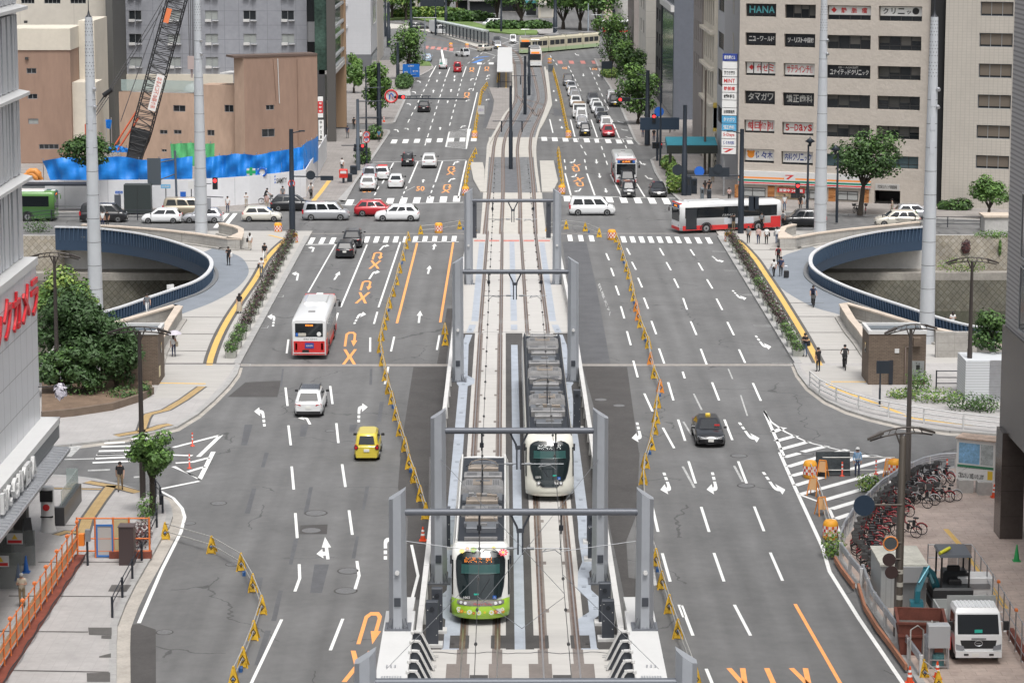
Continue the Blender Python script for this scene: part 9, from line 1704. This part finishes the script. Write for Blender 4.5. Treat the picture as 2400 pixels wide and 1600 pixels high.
def body_mesh(pose,skirt=False,long_=True):
 key=(pose,skirt,long_)
 if key in BODY:return BODY[key]
 b,L_=skel(pose);P_=[];E_=[];Rr=[]
 def ad(p,r,par=None):
  P_.append(tuple(p));Rr.append(r);i=len(P_)-1
  if par is not None:E_.append((par,i))
  return i
 pe=ad(b['pe'],(.155,.115));sp=ad(b['sp'],(.145,.105),pe);ch=ad(b['ch'],(.165,.11),sp);nk=ad(b['nk'],(.056,.056),ch);hd=ad(b['hd'],(.082,.10),nk);ad(b['ht'],(.07,.085),hd)
 for s in(-1,1):
  d=L_[s];sh=ad(d['s'],(.062,.062),ch);e=ad(d['e'],(.043,.043),sh);w_=ad(d['w'],(.030,.030),e);hv=(d['w']-d['e']).normalized();ad(d['w']+hv*.09,(.040,.020),w_)
  h=ad(d['h'],(.095,.095),pe);k=ad(d['k'],(.064,.064),h);a_=ad(d['a'],(.042,.042),k);ad(d['t'],(.045,.030),a_)
 me=bpy.data.meshes.new('person_body');me.from_pydata(P_,E_,[]);o=bpy.data.objects.new('person_body',me);C.objects.link(o);o.modifiers.new('skin','SKIN');
 for i,v in enumerate(me.skin_vertices[0].data):v.radius=Rr[i];v.use_root=i==0
 sb=o.modifiers.new('sub','SUBSURF');sb.levels=1;sb.render_levels=1;dg=bpy.context.evaluated_depsgraph_get();dg.update();ev=o.evaluated_get(dg);m2=ev.to_mesh();mb=MB();mb.smooth=True
 vs=[v.co.copy()for v in m2.vertices];arm=lambda c:any(((c-d['e']).length<.08 or(c-d['w']).length<.17 or(c-d['e'].lerp(d['w'],.5)).length<.13)for d in L_.values())
 base=len(mb.v);mb.v+=[tuple(v)for v in vs];nkz=b['nk'].z
 for f in m2.polygons:
  c=sum((vs[i]for i in f.vertices),V3())/len(f.vertices)
  if c.z>nkz-.02 and(c-b['hd']).length<.2:m_=0
  elif c.z<.13 and pose!='cycle' or pose=='cycle' and any((c-d['t'].lerp(d['a'],.5)).length<.14 for d in L_.values()):m_=3
  elif any((c-(d['w']+(d['w']-d['e']).normalized()*.06)).length<.11 for d in L_.values())or(arm(c)and not long_):m_=0
  elif c.z<b['pe'].z+.04 and not arm(c):m_=2
  else:m_=1
  mb.f.append(list(f.vertices));mb.mi.append(m_);mb.sm.append(True)
 ev.to_mesh_clear();bpy.data.objects.remove(o)
 mb.mat(0)
 for s in(-1,1):
  d=L_[s];hv=(d['w']-d['e']).normalized();side=hv.cross(V3((0,1,.2))).normalized()if abs(hv.y)<.9 else V3((1,0,0));tip=d['w']+hv*.10;cu=hv.cross(side)*.02
  for j,ln in enumerate((.055,.07,.075,.066)):q0=tip+side*(.018*(j-1.5));mb.tube([q0,q0+hv*ln*.55+cu*.3,q0+hv*ln+cu],[.009,.008,.006],5)
  mb.tube([d['w']+hv*.045+side*.03,d['w']+hv*.085+side*.055+cu],[.011,.008],5)
 h=b['hd'];mb.loft([[h+V3((-.014,.095,-.02)),h+V3((.014,.095,-.02)),h+V3((0,.095,.03))],[h+V3((-.004,.122,-.018)),h+V3((.004,.122,-.018)),h+V3((0,.112,.01))]]);[mb.disc(h+V3((s*.082,.0,0)),(s,.2,0),.026,.012,8)for s in(-1,1)]
 if skirt:mb.mat(2).lathe((b['pe'].x,b['pe'].y,0),[(.27,.22),(.22,.6),(.17,.92),(.15,1.0)],16)
 me2=bpy.data.meshes.new('person_body');me2.from_pydata(mb.v,[],mb.f)
 for m_ in(SKIN,CL['black'],CL['navy'],CL['black']):me2.materials.append(m_)
 me2.polygons.foreach_set('material_index',mb.mi);me2.polygons.foreach_set('use_smooth',mb.sm);me2.update()
 hm=MB();hm.smooth=True;hh=b['hd']+V3((0,-.012,.02));hm.lathe(hh,[(.098,-.055),(.107,.0),(.102,.05),(.078,.088),(.03,.107)],14);hl=hm.build('hair',HAIR);hme=hl.data;bpy.data.objects.remove(hl)
 em=MB();[em.disc(b['hd']+V3((s*.034,.088,.018)),(s*.3,1,0),.012,.012,8)for s in(-1,1)];em.box(-.022,.022,b['hd'].y+.086,b['hd'].y+.1,b['hd'].z-.052,b['hd'].z-.044);el=em.build('face_features',blk);eme=el.data;bpy.data.objects.remove(el)
 lm=MB();lm.smooth=True;lm.lathe(hh,[(.07,-.26),(.105,-.12),(.108,0),(.1,.05),(.075,.09),(.02,.108)],12);ll=lm.build('hair',HAIR);lme=ll.data;bpy.data.objects.remove(ll)
 BODY[key]=(me2,hme,eme,lme);return BODY[key]
def person(k,x,y,rz,pose,top,bot,lb,h_=1.70,skirt=False,longhair=False,bag=None,z=.15,long_=False,hair=None):
 p_=g(k,x,y,z);me,hme,eme,lme=body_mesh(pose,skirt,long_);o=bpy.data.objects.new('person',me);C.objects.link(o);o.location=(p_.x,p_.y,z);o.rotation_euler=(0,0,R(rz));s=h_/1.70;o.scale=(s,s,s)
 for i,m_ in((1,CL[top]),(2,CL[bot])):o.material_slots[i].link='OBJECT';o.material_slots[i].material=m_
 tag(o,lb,'person');hr=bpy.data.objects.new('hair',lme if longhair else hme);link(hr,o);f_=bpy.data.objects.new('face_features',eme);link(f_,o)
 if hair:hr.material_slots[0].link='OBJECT';hr.material_slots[0].material=hair
 if bag:b=MB();c={'back':V3((0,-.19,1.25)),'side':V3((.27,-.02,.98)),'left':V3((-.27,.02,.98))}[bag[0]];b.cbox(c-V3((0,0,.18)),.30 if bag[0]=='back' else .14,.16 if bag[0]=='back' else .3,.38,0,.06);b.tube([c+V3((0,0,.15)),V3((c.x*.4,.0,1.44))],.014,4);bo=b.build('carried_bag',CL[bag[1]]);bo.location=o.location;bo.rotation_euler=o.rotation_euler;bo.scale=o.scale;tag(bo,f'{bag[1]} bag carried by the person described as '+' '.join(lb.split()[:8]),'bag')
 return o
person('D',1556,268,180,'phone','black','black','man in black holding a phone on the curved footway',1.72,bag=('left','white'))
person('D',1702,162,170,'stand','white','beige','woman in white top and beige trousers near the far wall',1.62,longhair=True,bag=('side','black'));person('D',1802,240,178,'walk','black','white','person in a black shirt and pale shorts by the planters',1.70)
person('D',1780,347,185,'read','white','grey','person in a white shirt looking down on the yellow strip',1.72,bag=('side','black'));person('D',1630,592,180,'stand','black','beige','woman in a dark cardigan and long beige skirt',1.62,skirt=True,longhair=True)
person('D',1003,600,200,'walk','grey','white','person in grey and white walking behind the V shaped wall',1.68);o=person('D',1183,886,175,'brolly','white','navy','woman in white and navy under a pale parasol',1.60,longhair=True,bag=('left','beige'))
u=MB();u.smooth=True;u.lathe((-.14,.22,1.86),[(.52,-.16),(.42,-.04),(.22,.07),(.02,.11)],12);u.tube([(-.16,.2,1.3),(-.14,.22,1.96)],.012,5);uo=u.build('parasol',mat('parasol_cloth',(.50,.47,.52),.6));uo.location=o.location;uo.rotation_euler=o.rotation_euler;tag(uo,'pale open parasol held by the woman in navy trousers','parasol')
person('G',820,260,185,'walk','black','khaki','man in a black shirt and khaki trousers at the left corner',1.68);person('G',152,1052,182,'read','beige','khaki','older man in a grey vest by the orange fence',1.66,hair=mat('hair_grey',(.30,.29,.28),.7))
for x,y,pz_,tp,bt,lb,lh,bg_ in((447,118,'walk','grey','black','man in grey, leftmost of the four walking away on the right footway',False,None),(515,123,'walk','pink','navy','person in a pinkish shirt, second of the four walking away',False,None),(570,124,'stand','white','black','person in white with a black bag, third of the four walking away',False,('side','black')),(642,122,'walk','white','jeans','woman in white and jeans, rightmost of the four walking away',True,('left','grey'))):person('F',x,y,-5,pz_,tp,bt,lb,1.66,longhair=lh,bag=bg_)
person('F',650,262,0,'walk','red','black','man in a red shirt with a backpack on the right footway',1.72,bag=('back','black'));person('F',620,346,5,'walk','white','black','long haired woman in white top and black skirt',1.58,longhair=True);person('F',668,343,-5,'walk','navy','black','man in navy pulling a black suitcase',1.74)
p_=g('F',705,352,.15);o=empty('suitcase',p_,.1,'black wheeled suitcase pulled by the man in navy','suitcase');b=MB();b.cbox((0,0,.06),.42,.26,.60,0,.05);b.build('case_body',TRIM,o);b=MB();[b.tube([(s*.12,.1,.66),(s*.12,.16,1.02)],.012,5)for s in(-1,1)];b.tube([(-.12,.16,1.02),(.12,.16,1.02)],.015,5);b.build('pull_handle',GALV,o);b=MB();[b.tube([(s*.16-.02,0,.03),(s*.16+.02,0,.03)],.035,8)for s in(-1,1)];b.build('wheels',TYRE,o)
person('F',833,887,150,'read','black','jeans','man in black and jeans by the nearest right planter',1.74,bag=('left','black'));person('F',922,990,25,'point','black','black','man in black aiming a camera by the white fence',1.74);person('F',1276,955,10,'stand','yellow','khaki','person in a yellow shirt at the lift house corner',1.64,bag=('side','black'))
person('F',1836,722,180,'read','white','grey','woman in white behind the right curved railing',1.62,skirt=True,longhair=True);person('F',1788,715,180,'stand','black','black','small dark figure beside the woman behind the curved railing',1.15)
o=person('I',1187,160,180,'stand','lblue','navy','traffic guard in a light blue shirt and white vest on the hatching',1.68,z=.01,long_=True);v_=MB()
for s in(-1,1):v_.bar((s*.09,.128,1.40),(s*.02,.132,1.08),.045,.012)
v_.box(-.15,.15,.118,.134,1.02,1.08);v_.build('reflective_vest',WHITEP,o);v_=MB();v_.smooth=True;v_.lathe((0,.03,1.63),[(.13,.0),(.11,.03),(.10,.08),(.03,.12)],14);v_.build('helmet',CL['white'],o)
for k,x,y,rz,ps,tp,bt,lb,hh in(('A',1550,1444,180,'stand','white','navy','man in white and navy waiting at the left crossing',1.68),('A',1676,1412,185,'read','white','beige','pale dressed person by the white hoarding',1.60),('A',1816,1422,180,'stand','pink','beige','person in pink before the bicycle at the hoarding',1.60),('A',1925,1372,180,'stand','grey','black','dark haired person behind the black SUV',1.68),('A',700,1545,180,'stand','white','navy','person in white behind the left curved railing',1.62),('A',730,1545,180,'stand','black','black','dark dressed person behind the left curved railing',1.66),('B',86,882,0,'walk','black','black','person in black walking away on the left pavement',1.72),('B',42,942,0,'walk','navy','grey','person in navy nearest the dark shopfront',1.70),('B',132,978,20,'stand','white','black','person in white and black by the steel signal pole',1.70),('B',256,968,180,'stand','teal','black','person in a blue vest by the left kerb shrub',1.68),('B',5,1172,0,'walk','white','black','man in a white shirt behind the red letter box',1.70),('B',170,1115,0,'stand','navy','black','dark figure at the foot of the signal pole',1.70),('C',152,1326,180,'stand','black','black','woman in black, left of the waiting couple',1.60),('C',181,1326,180,'phone','black','black','man in black, right of the waiting couple',1.72),('C',205,1242,180,'stand','white','khaki','man in a white shirt on the narrow right pavement',1.70),('C',316,1376,180,'read','pink','black','person in pale pink behind the turning bus',1.60),('B',2127,962,180,'stand','black','navy','person in black at the far right corner',1.70),('B',2237,905,180,'walk','pink','black','left person of the pair on the far right pavement',1.62),('B',2268,895,180,'walk','black','black','right person of the pair on the far right pavement',1.72),('B',2052,935,180,'stand','teal','navy','worker in blue by the far right tree',1.70),('C',692,1432,180,'stand','white','jeans','person in cream and jeans before the convenience store',1.70),('C',800,1434,180,'stand','black','black','woman in black beside the cone headed lamp',1.60),('C',826,1434,180,'stand','white','white','woman in white beside the cone headed lamp',1.60),('C',1425,1462,90,'walk','beige','beige','person in beige walking past the garage',1.66),('C',346,1572,10,'photo','black','khaki','man in black photographing beside the turning bus',1.70),('C',537,1562,-5,'stand','black','black','person in black with a backpack at the crossing',1.72),('C',682,1548,-8,'stand','white','black','person in white with a backpack left of the taxi',1.68),('C',1580,1530,180,'stand','green','black','person in green by the beige SUV',1.62)):
 person(k,x,y,rz,ps,tp,bt,lb,hh,bag=('back','grey')if 'backpack' in lb else None,longhair='woman' in lb)
def bike_proto(name,fm,wm):
 o=empty(name,(0,0,0));
 for y in(-.52,.52):b=MB();b.loft([[V3((dx,y+(r_)*math.cos(t),.31+r_*math.sin(t)))for dx,r_ in((-.02,.31),(.02,.31),(.02,.275),(-.02,.275))]for t in[2*math.pi*i/18 for i in range(19)]],cap=False);[b.tube([(0,y,.31),(0,y+.28*math.cos(t),.31+.28*math.sin(t))],.006,3)for t in[i*.785 for i in range(8)]];b.build('wheel',TYRE,o);b=MB();b.tube([(0,y+.345*math.cos(t),.31+.345*math.sin(t))for t in(.5,.9,1.3,1.7,2.2,2.7)],.03,5);b.build('mudguard',wm,o)
 b=MB();[b.tube(s,.022,6)for s in([(0,-.52,.31),(0,-.1,.29),(0,.36,.62),(0,.40,.78)],[(0,-.1,.29),(0,-.18,.82)],[(0,-.52,.31),(0,-.17,.70)],[(0,.52,.31),(0,.38,.85),(0,.36,.98)])];b.build('frame',fm,o)
 b=MB();b.tube([(-.27,.22,1.02),(-.1,.36,1.0),(.1,.36,1.0),(.27,.22,1.02)],.016,5);b.build('handlebar',TRIM,o);b=MB();b.cbox((0,-.2,.84),.17,.27,.07,0,.03);b.build('saddle',TRIM,o);b=MB();b.cbox((0,-.1,.45),.1,.16,.3,0,.02);b.build('battery_box',TRIM,o)
 b=MB();b.loft([[(-.14,.45,.74),(.14,.45,.74),(.14,.70,.74),(-.14,.70,.74)],[(-.18,.42,.98),(.18,.42,.98),(.18,.76,.98),(-.18,.76,.98)]],cap=False);b.build('basket',mat('basket_wire',(.10,.10,.10),.5),o);return o
BR=mat('bike_red',(.34,.02,.03),.35,coat=.3);BK_=mat('bike_black',(.02,.02,.022),.4);BW=mat('bike_white',(.55,.55,.56),.4)
b1,b2,b3=bike_proto('rental_bicycle',BR,BR),bike_proto('rental_bicycle',BK_,BK_),bike_proto('bicycle',BW,BW)
gp=[V3((p_.x,p_.y,.15))for p_ in P('I','1690,165 1540,205 1400,285 1250,430 1150,570 1110,690 1160,790 1230,880',.15)];sm=resample(spline(gp,6),.52)
for i,p_ in enumerate(sm):
 d=(sm[min(i+1,len(sm)-1)]-sm[max(i-1,0)]).normalized();inn=V3((-d.y,d.x,0));inn=inn if inn.x>0 else-inn;c=p_+inn*random.uniform(.95,1.35);t=i/len(sm);w_=t<.30 and i%2==0
 place(b3 if w_ else b1 if i%3 else b2,USED,(c.x,c.y,.15),math.atan2(-inn.x,inn.y)+math.pi+random.uniform(-.2,.2),'white framed bicycle parked in the far end of the curved row' if w_ else 'red rental bicycle packed in the curved row by the guard rail' if i%3 else 'black rental bicycle packed in the curved row by the guard rail','bicycles in the curved parking','bicycle')
for i,(x,y,rz)in enumerate(((1560,575,70),(1600,552,65),(1690,355,72),(1730,330,68),(1790,335,80),(1840,325,75),(1640,375,70),(1520,430,60))):
 place((b2,b1,b3)[i%3],USED,tuple(g('I',x-40,y,.15)),R(rz),('black','red','white')[i%3]+' bicycle standing out from the inner edge of the parking','bicycles in the inner parking row','bicycle')
for k,x,y,rz,who,lb,tp in(('F',886,545,178,'cyclist in navy riding towards the camera','dark bicycle ridden by the cyclist in navy','navy'),('F',1103,972,-3,'cyclist in black riding away past the lift house','dark bicycle ridden by the cyclist in black','black'),('A',2118,1350,175,'cyclist in white at the hoarding corner','bicycle ridden by the cyclist in white','white'),('A',1812,1390,-80,'cyclist in black stopped by the white hoarding','bicycle under the cyclist by the white hoarding','black')):
 o=person(k,x,y,rz,'cycle',tp,'black',who,1.72,bag=('back','teal')if 'navy' in who else None);bk=dup(b2);p_=g(k,x,y,.15);bk.location=p_;bk.rotation_euler=(0,0,R(rz));bk.name='bicycle';tag(bk,lb,'bicycle')
o=place(b2,USED,tuple(pz('C',1180,1455)),R(15),'bicycle leaning by the large dark tree',None,'bicycle');o=place(b1,USED,tuple(pz('C',1245,1455)),R(-10),'red bicycle right of the large dark tree',None,'bicycle')
